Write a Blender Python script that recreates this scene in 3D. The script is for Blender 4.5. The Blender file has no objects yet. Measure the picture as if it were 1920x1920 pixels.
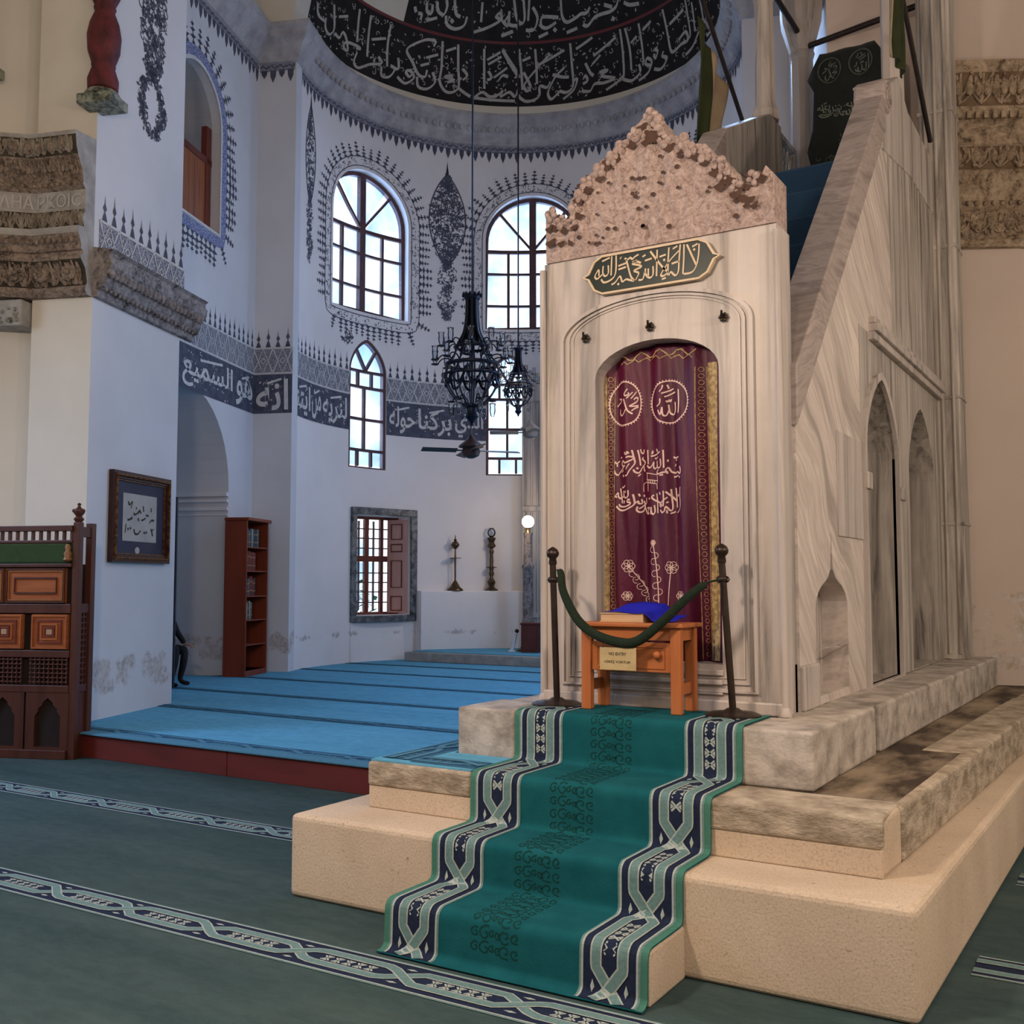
import bpy, bmesh, math, random
from math import sin, cos, pi, radians, sqrt, atan2, hypot
from mathutils import Vector, Matrix
from mathutils.geometry import delaunay_2d_cdt

random.seed(7)
scene = bpy.context.scene
COL = scene.collection

# ------------------------------------------------------------------ camera
# World axes follow the minbar: X along its front, Y into its depth. The camera stands on the origin.
EYE = 1.65
cam_d = bpy.data.cameras.new('camera')
cam_d.sensor_fit = 'HORIZONTAL'
cam_d.sensor_width = 36.0
cam_d.lens = 36.0 * 1950.0 / 1920.0
cam_d.clip_start = 0.05
cam_d.clip_end = 200
cam = bpy.data.objects.new('camera', cam_d)
COL.objects.link(cam)
cam.location = (0, 0, EYE)
cam.rotation_euler = (radians(90) + math.atan(135.0 / 1950.0), 0, radians(31.4))
scene.camera = cam

# ------------------------------------------------------------------ colour management, world
scene.view_settings.view_transform = 'Standard'
scene.view_settings.look = 'None'
scene.view_settings.gamma = 1.0
scene.view_settings.use_curve_mapping = False
scene.view_settings.exposure = 0.32
scene.cycles.use_denoising = True
scene.cycles.max_bounces = 7
scene.cycles.diffuse_bounces = 4
scene.cycles.adaptive_threshold = 0.02
scene.cycles.transparent_max_bounces = 12
scene.cycles.sample_clamp_indirect = 6.0

world = bpy.data.worlds.new('sky')
scene.world = world
world.use_nodes = True
wb = world.node_tree.nodes['Background']
wb.inputs[0].default_value = (0.80, 0.89, 1.0, 1)
wb.inputs[1].default_value = 1.6

# church frame: the building is turned 20.9 degrees against the minbar
CH = radians(20.9)
FC = Matrix.Rotation(CH, 4, 'Z')
AC_U, AC_V, AR = -3.0, 16.5, 3.7          # apse circle in the church frame
ZR = 0.228                                # raised floor
def church(u, v, z): return FC @ Vector((u, v, z))
def apse_pt(s, z, off=0.0):
    t = s / AR; R = AR - off
    return Vector((AC_U - R * cos(t), AC_V + R * sin(t), z))

# ------------------------------------------------------------------ light
def area_light(name, loc, target, sx, sy, power, color, spread=180):
    d = bpy.data.lights.new(name, 'AREA'); d.shape = 'RECTANGLE'
    d.size = sx; d.size_y = sy; d.energy = power; d.color = color; d.spread = radians(spread)
    o = bpy.data.objects.new(name, d); COL.objects.link(o)
    o.location = loc
    o.rotation_euler = (Vector(target) - Vector(loc)).to_track_quat('-Z', 'Y').to_euler()
    return o
def point_light(name, loc, power, color, r=0.12):
    d = bpy.data.lights.new(name, 'POINT'); d.energy = power; d.color = color; d.shadow_soft_size = r
    o = bpy.data.objects.new(name, d); COL.objects.link(o); o.location = loc
    return o
DAY = (0.43, 0.63, 1.0)
WARM = (1.0, 0.775, 0.60)
# daylight standing in the window openings of the apse (angle along the apse wall, height, width, height of opening)
for (t, z, w, h, p) in ((0.540, 8.1, 1.8, 2.7, 76), (1.481, 8.1, 1.8, 2.7, 76), (2.42, 8.1, 1.8, 2.7, 76),
                        (0.543, 4.95, 0.85, 2.3, 34), (1.34, 4.95, 0.75, 2.3, 34), (2.5, 4.95, 0.85, 2.3, 34)):
    area_light('window_daylight', FC @ apse_pt(t * AR, z, -0.9), FC @ apse_pt(t * AR, z - 0.6, 3.0), w, h, p, DAY)
# unseen window lights, added in the bema's right wall and the hall walls
area_light('window_daylight', church(1.15, 13.6, 3.3), church(-6, 13.2, 1.0), 1.8, 3.0, 72, DAY)
area_light('window_daylight', church(1.15, 13.6, 8.1), church(-4.6, 9.0, 0.0), 1.5, 2.4, 120, DAY)  # aimed down to brighten the floor
area_light('window_daylight', church(-9.9, 6.6, 4.4), church(-4.5, 6.6, 0), 2.0, 2.4, 115, DAY, 120)  # added to put blue light on the left floor
area_light('window_daylight', church(7.5, -4.0, 7.0), church(0, 7, 1), 2.4, 3.0, 60, (0.85, 0.9, 1.0))
# unseen hall ring lamps; right-hand ones added to brighten the minbar's side
for (x, y, z, p) in ((-3.1, 1.7, 3.9, 320), (-0.9, 1.0, 3.9, 110), (1.4, 1.6, 3.9, 100), (2.6, 4.2, 3.9, 265), (2.6, 7.2, 3.9, 110), (-4.6, 0.4, 3.9, 30), (-2.0, -2.6, 3.9, 40)):
    point_light('ring_lamp_bulb', (x, y, z), p, WARM, 0.18)

# ------------------------------------------------------------------ pen strokes of the inscriptions, in the charts of the surfaces they stand on
INK_PLAQUE = [[(-2.097,3.569),(-2.102,3.502),(-2.117,3.442),(-2.145,3.411),(-2.192,3.409)],[(-2.171,3.577),(-2.144,3.514),(-2.117,3.451)],[(-2.139,3.558),(-2.106,3.57)],[(-2.127,3.54)],[(-2.188,3.58),(-2.191,3.486),(-2.197,3.41)],[(-2.211,3.584),(-2.219,3.49),(-2.225,3.428),(-2.244,3.409),(-2.27,3.433),(-2.282,3.415)],[(-2.228,3.578),(-2.257,3.565)],[(-2.219,3.488),(-2.265,3.48)],[(-2.28,3.578),(-2.286,3.501),(-2.289,3.416)],[(-2.219,3.549),(-2.276,3.5),(-2.33,3.431),(-2.316,3.417),(-2.291,3.436),(-2.32,3.466)],[(-2.353,3.577),(-2.356,3.499),(-2.359,3.422)],[(-2.396,3.575),(-2.353,3.513),(-2.306,3.45)],[(-2.38,3.485),(-2.381,3.435),(-2.403,3.42),(-2.427,3.446),(-2.427,3.479)],[(-2.41,3.476),(-2.41,3.43)],[(-2.432,3.461),(-2.445,3.419),(-2.472,3.417)],[(-2.456,3.516),(-2.486,3.53),(-2.51,3.52),(-2.471,3.506),(-2.454,3.492),(-2.501,3.477),(-2.471,3.458),(-2.491,3.42)],[(-2.55,3.554),(-2.54,3.515),(-2.521,3.447),(-2.501,3.419),(-2.526,3.425),(-2.551,3.434),(-2.576,3.424),(-2.591,3.458),(-2.622,3.426),(-2.647,3.416)],[(-2.56,3.561),(-2.54,3.55),(-2.525,3.559),(-2.51,3.548),(-2.495,3.559),(-2.47,3.569)],[(-2.615,3.589),(-2.616,3.509),(-2.627,3.464),(-2.662,3.441),(-2.698,3.438),(-2.714,3.459)],[(-2.643,3.589),(-2.646,3.528),(-2.649,3.472)],[(-2.667,3.536),(-2.667,3.489),(-2.688,3.474),(-2.703,3.495),(-2.7,3.537)],[(-2.703,3.49),(-2.724,3.474),(-2.744,3.466),(-2.755,3.484),(-2.731,3.518),(-2.729,3.48)],[(-2.708,3.566),(-2.656,3.581)],[(-2.601,3.521),(-2.55,3.531)],[(-2.601,3.5),(-2.551,3.508)],[(-2.431,3.525),(-2.387,3.532)],[(-2.339,3.533),(-2.3,3.54)],[(-2.59,3.561),(-2.58,3.573)],[(-2.446,3.551),(-2.426,3.559)],[(-2.31,3.51)],[(-2.51,3.529),(-2.48,3.536)],[(-2.602,3.413)],[(-2.326,3.399),(-2.301,3.404)]]
INK_ALLAH = [[(-2.299,2.784),(-2.297,2.709),(-2.301,2.645)],[(-2.321,2.711),(-2.32,2.666),(-2.33,2.639),(-2.351,2.647),(-2.358,2.67),(-2.361,2.698)],[(-2.36,2.664),(-2.372,2.635),(-2.39,2.639),(-2.394,2.684)],[(-2.394,2.684),(-2.404,2.64),(-2.419,2.669)],[(-2.374,2.721),(-2.365,2.715),(-2.359,2.725),(-2.35,2.716),(-2.344,2.73)],[(-2.397,2.765),(-2.329,2.789)],[(-2.382,2.744),(-2.32,2.769)],[(-2.391,2.815),(-2.394,2.796),(-2.409,2.775)],[(-2.367,2.816),(-2.358,2.792)],[(-2.405,2.735),(-2.407,2.707),(-2.428,2.69)]]
INK_MUHAMMAD = [[(-2.579,2.746),(-2.57,2.756),(-2.555,2.755),(-2.558,2.738),(-2.579,2.723),(-2.601,2.708),(-2.573,2.708),(-2.552,2.709)],[(-2.552,2.701),(-2.574,2.694),(-2.592,2.679)],[(-2.638,2.754),(-2.626,2.716),(-2.611,2.68),(-2.586,2.661)],[(-2.623,2.69),(-2.639,2.663),(-2.657,2.656),(-2.67,2.671),(-2.667,2.697)],[(-2.695,2.716),(-2.679,2.729),(-2.657,2.742),(-2.66,2.756),(-2.677,2.756)],[(-2.613,2.812),(-2.632,2.788),(-2.629,2.773),(-2.61,2.777),(-2.607,2.791)],[(-2.585,2.792),(-2.619,2.755)],[(-2.563,2.793),(-2.595,2.753)]]
INK_BASMALA = [[(-2.293,2.332),(-2.286,2.312),(-2.288,2.29),(-2.301,2.294),(-2.314,2.302),(-2.324,2.295),(-2.337,2.298),(-2.35,2.304),(-2.363,2.326),(-2.376,2.312),(-2.366,2.292)],[(-2.365,2.302),(-2.394,2.299),(-2.428,2.293),(-2.436,2.306),(-2.423,2.318)],[(-2.295,2.269)],[(-2.337,2.271),(-2.304,2.279)],[(-2.415,2.283),(-2.389,2.286)],[(-2.389,2.431),(-2.387,2.377),(-2.386,2.325)],[(-2.407,2.38),(-2.404,2.343),(-2.415,2.329),(-2.431,2.333),(-2.433,2.372)],[(-2.433,2.34),(-2.447,2.326),(-2.46,2.337),(-2.459,2.366),(-2.473,2.343),(-2.489,2.334),(-2.502,2.349)],[(-2.497,2.44),(-2.496,2.396),(-2.495,2.356)],[(-2.528,2.4),(-2.537,2.391),(-2.521,2.375),(-2.518,2.36),(-2.537,2.344),(-2.559,2.31),(-2.578,2.314),(-2.583,2.329)],[(-2.529,2.351),(-2.526,2.326),(-2.519,2.316)],[(-2.563,2.445),(-2.555,2.4),(-2.55,2.352)],[(-2.59,2.444),(-2.582,2.401),(-2.577,2.369),(-2.588,2.344),(-2.605,2.316),(-2.616,2.294),(-2.629,2.292)],[(-2.623,2.399),(-2.604,2.405),(-2.58,2.399),(-2.599,2.38),(-2.629,2.369),(-2.648,2.383),(-2.656,2.368),(-2.648,2.35),(-2.629,2.354)],[(-2.629,2.352),(-2.656,2.333),(-2.673,2.314),(-2.687,2.3),(-2.703,2.311),(-2.709,2.329)],[(-2.602,2.363),(-2.624,2.329)],[(-2.643,2.328),(-2.659,2.314)],[(-2.648,2.3),(-2.643,2.285)],[(-2.567,2.336)],[(-2.631,2.434),(-2.628,2.422),(-2.617,2.419),(-2.615,2.433),(-2.604,2.423)],[(-2.547,2.449),(-2.542,2.429),(-2.526,2.423),(-2.523,2.445)],[(-2.478,2.402),(-2.443,2.407),(-2.409,2.422)],[(-2.469,2.434),(-2.464,2.421),(-2.475,2.419)],[(-2.437,2.441),(-2.427,2.423)],[(-2.338,2.391),(-2.326,2.383),(-2.302,2.388)],[(-2.318,2.377),(-2.321,2.365)],[(-2.365,2.375),(-2.367,2.361)],[(-2.708,2.382),(-2.695,2.371),(-2.675,2.385)],[(-2.692,2.368),(-2.692,2.351)],[(-2.667,2.404),(-2.656,2.401)],[(-2.323,2.348),(-2.329,2.334)],[(-2.451,2.388),(-2.438,2.385),(-2.425,2.394)],[(-2.564,2.288),(-2.551,2.303)]]
INK_SHAHADA = [[(-2.289,2.211),(-2.292,2.165),(-2.287,2.116),(-2.293,2.085),(-2.316,2.062)],[(-2.325,2.207),(-2.32,2.154),(-2.316,2.093)],[(-2.377,2.186),(-2.346,2.157),(-2.321,2.132)],[(-2.351,2.201),(-2.346,2.143),(-2.342,2.092),(-2.352,2.075),(-2.376,2.098),(-2.384,2.074),(-2.399,2.065),(-2.412,2.082)],[(-2.39,2.191),(-2.389,2.145),(-2.391,2.101)],[(-2.367,2.153),(-2.393,2.133),(-2.415,2.114),(-2.407,2.099),(-2.402,2.109),(-2.42,2.126),(-2.456,2.143),(-2.472,2.161),(-2.456,2.17)],[(-2.438,2.179),(-2.433,2.134),(-2.431,2.063)],[(-2.454,2.111),(-2.449,2.076),(-2.457,2.059),(-2.47,2.065),(-2.475,2.102)],[(-2.478,2.097),(-2.478,2.058)],[(-2.515,2.16),(-2.515,2.13),(-2.526,2.123),(-2.536,2.141)],[(-2.51,2.096),(-2.489,2.097),(-2.502,2.078),(-2.494,2.061)],[(-2.531,2.121),(-2.523,2.089),(-2.51,2.066),(-2.494,2.061)],[(-2.529,2.109),(-2.539,2.085),(-2.558,2.075),(-2.572,2.086),(-2.569,2.108)],[(-2.531,2.119),(-2.563,2.095)],[(-2.55,2.152),(-2.547,2.129),(-2.563,2.127),(-2.566,2.14),(-2.577,2.128)],[(-2.587,2.18),(-2.582,2.153),(-2.582,2.121),(-2.607,2.099),(-2.639,2.088),(-2.669,2.089),(-2.694,2.113)],[(-2.601,2.146),(-2.614,2.149),(-2.617,2.135),(-2.601,2.131),(-2.606,2.117),(-2.639,2.108),(-2.669,2.112),(-2.677,2.125)],[(-2.611,2.204),(-2.611,2.172),(-2.625,2.16),(-2.641,2.17),(-2.644,2.203)],[(-2.668,2.219),(-2.66,2.169),(-2.655,2.129)],[(-2.644,2.171),(-2.666,2.159),(-2.682,2.17),(-2.685,2.192),(-2.702,2.173),(-2.691,2.168)],[(-2.655,2.226),(-2.644,2.223),(-2.63,2.235)],[(-2.633,2.202),(-2.63,2.19)],[(-2.644,2.126),(-2.639,2.138),(-2.647,2.143)],[(-2.563,2.184),(-2.557,2.169)],[(-2.536,2.178),(-2.531,2.166)],[(-2.419,2.185),(-2.411,2.17)],[(-2.353,2.058),(-2.327,2.069)],[(-2.31,2.17),(-2.305,2.156)],[(-2.373,2.12),(-2.362,2.127)],[(-2.493,2.149),(-2.483,2.154)],[(-2.371,2.078),(-2.368,2.059)]]
INK_EMBLEM = [[(-2.508,2.305),(-2.434,2.289)],[(-2.503,2.3),(-2.503,2.246)],[(-2.434,2.284),(-2.432,2.242)],[(-2.508,2.266),(-2.434,2.254)],[(-2.508,2.248),(-2.434,2.235)],[(-2.538,2.238),(-2.514,2.251)],[(-2.535,2.235),(-2.536,2.195)],[(-2.498,2.245),(-2.498,2.194)],[(-2.437,2.232),(-2.435,2.205)],[(-2.492,2.262),(-2.492,2.248)],[(-2.479,2.26),(-2.479,2.246)],[(-2.466,2.258),(-2.466,2.244)],[(-2.453,2.257),(-2.453,2.242)]]
INK_DOME_LOW = [[(0.107,0.258),(0.134,0.213),(0.197,0.213)],[(0.237,0.314),(0.276,0.219),(0.248,0.174),(0.21,0.188),(0.2,0.231)],[(0.288,0.198),(0.325,0.193),(0.341,0.227),(0.371,0.213),(0.395,0.163),(0.366,0.162),(0.376,0.194),(0.446,0.207),(0.478,0.203),(0.448,0.197)],[(0.42,0.375),(0.45,0.225)],[(0.46,0.179),(0.446,0.124),(0.479,0.109),(0.548,0.152),(0.623,0.184),(0.597,0.208)],[(0.503,0.376),(0.528,0.183)],[(0.641,0.381),(0.644,0.284),(0.659,0.179)],[(0.625,0.168),(0.631,0.124),(0.678,0.134),(0.707,0.182),(0.678,0.19),(0.727,0.188),(0.719,0.242)],[(0.928,0.376),(0.862,0.367),(0.765,0.299),(0.807,0.244),(0.847,0.192),(0.886,0.19),(0.895,0.226)],[(0.931,0.376),(0.919,0.347)],[(0.826,0.204),(0.796,0.168),(0.774,0.19),(0.8,0.197),(0.823,0.169),(0.774,0.128),(0.725,0.148)],[(0.841,0.179),(0.852,0.131),(0.903,0.131),(0.945,0.174),(0.928,0.221)],[(0.967,0.383),(0.976,0.258),(0.973,0.179),(1.017,0.135),(1.077,0.167),(1.07,0.274),(1.06,0.382)],[(1.042,0.225),(0.999,0.212),(1.05,0.203),(1.014,0.186)],[(1.077,0.167),(1.115,0.144),(1.146,0.13)],[(1.212,0.377),(1.221,0.177)],[(1.17,0.132),(1.212,0.159),(1.249,0.139),(1.291,0.147),(1.321,0.171),(1.31,0.142),(1.358,0.166),(1.388,0.143),(1.406,0.183)],[(1.231,0.324),(1.305,0.366)],[(1.238,0.302),(1.312,0.344)],[(1.271,0.237),(1.345,0.29)],[(0.539,0.273),(0.627,0.309)],[(0.291,0.28),(0.355,0.312)],[(0.993,0.339),(1.049,0.364)],[(0.882,0.284),(0.95,0.314)],[(0.855,0.239),(0.904,0.261)],[(1.318,0.377),(1.388,0.285),(1.412,0.24)],[(1.24,0.269),(1.259,0.236),(1.235,0.224)],[(1.296,0.221),(1.32,0.25),(1.351,0.245)],[(1.096,0.266),(1.123,0.236),(1.1,0.21)],[(1.165,0.126),(1.268,0.122),(1.388,0.12)],[(1.411,0.383),(1.423,0.279),(1.429,0.178)],[(1.504,0.38),(1.508,0.299),(1.509,0.205)],[(1.59,0.351),(1.521,0.293),(1.442,0.208),(1.454,0.171),(1.473,0.195),(1.436,0.267)],[(1.409,0.142),(1.453,0.116),(1.517,0.138),(1.524,0.192),(1.563,0.184),(1.583,0.212)],[(1.664,0.274),(1.616,0.238),(1.589,0.199),(1.568,0.153),(1.587,0.121),(1.632,0.159)],[(1.597,0.246),(1.648,0.229),(1.687,0.224)],[(1.708,0.389),(1.708,0.28),(1.708,0.179),(1.671,0.148),(1.632,0.159)],[(1.65,0.114),(1.71,0.155),(1.732,0.206),(1.712,0.203)],[(1.785,0.279),(1.807,0.228),(1.825,0.207)],[(1.755,0.142),(1.8,0.134),(1.829,0.165),(1.882,0.16),(1.944,0.169),(1.871,0.198),(1.908,0.219),(1.86,0.218)],[(1.765,0.2),(1.779,0.216),(1.79,0.19),(1.763,0.177)],[(1.892,0.121),(1.962,0.147),(1.992,0.169)],[(2.013,0.395),(2.009,0.293),(2.001,0.184),(1.99,0.145)],[(2.045,0.391),(2.052,0.286),(2.046,0.183)],[(1.997,0.149),(2.044,0.13),(2.097,0.156),(2.095,0.198)],[(2.133,0.387),(2.13,0.303),(2.124,0.195)],[(2.086,0.118),(2.146,0.14),(2.174,0.184),(2.149,0.21),(2.137,0.184),(2.172,0.167)],[(2.184,0.145),(2.228,0.13),(2.272,0.166),(2.244,0.188),(2.256,0.207)],[(2.2,0.239),(2.219,0.22),(2.199,0.193),(2.195,0.217)],[(2.304,0.394),(2.301,0.292),(2.302,0.2),(2.323,0.18),(2.376,0.193),(2.429,0.193),(2.422,0.236),(2.366,0.22)],[(2.471,0.368),(2.459,0.288),(2.45,0.207),(2.422,0.202)],[(2.511,0.338),(2.487,0.207)],[(2.574,0.318),(2.562,0.194)],[(2.398,0.132),(2.454,0.148),(2.511,0.19),(2.543,0.197)],[(2.572,0.223),(2.598,0.176),(2.625,0.19)],[(2.569,0.145),(2.612,0.152)],[(1.739,0.356),(1.842,0.395)],[(1.835,0.305),(1.98,0.364)],[(2.324,0.312),(2.441,0.336)],[(1.515,0.299),(1.671,0.36)],[(2.149,0.348),(2.212,0.372)],[(2.064,0.312),(2.106,0.333)],[(1.824,0.266),(1.876,0.302)],[(1.43,0.325),(1.476,0.341)],[(1.317,0.376),(1.358,0.314),(1.403,0.25)]]
INK_DOME_HIGH = [[(0.832,0.543),(0.844,0.503),(0.874,0.499),(0.87,0.541)],[(0.895,0.557),(0.913,0.518),(0.95,0.509),(0.963,0.549),(0.952,0.578)],[(0.965,0.506),(0.98,0.466),(1.03,0.453),(1.081,0.476),(1.095,0.521)],[(1.004,0.587),(1.024,0.527),(1.054,0.515)],[(1.182,0.599),(1.183,0.504)],[(1.138,0.451),(1.222,0.48),(1.3,0.521),(1.298,0.553),(1.272,0.536),(1.313,0.522)],[(1.314,0.517),(1.348,0.496),(1.353,0.565)],[(1.309,0.447),(1.375,0.47)],[(0.849,0.458),(0.913,0.486)],[(1.007,0.487)],[(0.762,0.504),(0.777,0.481)],[(0.792,0.48),(0.814,0.48),(0.814,0.453)],[(1.32,0.506),(1.347,0.54),(1.355,0.501),(1.411,0.496)],[(1.383,0.618),(1.398,0.535),(1.426,0.507),(1.447,0.529),(1.443,0.617)],[(1.48,0.616),(1.468,0.517)],[(1.5,0.582),(1.526,0.531),(1.502,0.476),(1.453,0.473)],[(1.654,0.52),(1.605,0.528),(1.555,0.529),(1.545,0.491),(1.579,0.477),(1.637,0.499)],[(1.681,0.6),(1.677,0.528),(1.701,0.492),(1.761,0.505),(1.793,0.517),(1.829,0.516),(1.857,0.538),(1.838,0.52)],[(1.797,0.466),(1.824,0.455),(1.874,0.485),(1.921,0.491),(1.974,0.49),(2.016,0.501),(2.042,0.528)],[(1.947,0.53),(1.995,0.507)],[(2.074,0.508),(2.107,0.486),(2.167,0.473)],[(1.308,0.444),(1.377,0.468)],[(1.527,0.436),(1.584,0.454)],[(1.694,0.442),(1.76,0.455)],[(1.626,0.464)],[(1.986,0.453)]]
INK_PAPER = [[(0.14,0.83),(0.18,0.76),(0.26,0.83),(0.22,0.69)],[(0.38,0.73),(0.38,0.68)],[(0.58,0.77),(0.6,0.65)],[(0.83,0.75),(0.82,0.66)],[(0.3,0.59),(0.36,0.57),(0.46,0.65),(0.43,0.57)],[(0.13,0.44),(0.21,0.46),(0.26,0.52)],[(0.43,0.5),(0.46,0.44)],[(0.53,0.46),(0.6,0.48),(0.66,0.52)],[(0.67,0.58),(0.75,0.57)],[(0.78,0.42),(0.84,0.48),(0.92,0.48)],[(0.15,0.25)],[(0.22,0.27)],[(0.32,0.26),(0.35,0.17),(0.43,0.16),(0.52,0.24)],[(0.63,0.2)],[(0.69,0.21)],[(0.09,0.35),(0.07,0.17)],[(0.83,0.3),(0.89,0.14)],[(0.86,0.25),(0.91,0.3)],[(0.46,0.68),(0.52,0.61)],[(0.18,0.45),(0.27,0.49)]]

# ------------------------------------------------------------------ mesh helpers
class MB:
    def __init__(s): s.v = []; s.f = []; s.m = []
    def add(s, verts, faces, mi=0):
        b = len(s.v); s.v += [tuple(p) for p in verts]
        for f in faces: s.f.append([i + b for i in f]); s.m.append(mi)
    def box(s, x0, x1, y0, y1, z0, z1, mi=0, fn=None):
        vs = [(x, y, z) for z in (z0, z1) for y in (y0, y1) for x in (x0, x1)]
        if fn: vs = [fn(*p) for p in vs]
        s.add(vs, [(0, 2, 3, 1), (4, 5, 7, 6), (0, 1, 5, 4), (2, 6, 7, 3), (0, 4, 6, 2), (1, 3, 7, 5)], mi)
    def prism(s, poly, c0, c1, fn, mi=0, caps=True):
        n = len(poly)
        vs = [fn(a, b, c0) for a, b in poly] + [fn(a, b, c1) for a, b in poly]
        fs = [(i, (i + 1) % n, n + (i + 1) % n, n + i) for i in range(n)]
        if caps: fs += [tuple(range(n))[::-1], tuple(range(n, 2 * n))]
        s.add(vs, fs, mi)
    def lathe(s, prof, n=16, c=(0, 0, 0), a0=0, a1=2 * pi, mi=0, sx=1, sy=1):
        full = abs(a1 - a0 - 2 * pi) < 1e-6; k = n if full else n + 1
        vs = []
        for j in range(k):
            a = a0 + (a1 - a0) * j / n
            for r, z in prof: vs.append((c[0] + r * cos(a) * sx, c[1] + r * sin(a) * sy, c[2] + z))
        m = len(prof); fs = []
        for j in range(n):
            j2 = (j + 1) % k
            for i in range(m - 1):
                fs.append((j * m + i, j2 * m + i, j2 * m + i + 1, j * m + i + 1))
        s.add(vs, fs, mi)
        if full:
            for end in (0, m - 1):
                if prof[end][0] > 1e-4:
                    b = len(s.v) - len(vs); ring = [b + j * m + end for j in range(n)]
                    s.f.append(ring if end else ring[::-1]); s.m.append(mi)
    def tube(s, path, r, n=8, mi=0, closed=False, flat=1.0, caps=True):
        P = [Vector(p) for p in path]; L = len(P)
        rr = r if isinstance(r, (list, tuple)) else [r] * L
        vs = []; up = None
        for i in range(L):
            if closed: t = P[(i + 1) % L] - P[i - 1]
            else: t = P[min(i + 1, L - 1)] - P[max(i - 1, 0)]
            if t.length < 1e-9: t = Vector((0, 0, 1))
            t.normalize()
            if up is None:
                up = Vector((0, 0, 1)) if abs(t.z) < 0.9 else Vector((1, 0, 0))
            a = up - t * up.dot(t)
            if a.length < 1e-4: a = t.orthogonal()
            a.normalize(); up = a; b = t.cross(a)
            for k in range(n):
                q = 2 * pi * k / n
                vs.append(P[i] + a * (rr[i] * cos(q)) + b * (rr[i] * flat * sin(q)))
        fs = []
        for i in range(L if closed else L - 1):
            i2 = (i + 1) % L
            for k in range(n): fs.append((i * n + k, i * n + (k + 1) % n, i2 * n + (k + 1) % n, i2 * n + k))
        if not closed and caps: fs += [tuple(range(n))[::-1], tuple(range((L - 1) * n, L * n))]
        s.add(vs, fs, mi)
    def grid(s, fn, nu, nv, mi=0, mfn=None):
        b = len(s.v)
        for i in range(nu + 1):
            for j in range(nv + 1): s.v.append(tuple(fn(i / nu, j / nv)))
        for i in range(nu):
            for j in range(nv):
                q = b + i * (nv + 1) + j
                s.f.append([q, q + nv + 1, q + nv + 2, q + 1]); s.m.append(mfn(i, j) if mfn else mi)
    def sweep(s, prof, frames, mi=0, caps=False):
        # prof: list of (a, b); frames: list of functions (a, b) -> point
        m = len(prof); vs = [fr(a, b) for fr in frames for a, b in prof]
        fs = [(i * m + j, (i + 1) * m + j, (i + 1) * m + j + 1, i * m + j + 1) for i in range(len(frames) - 1) for j in range(m - 1)]
        s.add(vs, fs, mi)
        if caps:
            b = len(s.v) - len(vs); s.f.append([b + j for j in range(m)]); s.m.append(mi)
            s.f.append([b + (len(frames) - 1) * m + j for j in range(m)][::-1]); s.m.append(mi)
    def ball(s, c, r, n=8, mi=0, sz=1.0):
        k = max(4, n // 2)
        s.lathe([(max(1e-5, r * sin(pi * i / k)), -r * cos(pi * i / k) * sz) for i in range(k + 1)], n, c, mi=mi)
    def ribbon(s, pts, hw, fn, mi=0, closed=False):
        # flat line of half-width hw in a 2-D chart, mapped by fn(a, b)
        L = len(pts)
        if L < 2: return
        vs = []
        for i in range(L):
            if closed: p, q = pts[i - 1], pts[(i + 1) % L]
            else: p, q = pts[max(i - 1, 0)], pts[min(i + 1, L - 1)]
            dx, dy = q[0] - p[0], q[1] - p[1]; l = hypot(dx, dy) or 1
            h = hw[i] if isinstance(hw, list) else hw
            nx, ny = -dy / l * h, dx / l * h
            vs += [fn(pts[i][0] - nx, pts[i][1] - ny), fn(pts[i][0] + nx, pts[i][1] + ny)]
        fs = []
        for i in range(L if closed else L - 1):
            j = (i + 1) % L; fs.append((2 * i, 2 * j, 2 * j + 1, 2 * i + 1))
        s.add(vs, fs, mi)
    def poly(s, pts, fn, mi=0):
        s.add([fn(a, b) for a, b in pts], [tuple(range(len(pts)))], mi)
    def build(s, name, mats, parent=None, matrix=None, bevel=0, smooth=None, seg=2, kind=None, label=None):
        me = bpy.data.meshes.new(name)
        me.from_pydata(s.v, [], s.f)
        for m in (mats if isinstance(mats, (list, tuple)) else [mats]): me.materials.append(m)
        if any(s.m): me.polygons.foreach_set('material_index', s.m)
        if smooth is not None:
            me.polygons.foreach_set('use_smooth', [True] * len(me.polygons))
            if smooth < 180: me.set_sharp_from_angle(angle=radians(smooth))
        me.update()
        o = bpy.data.objects.new(name, me); COL.objects.link(o)
        if parent is not None: o.parent = parent
        if matrix is not None: o.matrix_local = matrix
        if bevel:
            md = o.modifiers.new('bevel', 'BEVEL'); md.width = bevel; md.segments = seg; md.limit_method = 'ANGLE'; md.angle_limit = radians(35)
        if kind: o['kind'] = kind
        if label: o['label'] = label
        return o

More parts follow.
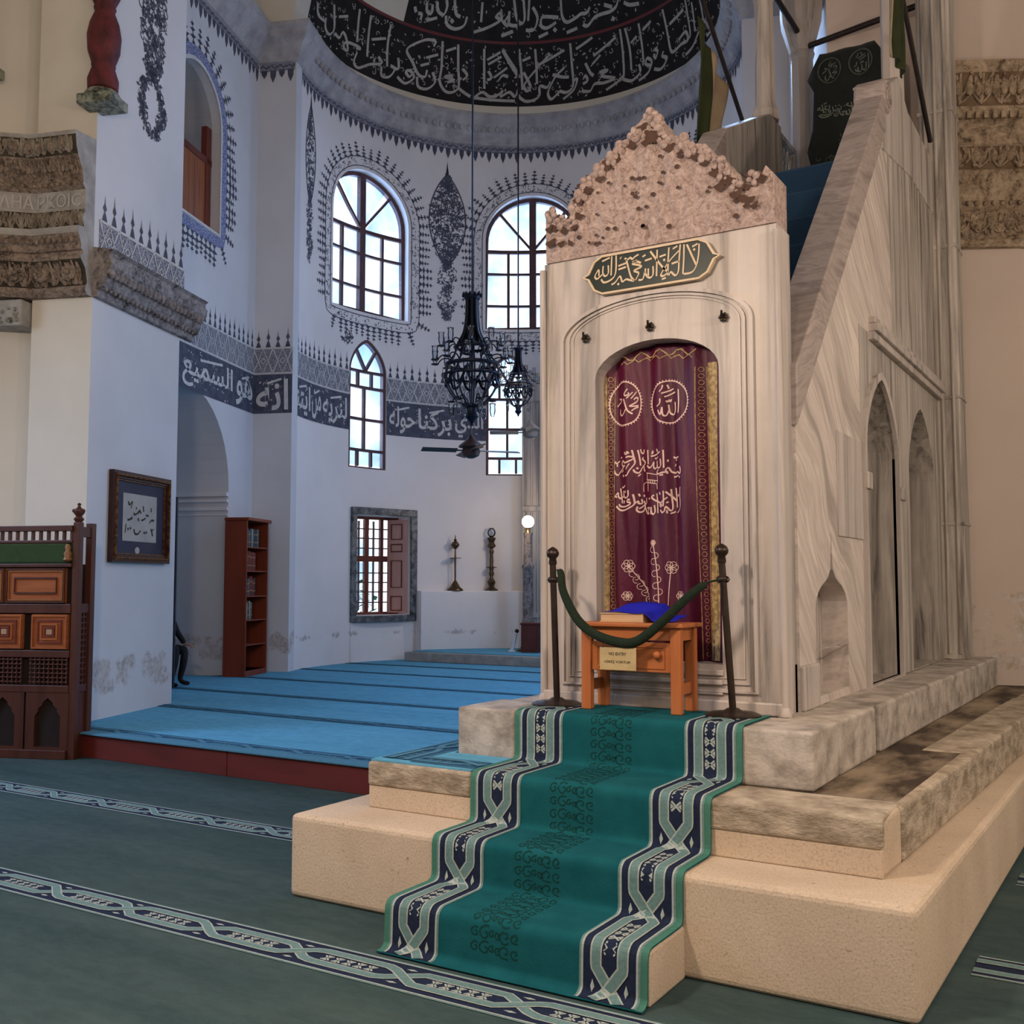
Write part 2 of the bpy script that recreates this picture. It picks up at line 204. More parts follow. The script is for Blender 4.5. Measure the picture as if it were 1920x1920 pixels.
def tag(o, label, cat=None, group=None, kind=None):
    o['label'] = label
    if cat: o['category'] = cat
    if group: o['group'] = group
    if kind: o['kind'] = kind
    return o
def thing(name, label, cat, matrix=None, group=None, kind=None):
    o = bpy.data.objects.new(name, None); o.empty_display_size = 0.1; COL.objects.link(o)
    if matrix is not None: o.matrix_local = matrix
    return tag(o, label, cat, group, kind)
def T(x, y, z, rz=0): return Matrix.Translation((x, y, z)) @ Matrix.Rotation(rz, 4, 'Z')
def structure(o): o['kind'] = 'structure'; return o
def copy_tree(o, parent=None):
    c = o.copy(); COL.objects.link(c); c.parent = parent
    for ch in list(o.children): copy_tree(ch, c)
    return c
def smooth_path(pts, k=5, closed=False):
    n = len(pts)
    if n < 3 and not closed:
        return [tuple(a + (b - a) * i / 3 for a, b in zip(pts[0], pts[-1])) for i in range(4)]
    out = []
    for i in range(n if closed else n - 1):
        p0 = pts[(i - 1) % n] if closed or i > 0 else pts[0]; p1 = pts[i]; p2 = pts[(i + 1) % n]
        p3 = pts[(i + 2) % n] if closed or i + 2 < n else pts[-1]
        for j in range(k):
            t = j / k
            out.append(tuple(0.5 * (2 * b + (c - a) * t + (2 * a - 5 * b + 4 * c - d) * t * t + (3 * b - a - 3 * c + d) * t ** 3)
                             for a, b, c, d in zip(p0, p1, p2, p3)))
    if not closed: out.append(tuple(pts[-1]))
    return out
def pip(x, y, poly):
    r = False; n = len(poly)
    for i in range(n):
        x1, y1 = poly[i]; x2, y2 = poly[i - 1]
        if (y1 > y) != (y2 > y) and x < (x2 - x1) * (y - y1) / (y2 - y1) + x1: r = not r
    return r
def panel(mb, outline, holes, fn, step=None, mi=0, depth=0.0, dmi=None, rim=0.0):
    """flat plate with holes, triangulated with inner points every `step`, mapped by fn(a, b, off); reveals of the holes go `depth` back"""
    vs = []; es = []
    def loop(p):
        b = len(vs); n = len(p)
        for a in p: vs.append(Vector(a))
        for i in range(n): es.append((b + i, b + (i + 1) % n))
    def dense(p):
        if not step: return list(p)
        out = []
        for i in range(len(p)):
            a, b = p[i], p[(i + 1) % len(p)]; k = max(1, int(math.ceil(abs(a[0] - b[0]) / step)))
            for j in range(k): out.append((a[0] + (b[0] - a[0]) * j / k, a[1] + (b[1] - a[1]) * j / k))
        return out
    loop(dense(outline)); hs = [dense(h) for h in holes]
    for h in hs: loop(h)
    if step:
        x0 = min(p[0] for p in outline); x1 = max(p[0] for p in outline); y0 = min(p[1] for p in outline); y1 = max(p[1] for p in outline)
        nx = int((x1 - x0) / step); ny = max(1, int((y1 - y0) / (step * 3)))
        for i in range(1, nx + 1):
            for j in range(1, ny + 1):
                p = (x0 + (i - 0.37) * (x1 - x0) / nx, y0 + (j - 0.41) * (y1 - y0) / ny)
                if pip(p[0], p[1], outline) and not any(pip(p[0], p[1], h) for h in holes): vs.append(Vector(p))
    r = delaunay_2d_cdt(vs, es, [], 0, 1e-5)
    V, Fc = r[0], r[2]
    keep = []
    for f in Fc:
        cx = sum(V[i].x for i in f) / len(f); cy = sum(V[i].y for i in f) / len(f)
        if pip(cx, cy, outline) and not any(pip(cx, cy, h) for h in holes): keep.append(tuple(f))
    mb.add([fn(p.x, p.y, 0.0) for p in V], keep, mi)
    if depth:
        for h in hs: mb.prism(h, 0.0, -depth, fn, mi if dmi is None else dmi, caps=False)
    if rim: mb.prism(dense(outline), 0.0, -rim, fn, mi, caps=False)
def arch(s0, s1, z0, zs, rise, n=14, pointed=0.0):
    """outline of an arched opening, counter-clockwise from bottom left"""
    c = (s0 + s1) / 2; w = (s1 - s0) / 2
    pts = [(s0, z0), (s1, z0)]
    for i in range(n + 1):
        a = pi * i / n
        x = cos(a); y = sin(a)
        y = y * (1 - pointed) + pointed * (1 - abs(x) ** 1.25)
        pts.append((c + w * x, zs + rise * y))
    return pts

# ------------------------------------------------------------------ materials
def _m(name):
    m = bpy.data.materials.new(name); m.use_nodes = True; nt = m.node_tree; nt.nodes.clear()
    o = nt.nodes.new('ShaderNodeOutputMaterial'); b = nt.nodes.new('ShaderNodeBsdfPrincipled')
    nt.links.new(b.outputs[0], o.inputs[0]); return m, nt, b
def _co(nt, scale=(1, 1, 1), rot=(0, 0, 0), kind='Object'):
    t = nt.nodes.new('ShaderNodeTexCoord'); mp = nt.nodes.new('ShaderNodeMapping')
    mp.inputs['Scale'].default_value = scale; mp.inputs['Rotation'].default_value = rot
    nt.links.new(t.outputs[kind], mp.inputs[0]); return mp.outputs[0]
def _noise(nt, co, scale, detail=5, rough=0.6, dist=0.0):
    n = nt.nodes.new('ShaderNodeTexNoise'); n.inputs['Scale'].default_value = scale; n.inputs['Detail'].default_value = detail
    n.inputs['Roughness'].default_value = rough; n.inputs['Distortion'].default_value = dist
    nt.links.new(co, n.inputs['Vector']); return n.outputs['Fac']
def _ramp(nt, fac, stops):
    r = nt.nodes.new('ShaderNodeValToRGB'); e = r.color_ramp.elements
    while len(e) < len(stops): e.new(0.5)
    for q, (p, c) in zip(e, stops): q.position = p; q.color = (c[0], c[1], c[2], 1)
    nt.links.new(fac, r.inputs[0]); return r.outputs[0]
def _mix(nt, fac, a, b, mode='MIX'):
    x = nt.nodes.new('ShaderNodeMix'); x.data_type = 'RGBA'; x.blend_type = mode
    for k, q in ((0, fac), (6, a), (7, b)):
        if isinstance(q, (int, float)): x.inputs[k].default_value = q
        elif isinstance(q, tuple): x.inputs[k].default_value = (q[0], q[1], q[2], 1)
        else: nt.links.new(q, x.inputs[k])
    return x.outputs[2]
def _bump(nt, b, h, strength, dist=0.02):
    p = nt.nodes.new('ShaderNodeBump'); p.inputs['Strength'].default_value = strength; p.inputs['Distance'].default_value = dist
    nt.links.new(h, p.inputs['Height']); nt.links.new(p.outputs[0], b.inputs['Normal'])
def _math(nt, op, a, b=None, clamp=False):
    x = nt.nodes.new('ShaderNodeMath'); x.operation = op; x.use_clamp = clamp
    for k, q in ((0, a), (1, b)):
        if q is None: continue
        if isinstance(q, (int, float)): x.inputs[k].default_value = q
        else: nt.links.new(q, x.inputs[k])
    return x.outputs[0]
def mat(name, c1, c2=None, scale=4, stretch=(1, 1, 1), rough=0.7, metal=0.0, bump=0.0, bscale=30, spec=0.3, lo=0.3, hi=0.7, sheen=0.0, bdist=0.02):
    m, nt, b = _m(name); c2 = c2 or tuple(x * 0.8 for x in c1)
    co = _co(nt, stretch)
    nt.links.new(_ramp(nt, _noise(nt, co, scale), [(lo, c1), (hi, c2)]), b.inputs['Base Color'])
    b.inputs['Roughness'].default_value = rough; b.inputs['Metallic'].default_value = metal
    b.inputs['Specular IOR Level'].default_value = spec
    if sheen: b.inputs['Sheen Weight'].default_value = sheen
    if bump: _bump(nt, b, _noise(nt, co, bscale, 6), bump, bdist)
    return m
def plaster(name, c1, c2, blotchy=None, zlo=0.0, zhi=0.0, patch=(0.36, 0.33, 0.33)):
    """lime plaster; with `stain` the damp patches that bloom in a belt between the heights zlo and zhi"""
    m, nt, b = _m(name); co = _co(nt)
    col = _ramp(nt, _noise(nt, co, 0.7, 4), [(0.3, c1), (0.75, c2)])
    h = _noise(nt, co, 14, 6)
    if blotchy:
        sep = nt.nodes.new('ShaderNodeSeparateXYZ'); nt.links.new(co, sep.inputs[0])
        z = sep.outputs['Z']
        a = _math(nt, 'SUBTRACT', z, zlo); a = _math(nt, 'DIVIDE', a, 0.25, True)
        c = _math(nt, 'SUBTRACT', zhi, z); c = _math(nt, 'DIVIDE', c, 0.35, True)
        belt = _math(nt, 'MULTIPLY', a, c)
        n = _noise(nt, co, 3.2, 8, 0.62, 0.6)
        fac = _ramp(nt, _math(nt, 'MULTIPLY', n, belt), [(0.45, (0, 0, 0)), (0.52, (1, 1, 1))])
        n2 = _ramp(nt, _noise(nt, co, 16, 6, 0.7), [(0.35, patch), (0.65, (0.62, 0.58, 0.57))])
        col = _mix(nt, fac, col, n2)
    nt.links.new(col, b.inputs['Base Color']); b.inputs['Roughness'].default_value = 0.85; b.inputs['Specular IOR Level'].default_value = 0.2
    _bump(nt, b, h, 0.12, 0.01)
    return m
def marble(name, base, vein, dark, scale=1.0, rot=(0, 0, 0), stretch=(1, 1, 0.12), rough=0.42, wave=3.0, dist=6.0, contrast=(0.25, 0.55, 0.85)):
    m, nt, b = _m(name); co = _co(nt, stretch, rot)
    w = nt.nodes.new('ShaderNodeTexNoise'); w.inputs['Scale'].default_value = wave * scale; w.inputs['Detail'].default_value = 7
    w.inputs['Roughness'].default_value = 0.62; w.inputs['Distortion'].default_value = 0.5
    nt.links.new(co, w.inputs['Vector'])
    col = _ramp(nt, w.outputs['Fac'], [(contrast[0], dark), (contrast[1], base), (contrast[2], vein)])
    c2 = _co(nt)
    col = _mix(nt, _ramp(nt, _noise(nt, c2, 1.3, 6, 0.65), [(0.45, (0, 0, 0)), (0.8, (0.6, 0.6, 0.6))]), col, tuple(x * 0.72 for x in base))
    nt.links.new(col, b.inputs['Base Color']); b.inputs['Roughness'].default_value = rough; b.inputs['Specular IOR Level'].default_value = 0.35
    _bump(nt, b, _noise(nt, c2, 40, 4), 0.05, 0.01)
    return m
def streaked(name, base, dark, ang, rough=0.42, across=3.2, along=0.22, warp=0.25):
    """marble sawn so that the bedding shows as long irregular bands running at `ang` degrees in the Y-Z plane"""
    m, nt, b = _m(name)
    t = nt.nodes.new('ShaderNodeTexCoord')
    w = nt.nodes.new('ShaderNodeTexNoise'); w.inputs['Scale'].default_value = 0.9; w.inputs['Detail'].default_value = 2; nt.links.new(t.outputs['Object'], w.inputs['Vector'])
    v = nt.nodes.new('ShaderNodeVectorMath'); v.operation = 'SCALE'; v.inputs['Scale'].default_value = warp * 2; nt.links.new(w.outputs['Color'], v.inputs[0])
    a = nt.nodes.new('ShaderNodeVectorMath'); a.operation = 'ADD'; nt.links.new(t.outputs['Object'], a.inputs[0]); nt.links.new(v.outputs[0], a.inputs[1])
    mp = nt.nodes.new('ShaderNodeMapping'); mp.vector_type = 'TEXTURE'; mp.inputs['Rotation'].default_value = (radians(ang), 0, 0); mp.inputs['Scale'].default_value = (1.0, 1 / along, 1 / across)
    nt.links.new(a.outputs[0], mp.inputs[0])
    n = _noise(nt, mp.outputs[0], 2.2, 5, 0.62, 0.15)
    mid = tuple((x + d) / 2 for x, d in zip(base, dark))
    col = _ramp(nt, n, [(0.30, dark), (0.42, mid), (0.50, base), (0.58, mid), (0.66, tuple(min(1, x * 1.15) for x in base)), (0.8, base)])
    nt.links.new(col, b.inputs['Base Color']); b.inputs['Roughness'].default_value = rough; b.inputs['Specular IOR Level'].default_value = 0.35
    return m
def wood(name, c1, c2, stretch=(1, 1, 0.08), scale=9, rough=0.45):
    m, nt, b = _m(name); co = _co(nt, stretch)
    nt.links.new(_ramp(nt, _noise(nt, co, scale, 6, 0.6, 0.8), [(0.3, c1), (0.7, c2)]), b.inputs['Base Color'])
    b.inputs['Roughness'].default_value = rough; b.inputs['Specular IOR Level'].default_value = 0.35
    _bump(nt, b, _noise(nt, co, scale * 3, 5), 0.1, 0.005)
    return m
def carved(name, light, dark, scale=14, rough=0.85):
    """weathered carved stone: drill holes and crevices filled with old dirt"""
    m, nt, b = _m(name); co = _co(nt)
    n = _noise(nt, co, scale * 0.5, 8, 0.72, 1.6); f = _noise(nt, co, scale * 2.4, 4, 0.6, 0.4)
    fac = _math(nt, 'ADD', _math(nt, 'MULTIPLY', n, 0.75), _math(nt, 'MULTIPLY', f, 0.3))
    nt.links.new(_ramp(nt, fac, [(0.40, dark), (0.50, tuple((a + c) / 2 for a, c in zip(light, dark))), (0.64, light)]), b.inputs['Base Color'])
    b.inputs['Roughness'].default_value = rough; b.inputs['Specular IOR Level'].default_value = 0.2
    _bump(nt, b, fac, 0.7, 0.03)
    return m
def render_coat(name, c1, c2):
    """sandy cement render: broad soft discolouration, fine grain and scattered dark pits"""
    m, nt, b = _m(name); co = _co(nt)
    col = _ramp(nt, _noise(nt, co, 1.3, 6, 0.6, 0.7), [(0.35, c1), (0.7, c2)])
    col = _mix(nt, _ramp(nt, _noise(nt, co, 95, 3, 0.6), [(0.30, (0.55, 0.55, 0.55)), (0.5, (0, 0, 0))]), col, tuple(x * 0.55 for x in c2))
    col = _mix(nt, _ramp(nt, _noise(nt, co, 22, 5, 0.7), [(0.28, (0.8, 0.8, 0.8)), (0.36, (0, 0, 0))]), col, tuple(x * 0.4 for x in c2))
    nt.links.new(col, b.inputs['Base Color']); b.inputs['Roughness'].default_value = 0.92; b.inputs['Specular IOR Level'].default_value = 0.2
    _bump(nt, b, _noise(nt, co, 70, 5, 0.65), 0.35, 0.012)
    return m
def carpet_mat(name, c1, c2, c3, scale=1.0):
    m, nt, b = _m(name); co = _co(nt, (0.35, 1.6, 1)); cf = _co(nt); cm = _co(nt, (1, 2.2, 1))
    col = _ramp(nt, _noise(nt, co, 1.6 * scale, 6, 0.62), [(0.3, c1), (0.55, c2), (0.8, c3)])
    wear = _ramp(nt, _noise(nt, cm, 7.0 * scale, 7, 0.7, 0.5), [(0.42, tuple(x * 0.55 for x in c2)), (0.58, tuple(min(1, x * 1.3) for x in c2))])
    col = _mix(nt, 0.28, col, wear)
    fine = _noise(nt, cf, 160, 2)
    col = _mix(nt, 0.3, col, _ramp(nt, fine, [(0.3, tuple(x * 0.6 for x in c2)), (0.7, tuple(min(1, x * 1.35) for x in c2))]))
    nt.links.new(col, b.inputs['Base Color']); b.inputs['Roughness'].default_value = 0.95; b.inputs['Specular IOR Level'].default_value = 0.1
    _bump(nt, b, fine, 0.25, 0.01)
    return m
def emit(name, c, s):
    m = bpy.data.materials.new(name); m.use_nodes = True; nt = m.node_tree; nt.nodes.clear()
    o = nt.nodes.new('ShaderNodeOutputMaterial'); e = nt.nodes.new('ShaderNodeEmission')
    e.inputs[0].default_value = (*c, 1); e.inputs[1].default_value = s; nt.links.new(e.outputs[0], o.inputs[0]); return m
def pane_mat(name):
    """old window glass: clear, with a faint sheen"""
    m = bpy.data.materials.new(name); m.use_nodes = True; nt = m.node_tree; nt.nodes.clear()
    o = nt.nodes.new('ShaderNodeOutputMaterial'); t = nt.nodes.new('ShaderNodeBsdfTransparent'); g = nt.nodes.new('ShaderNodeBsdfGlossy')
    g.inputs['Roughness'].default_value = 0.08; mx = nt.nodes.new('ShaderNodeMixShader'); mx.inputs[0].default_value = 0.06
    co = _co(nt); col = _ramp(nt, _noise(nt, co, 1.1, 3), [(0.35, (0.97, 0.99, 1.0)), (0.7, (0.60, 0.72, 0.86))])
    nt.links.new(col, t.inputs[0]); nt.links.new(t.outputs[0], mx.inputs[1]); nt.links.new(g.outputs[0], mx.inputs[2]); nt.links.new(mx.outputs[0], o.inputs[0])
    return m

M = {}
M['plaster'] = plaster('plaster', (0.72, 0.70, 0.71), (0.62, 0.60, 0.61))
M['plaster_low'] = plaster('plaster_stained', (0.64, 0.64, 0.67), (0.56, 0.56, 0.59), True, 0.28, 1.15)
M['plaster_apse'] = plaster('plaster_apse', (0.80, 0.77, 0.775), (0.71, 0.68, 0.69), True, 0.5, 1.05)
M['plaster_cream'] = plaster('plaster_cream', (0.70, 0.66, 0.58), (0.62, 0.58, 0.51))
M['plaster_right'] = plaster('plaster_right_pier', (0.60, 0.51, 0.45), (0.54, 0.45, 0.40), True, 0.6, 1.9, (0.42, 0.33, 0.24))
M['navy_paint'] = mat('navy_fresco', (0.045, 0.05, 0.085), (0.10, 0.11, 0.15), 9, rough=0.8)
M['fresco_mottle'] = mat('fresco_mottle', (0.09, 0.10, 0.15), (0.42, 0.42, 0.46), 55, rough=0.85, lo=0.42, hi=0.60)
M['fresco_white'] = mat('fresco_white', (0.66, 0.65, 0.64), (0.5, 0.5, 0.5), 12, rough=0.85)
M['blue_fresco'] = mat('blue_fresco', (0.09, 0.11, 0.25), (0.40, 0.42, 0.56), 40, rough=0.85, lo=0.44, hi=0.6)
M['dome_black'] = mat('dome_black', (0.010, 0.010, 0.012), (0.022, 0.020, 0.022), 4, rough=0.8)
M['dome_letter'] = mat('dome_letter', (0.50, 0.48, 0.46), (0.36, 0.35, 0.34), 10, rough=0.8)
M['dome_red'] = mat('dome_red', (0.20, 0.03, 0.035), (0.10, 0.05, 0.05), 6, rough=0.8)
M['cornice'] = mat('cornice_grey', (0.48, 0.47, 0.48), (0.26, 0.25, 0.27), 3.5, rough=0.8, bump=0.4, bscale=12)
M['carved_brown'] = carved('carved_brown', (0.36, 0.28, 0.22), (0.05, 0.036, 0.027), 15)
M['carved_green'] = carved('carved_dark', (0.42, 0.41, 0.34), (0.012, 0.016, 0.010), 20)
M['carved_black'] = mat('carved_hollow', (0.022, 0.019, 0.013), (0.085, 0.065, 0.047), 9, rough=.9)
M['carved_leaf'] = mat('carved_leaf', (0.33, 0.295, 0.24), (0.13, 0.105, 0.08), 9, rough=.85, bump=.4, bscale=30)
M['carved_pale'] = mat('carved_pale', (0.42, 0.40, 0.375), (0.25, 0.235, 0.215), 6, rough=0.8, bump=0.3, bscale=18)
M['carved_grey'] = carved('carved_grey', (0.36, 0.33, 0.33), (0.045, 0.038, 0.038), 11)
M['carved_right'] = carved('carved_right', (0.46, 0.36, 0.26), (0.085, 0.055, 0.035), 10)
M['red_paint'] = mat('red_marbled', (0.15, 0.028, 0.03), (0.05, 0.012, 0.015), 9, (1, 1, .5), rough=0.6, lo=.35, hi=.65)
M['green_marble'] = mat('green_marble', (0.26, 0.28, 0.22), (0.05, 0.06, 0.05), 14, rough=0.5, lo=0.42, hi=0.6)
M['shutter'] = wood('shutter_wood', (0.36, 0.12, 0.04), (0.20, 0.055, 0.02), (6, 6, 0.3), 3)
M['red_wood'] = wood('red_wood', (0.17, 0.035, 0.02), (0.10, 0.018, 0.012), (1, 1, 0.15), 7, 0.5)
M['brown_frame'] = mat('window_frame', (0.12, 0.055, 0.055), (0.07, 0.035, 0.04), 6, rough=0.5)
M['pane'] = pane_mat('window_glass')
M['carpet'] = carpet_mat('carpet_green', (0.020, 0.044, 0.046), (0.050, 0.082, 0.084), (0.088, 0.112, 0.100))
M['carpet_blue'] = carpet_mat('carpet_blue', (0.09, 0.31, 0.48), (0.12, 0.38, 0.57), (0.16, 0.44, 0.62))  # lower floor's carpet again, the blue of daylight put into its colour
M['carpet_navy'] = mat('carpet_navy', (0.012, 0.018, 0.045), (0.02, 0.03, 0.06), 40, rough=0.95, spec=0.1)
M['carpet_band'] = mat('carpet_band', (0.16, 0.27, 0.27), (0.11, 0.20, 0.20), 60, rough=0.95, spec=0.1)
M['carpet_line'] = mat('carpet_line', (0.42, 0.47, 0.45), (0.30, 0.36, 0.34), 60, rough=0.95, spec=0.1)
M['carpet_navy2'] = mat('carpet_blue_dark', (0.02, 0.07, 0.16), (0.03, 0.10, 0.20), 40, rough=0.95, spec=0.1)
M['carpet_band2'] = mat('carpet_blue_band', (0.09, 0.25, 0.36), (0.07, 0.20, 0.30), 60, rough=0.95, spec=0.1)
M['riser_red'] = wood('riser_red', (0.14, 0.022, 0.018), (0.085, 0.014, 0.012), (0.2, 1, 1), 4, 0.5)

# ------------------------------------------------------------------ drawing on surfaces (fresco, lettering, carpet borders)
ISO = {}
_c = 0xFE80
for _n, _k in (('ء', 1), ('آ', 2), ('أ', 2), ('ؤ', 2), ('إ', 2), ('ئ', 4), ('ا', 2), ('ب', 4), ('ة', 2), ('ت', 4), ('ث', 4), ('ج', 4), ('ح', 4), ('خ', 4),
               ('د', 2), ('ذ', 2), ('ر', 2), ('ز', 2), ('س', 4), ('ش', 4), ('ص', 4), ('ض', 4), ('ط', 4), ('ظ', 4), ('ع', 4), ('غ', 4), ('ف', 4), ('ق', 4),
               ('ك', 4), ('ل', 4), ('م', 4), ('ن', 4), ('ه', 4), ('و', 2), ('ى', 2), ('ي', 4)):
    ISO[_n] = [_c + i for i in range(_k)]; _c += _k
def shape_arabic(s):
    """joined letter forms, written from left to right for the text object"""
    s = s.replace('لا', '\uFEFB'); out = []
    for i, ch in enumerate(s):
        p = s[i - 1] if i else ' '; n = s[i + 1] if i + 1 < len(s) else ' '
        pj = p in ISO and len(ISO[p]) == 4; nj = (n in ISO and len(ISO[n]) > 1) or n == '\uFEFB'
        if ch == '\uFEFB': out.append('\uFEFC' if pj else ch)
        elif ch not in ISO: out.append(ch)
        else:
            k = ISO[ch]
            out.append(chr(k[(3 if pj and nj else 1 if pj else 2 if nj else 0) if len(k) == 4 else (1 if pj and len(k) == 2 else 0)]))
    return ''.join(reversed(out))
def text_shape(body, bold=0.0):
    """triangulated outline of a line of text, normalised to a unit box"""
    cu = bpy.data.curves.new('lettering', 'FONT'); cu.body = body; cu.resolution_u = 3; cu.offset = bold
    o = bpy.data.objects.new('lettering', cu); COL.objects.link(o)
    dg = bpy.context.evaluated_depsgraph_get(); dg.update()
    me = o.evaluated_get(dg).to_mesh()
    vs = [tuple(v.co) for v in me.vertices]; fs = [tuple(p.vertices) for p in me.polygons]
    o.evaluated_get(dg).to_mesh_clear(); bpy.data.objects.remove(o); bpy.data.curves.remove(cu)
    if not vs: return [], []
    x0 = min(v[0] for v in vs); x1 = max(v[0] for v in vs); y0 = min(v[1] for v in vs); y1 = max(v[1] for v in vs)
    return [((v[0] - x0) / (x1 - x0), (v[1] - y0) / (y1 - y0)) for v in vs], fs
def write(mb, body, a0, a1, b0, b1, fn, mi=0, bold=0.01):
    vs, fs = text_shape(body, bold)
    mb.add([fn(a0 + x * (a1 - a0), b0 + y * (b1 - b0)) for x, y in vs], fs, mi)
def pen(mb, strokes, fn, w, thin=0.35, ang=1.0, mi=0, k=5):
    """reed-pen strokes: the line swells and thins with its direction"""
    nx, ny = cos(ang), sin(ang)
    for st in strokes:
        if len(st) == 1:
            x, y = st[0]; d = w * 1.5
            mb.poly([(x - d, y), (x, y - d), (x + d, y), (x, y + d)], fn, mi); continue
        P = smooth_path(st, k); hw = []
        for i in range(len(P)):
            p, q = P[max(i - 1, 0)], P[min(i + 1, len(P) - 1)]; l = hypot(q[0] - p[0], q[1] - p[1]) or 1
            c = abs((q[0] - p[0]) * ny - (q[1] - p[1]) * nx) / l
            hw.append(w * (thin + (1 - thin) * c))
        mb.ribbon(P, hw, fn, mi)
def lattice_band(mb, s0, s1, z0, z1, fn, spikes=0.35, pitch=0.34, base=0, line=1, dark=2, ds=0.3):
    """painted lozenge band with a row of finials on top; chart (s, z)"""
    n = max(1, int((s1 - s0) / ds))
    for i in range(n):
        a, b = s0 + (s1 - s0) * i / n, s0 + (s1 - s0) * (i + 1) / n
        mb.add([fn(a, z0, .004), fn(b, z0, .004), fn(b, z1, .004), fn(a, z1, .004)], [(0, 1, 2, 3)], base)
    m = max(1, round((s1 - s0) / pitch)); p = (s1 - s0) / m; h = z1 - z0
    f = lambda a, b: fn(a, b, .009)
    for i in range(m):
        a = s0 + i * p
        mb.ribbon([(a, z0), (a + p / 2, z1), (a + p, z0)], .011, f, line)
        mb.ribbon([(a, z1), (a + p / 2, z0), (a + p, z1)], .011, f, line)
        mb.ribbon([(a + p / 2 - .05, z0 + h * .5), (a + p / 2, z0 + h * .62), (a + p / 2 + .05, z0 + h * .5), (a + p / 2, z0 + h * .38)], .009, f, line, closed=True)
    for z in (z0, z1):
        mb.ribbon([(s0 + (s1 - s0) * i / n, z) for i in range(n + 1)], .014, f, line)
    q = max(1, round((s1 - s0) / (pitch * .5))); d = (s1 - s0) / q
    for i in range(q):
        a = s0 + (i + .5) * d; hh = spikes * (1.0 if i % 2 else .86); w = d * .26
        g = lambda x, z: fn(x, z, .006)
        mb.poly([(a - w, z1 + .02), (a + w, z1 + .02), (a + w * .5, z1 + hh * .28), (a, z1 + hh * .4), (a - w * .5, z1 + hh * .28)], g, dark)
        mb.poly([(a - w * .75, z1 + hh * .5), (a, z1 + hh * .36), (a + w * .75, z1 + hh * .5), (a, z1 + hh * .72)], g, dark)
        mb.poly([(a - w * .16, z1 + hh * .66), (a + w * .16, z1 + hh * .66), (a, z1 + hh)], g, dark)
def leafy(mb, rng, n, pt, fn, size, mi=0):
    """scatter of painted leaves and curls; pt() gives a chart point and a heading"""
    for i in range(n):
        x, y, a = pt(); s = size * rng.uniform(.6, 1.25)
        if rng.random() < .55:
            c, d = cos(a), sin(a)
            L = [(0, 0), (.5, .26), (1, 0), (.5, -.26)]
            mb.poly([(x + s * (c * p - d * q), y + s * (d * p + c * q)) for p, q in L], fn, mi)
        else:
            k = rng.choice((-1, 1)); P = []
            for j in range(7):
                r = s * (.75 - j * .09); b = a + k * j * .75
                P.append((x + r * cos(b), y + r * sin(b)))
            mb.ribbon(P, s * .1, fn, mi)
def arch_fringe(mb, outline, fn, gap, size, rng, pitch=.16, mi=0, base=1, band=.09, skip=None):
    """painted border that follows an opening: a mottled band and pointed sprigs outside it"""
    n = len(outline); P = []
    for i in range(n):
        a, b = outline[i], outline[(i + 1) % n]; L = hypot(b[0] - a[0], b[1] - a[1]); k = max(1, round(L / .035))
        for j in range(k): P.append((a[0] + (b[0] - a[0]) * j / k, a[1] + (b[1] - a[1]) * j / k))
    m = len(P); off = []
    for i in range(m):
        p, q = P[(i - 5) % m], P[(i + 5) % m]; l = hypot(q[0] - p[0], q[1] - p[1]) or 1
        off.append(((q[1] - p[1]) / l, -(q[0] - p[0]) / l))
    if base is not None: mb.ribbon([(P[i][0] + off[i][0] * (gap + band / 2), P[i][1] + off[i][1] * (gap + band / 2)) for i in range(m)], band / 2, lambda a, b: fn(a, b, .004), base, closed=True)
    else:
        for e in (0.0, 1.0): mb.ribbon([(P[i][0] + off[i][0] * (gap + band * e), P[i][1] + off[i][1] * (gap + band * e)) for i in range(m)], .008, lambda a, b: fn(a, b, .006), mi, closed=True)
        def bp():
            i = rng.randrange(m); q = gap + band * rng.random(); return P[i][0] + off[i][0] * q, P[i][1] + off[i][1] * q, rng.uniform(0, 6.3)
        leafy(mb, rng, int(m * .035 / .022), bp, lambda a, b: fn(a, b, .006), .045, mi)
    g = lambda a, b: fn(a, b, .007)
    acc = 0
    for i in range(m):
        acc += hypot(P[i][0] - P[i - 1][0], P[i][1] - P[i - 1][1])
        if acc < pitch: continue
        acc = 0
        if skip and skip(*P[i]): continue
        ox, oy = off[i]; r = gap + band; s = size * rng.uniform(.8, 1.15)
        x0, y0 = P[i][0] + ox * r, P[i][1] + oy * r
        tx, ty = -oy, ox
        mb.poly([(x0 + tx * .012, y0 + ty * .012), (x0 - tx * .012, y0 - ty * .012), (x0 + ox * s, y0 + oy * s)], g, mi)
        for k in (-1, 1): mb.poly([(x0 + tx * k * .05, y0 + ty * k * .05), (x0 + tx * k * .02 + ox * .05, y0 + ty * k * .02 + oy * .05), (x0, y0)], g, mi)
        for h, w in ((.18, .24), (.42, .18), (.62, .12)):
            for k in (-1, 1):
                bx, by = x0 + ox * s * h, y0 + oy * s * h
                mb.poly([(bx, by), (bx + tx * k * w * s + ox * s * .10, by + ty * k * w * s + oy * s * .10), (bx + ox * s * .16, by + oy * s * .16)], g, mi)
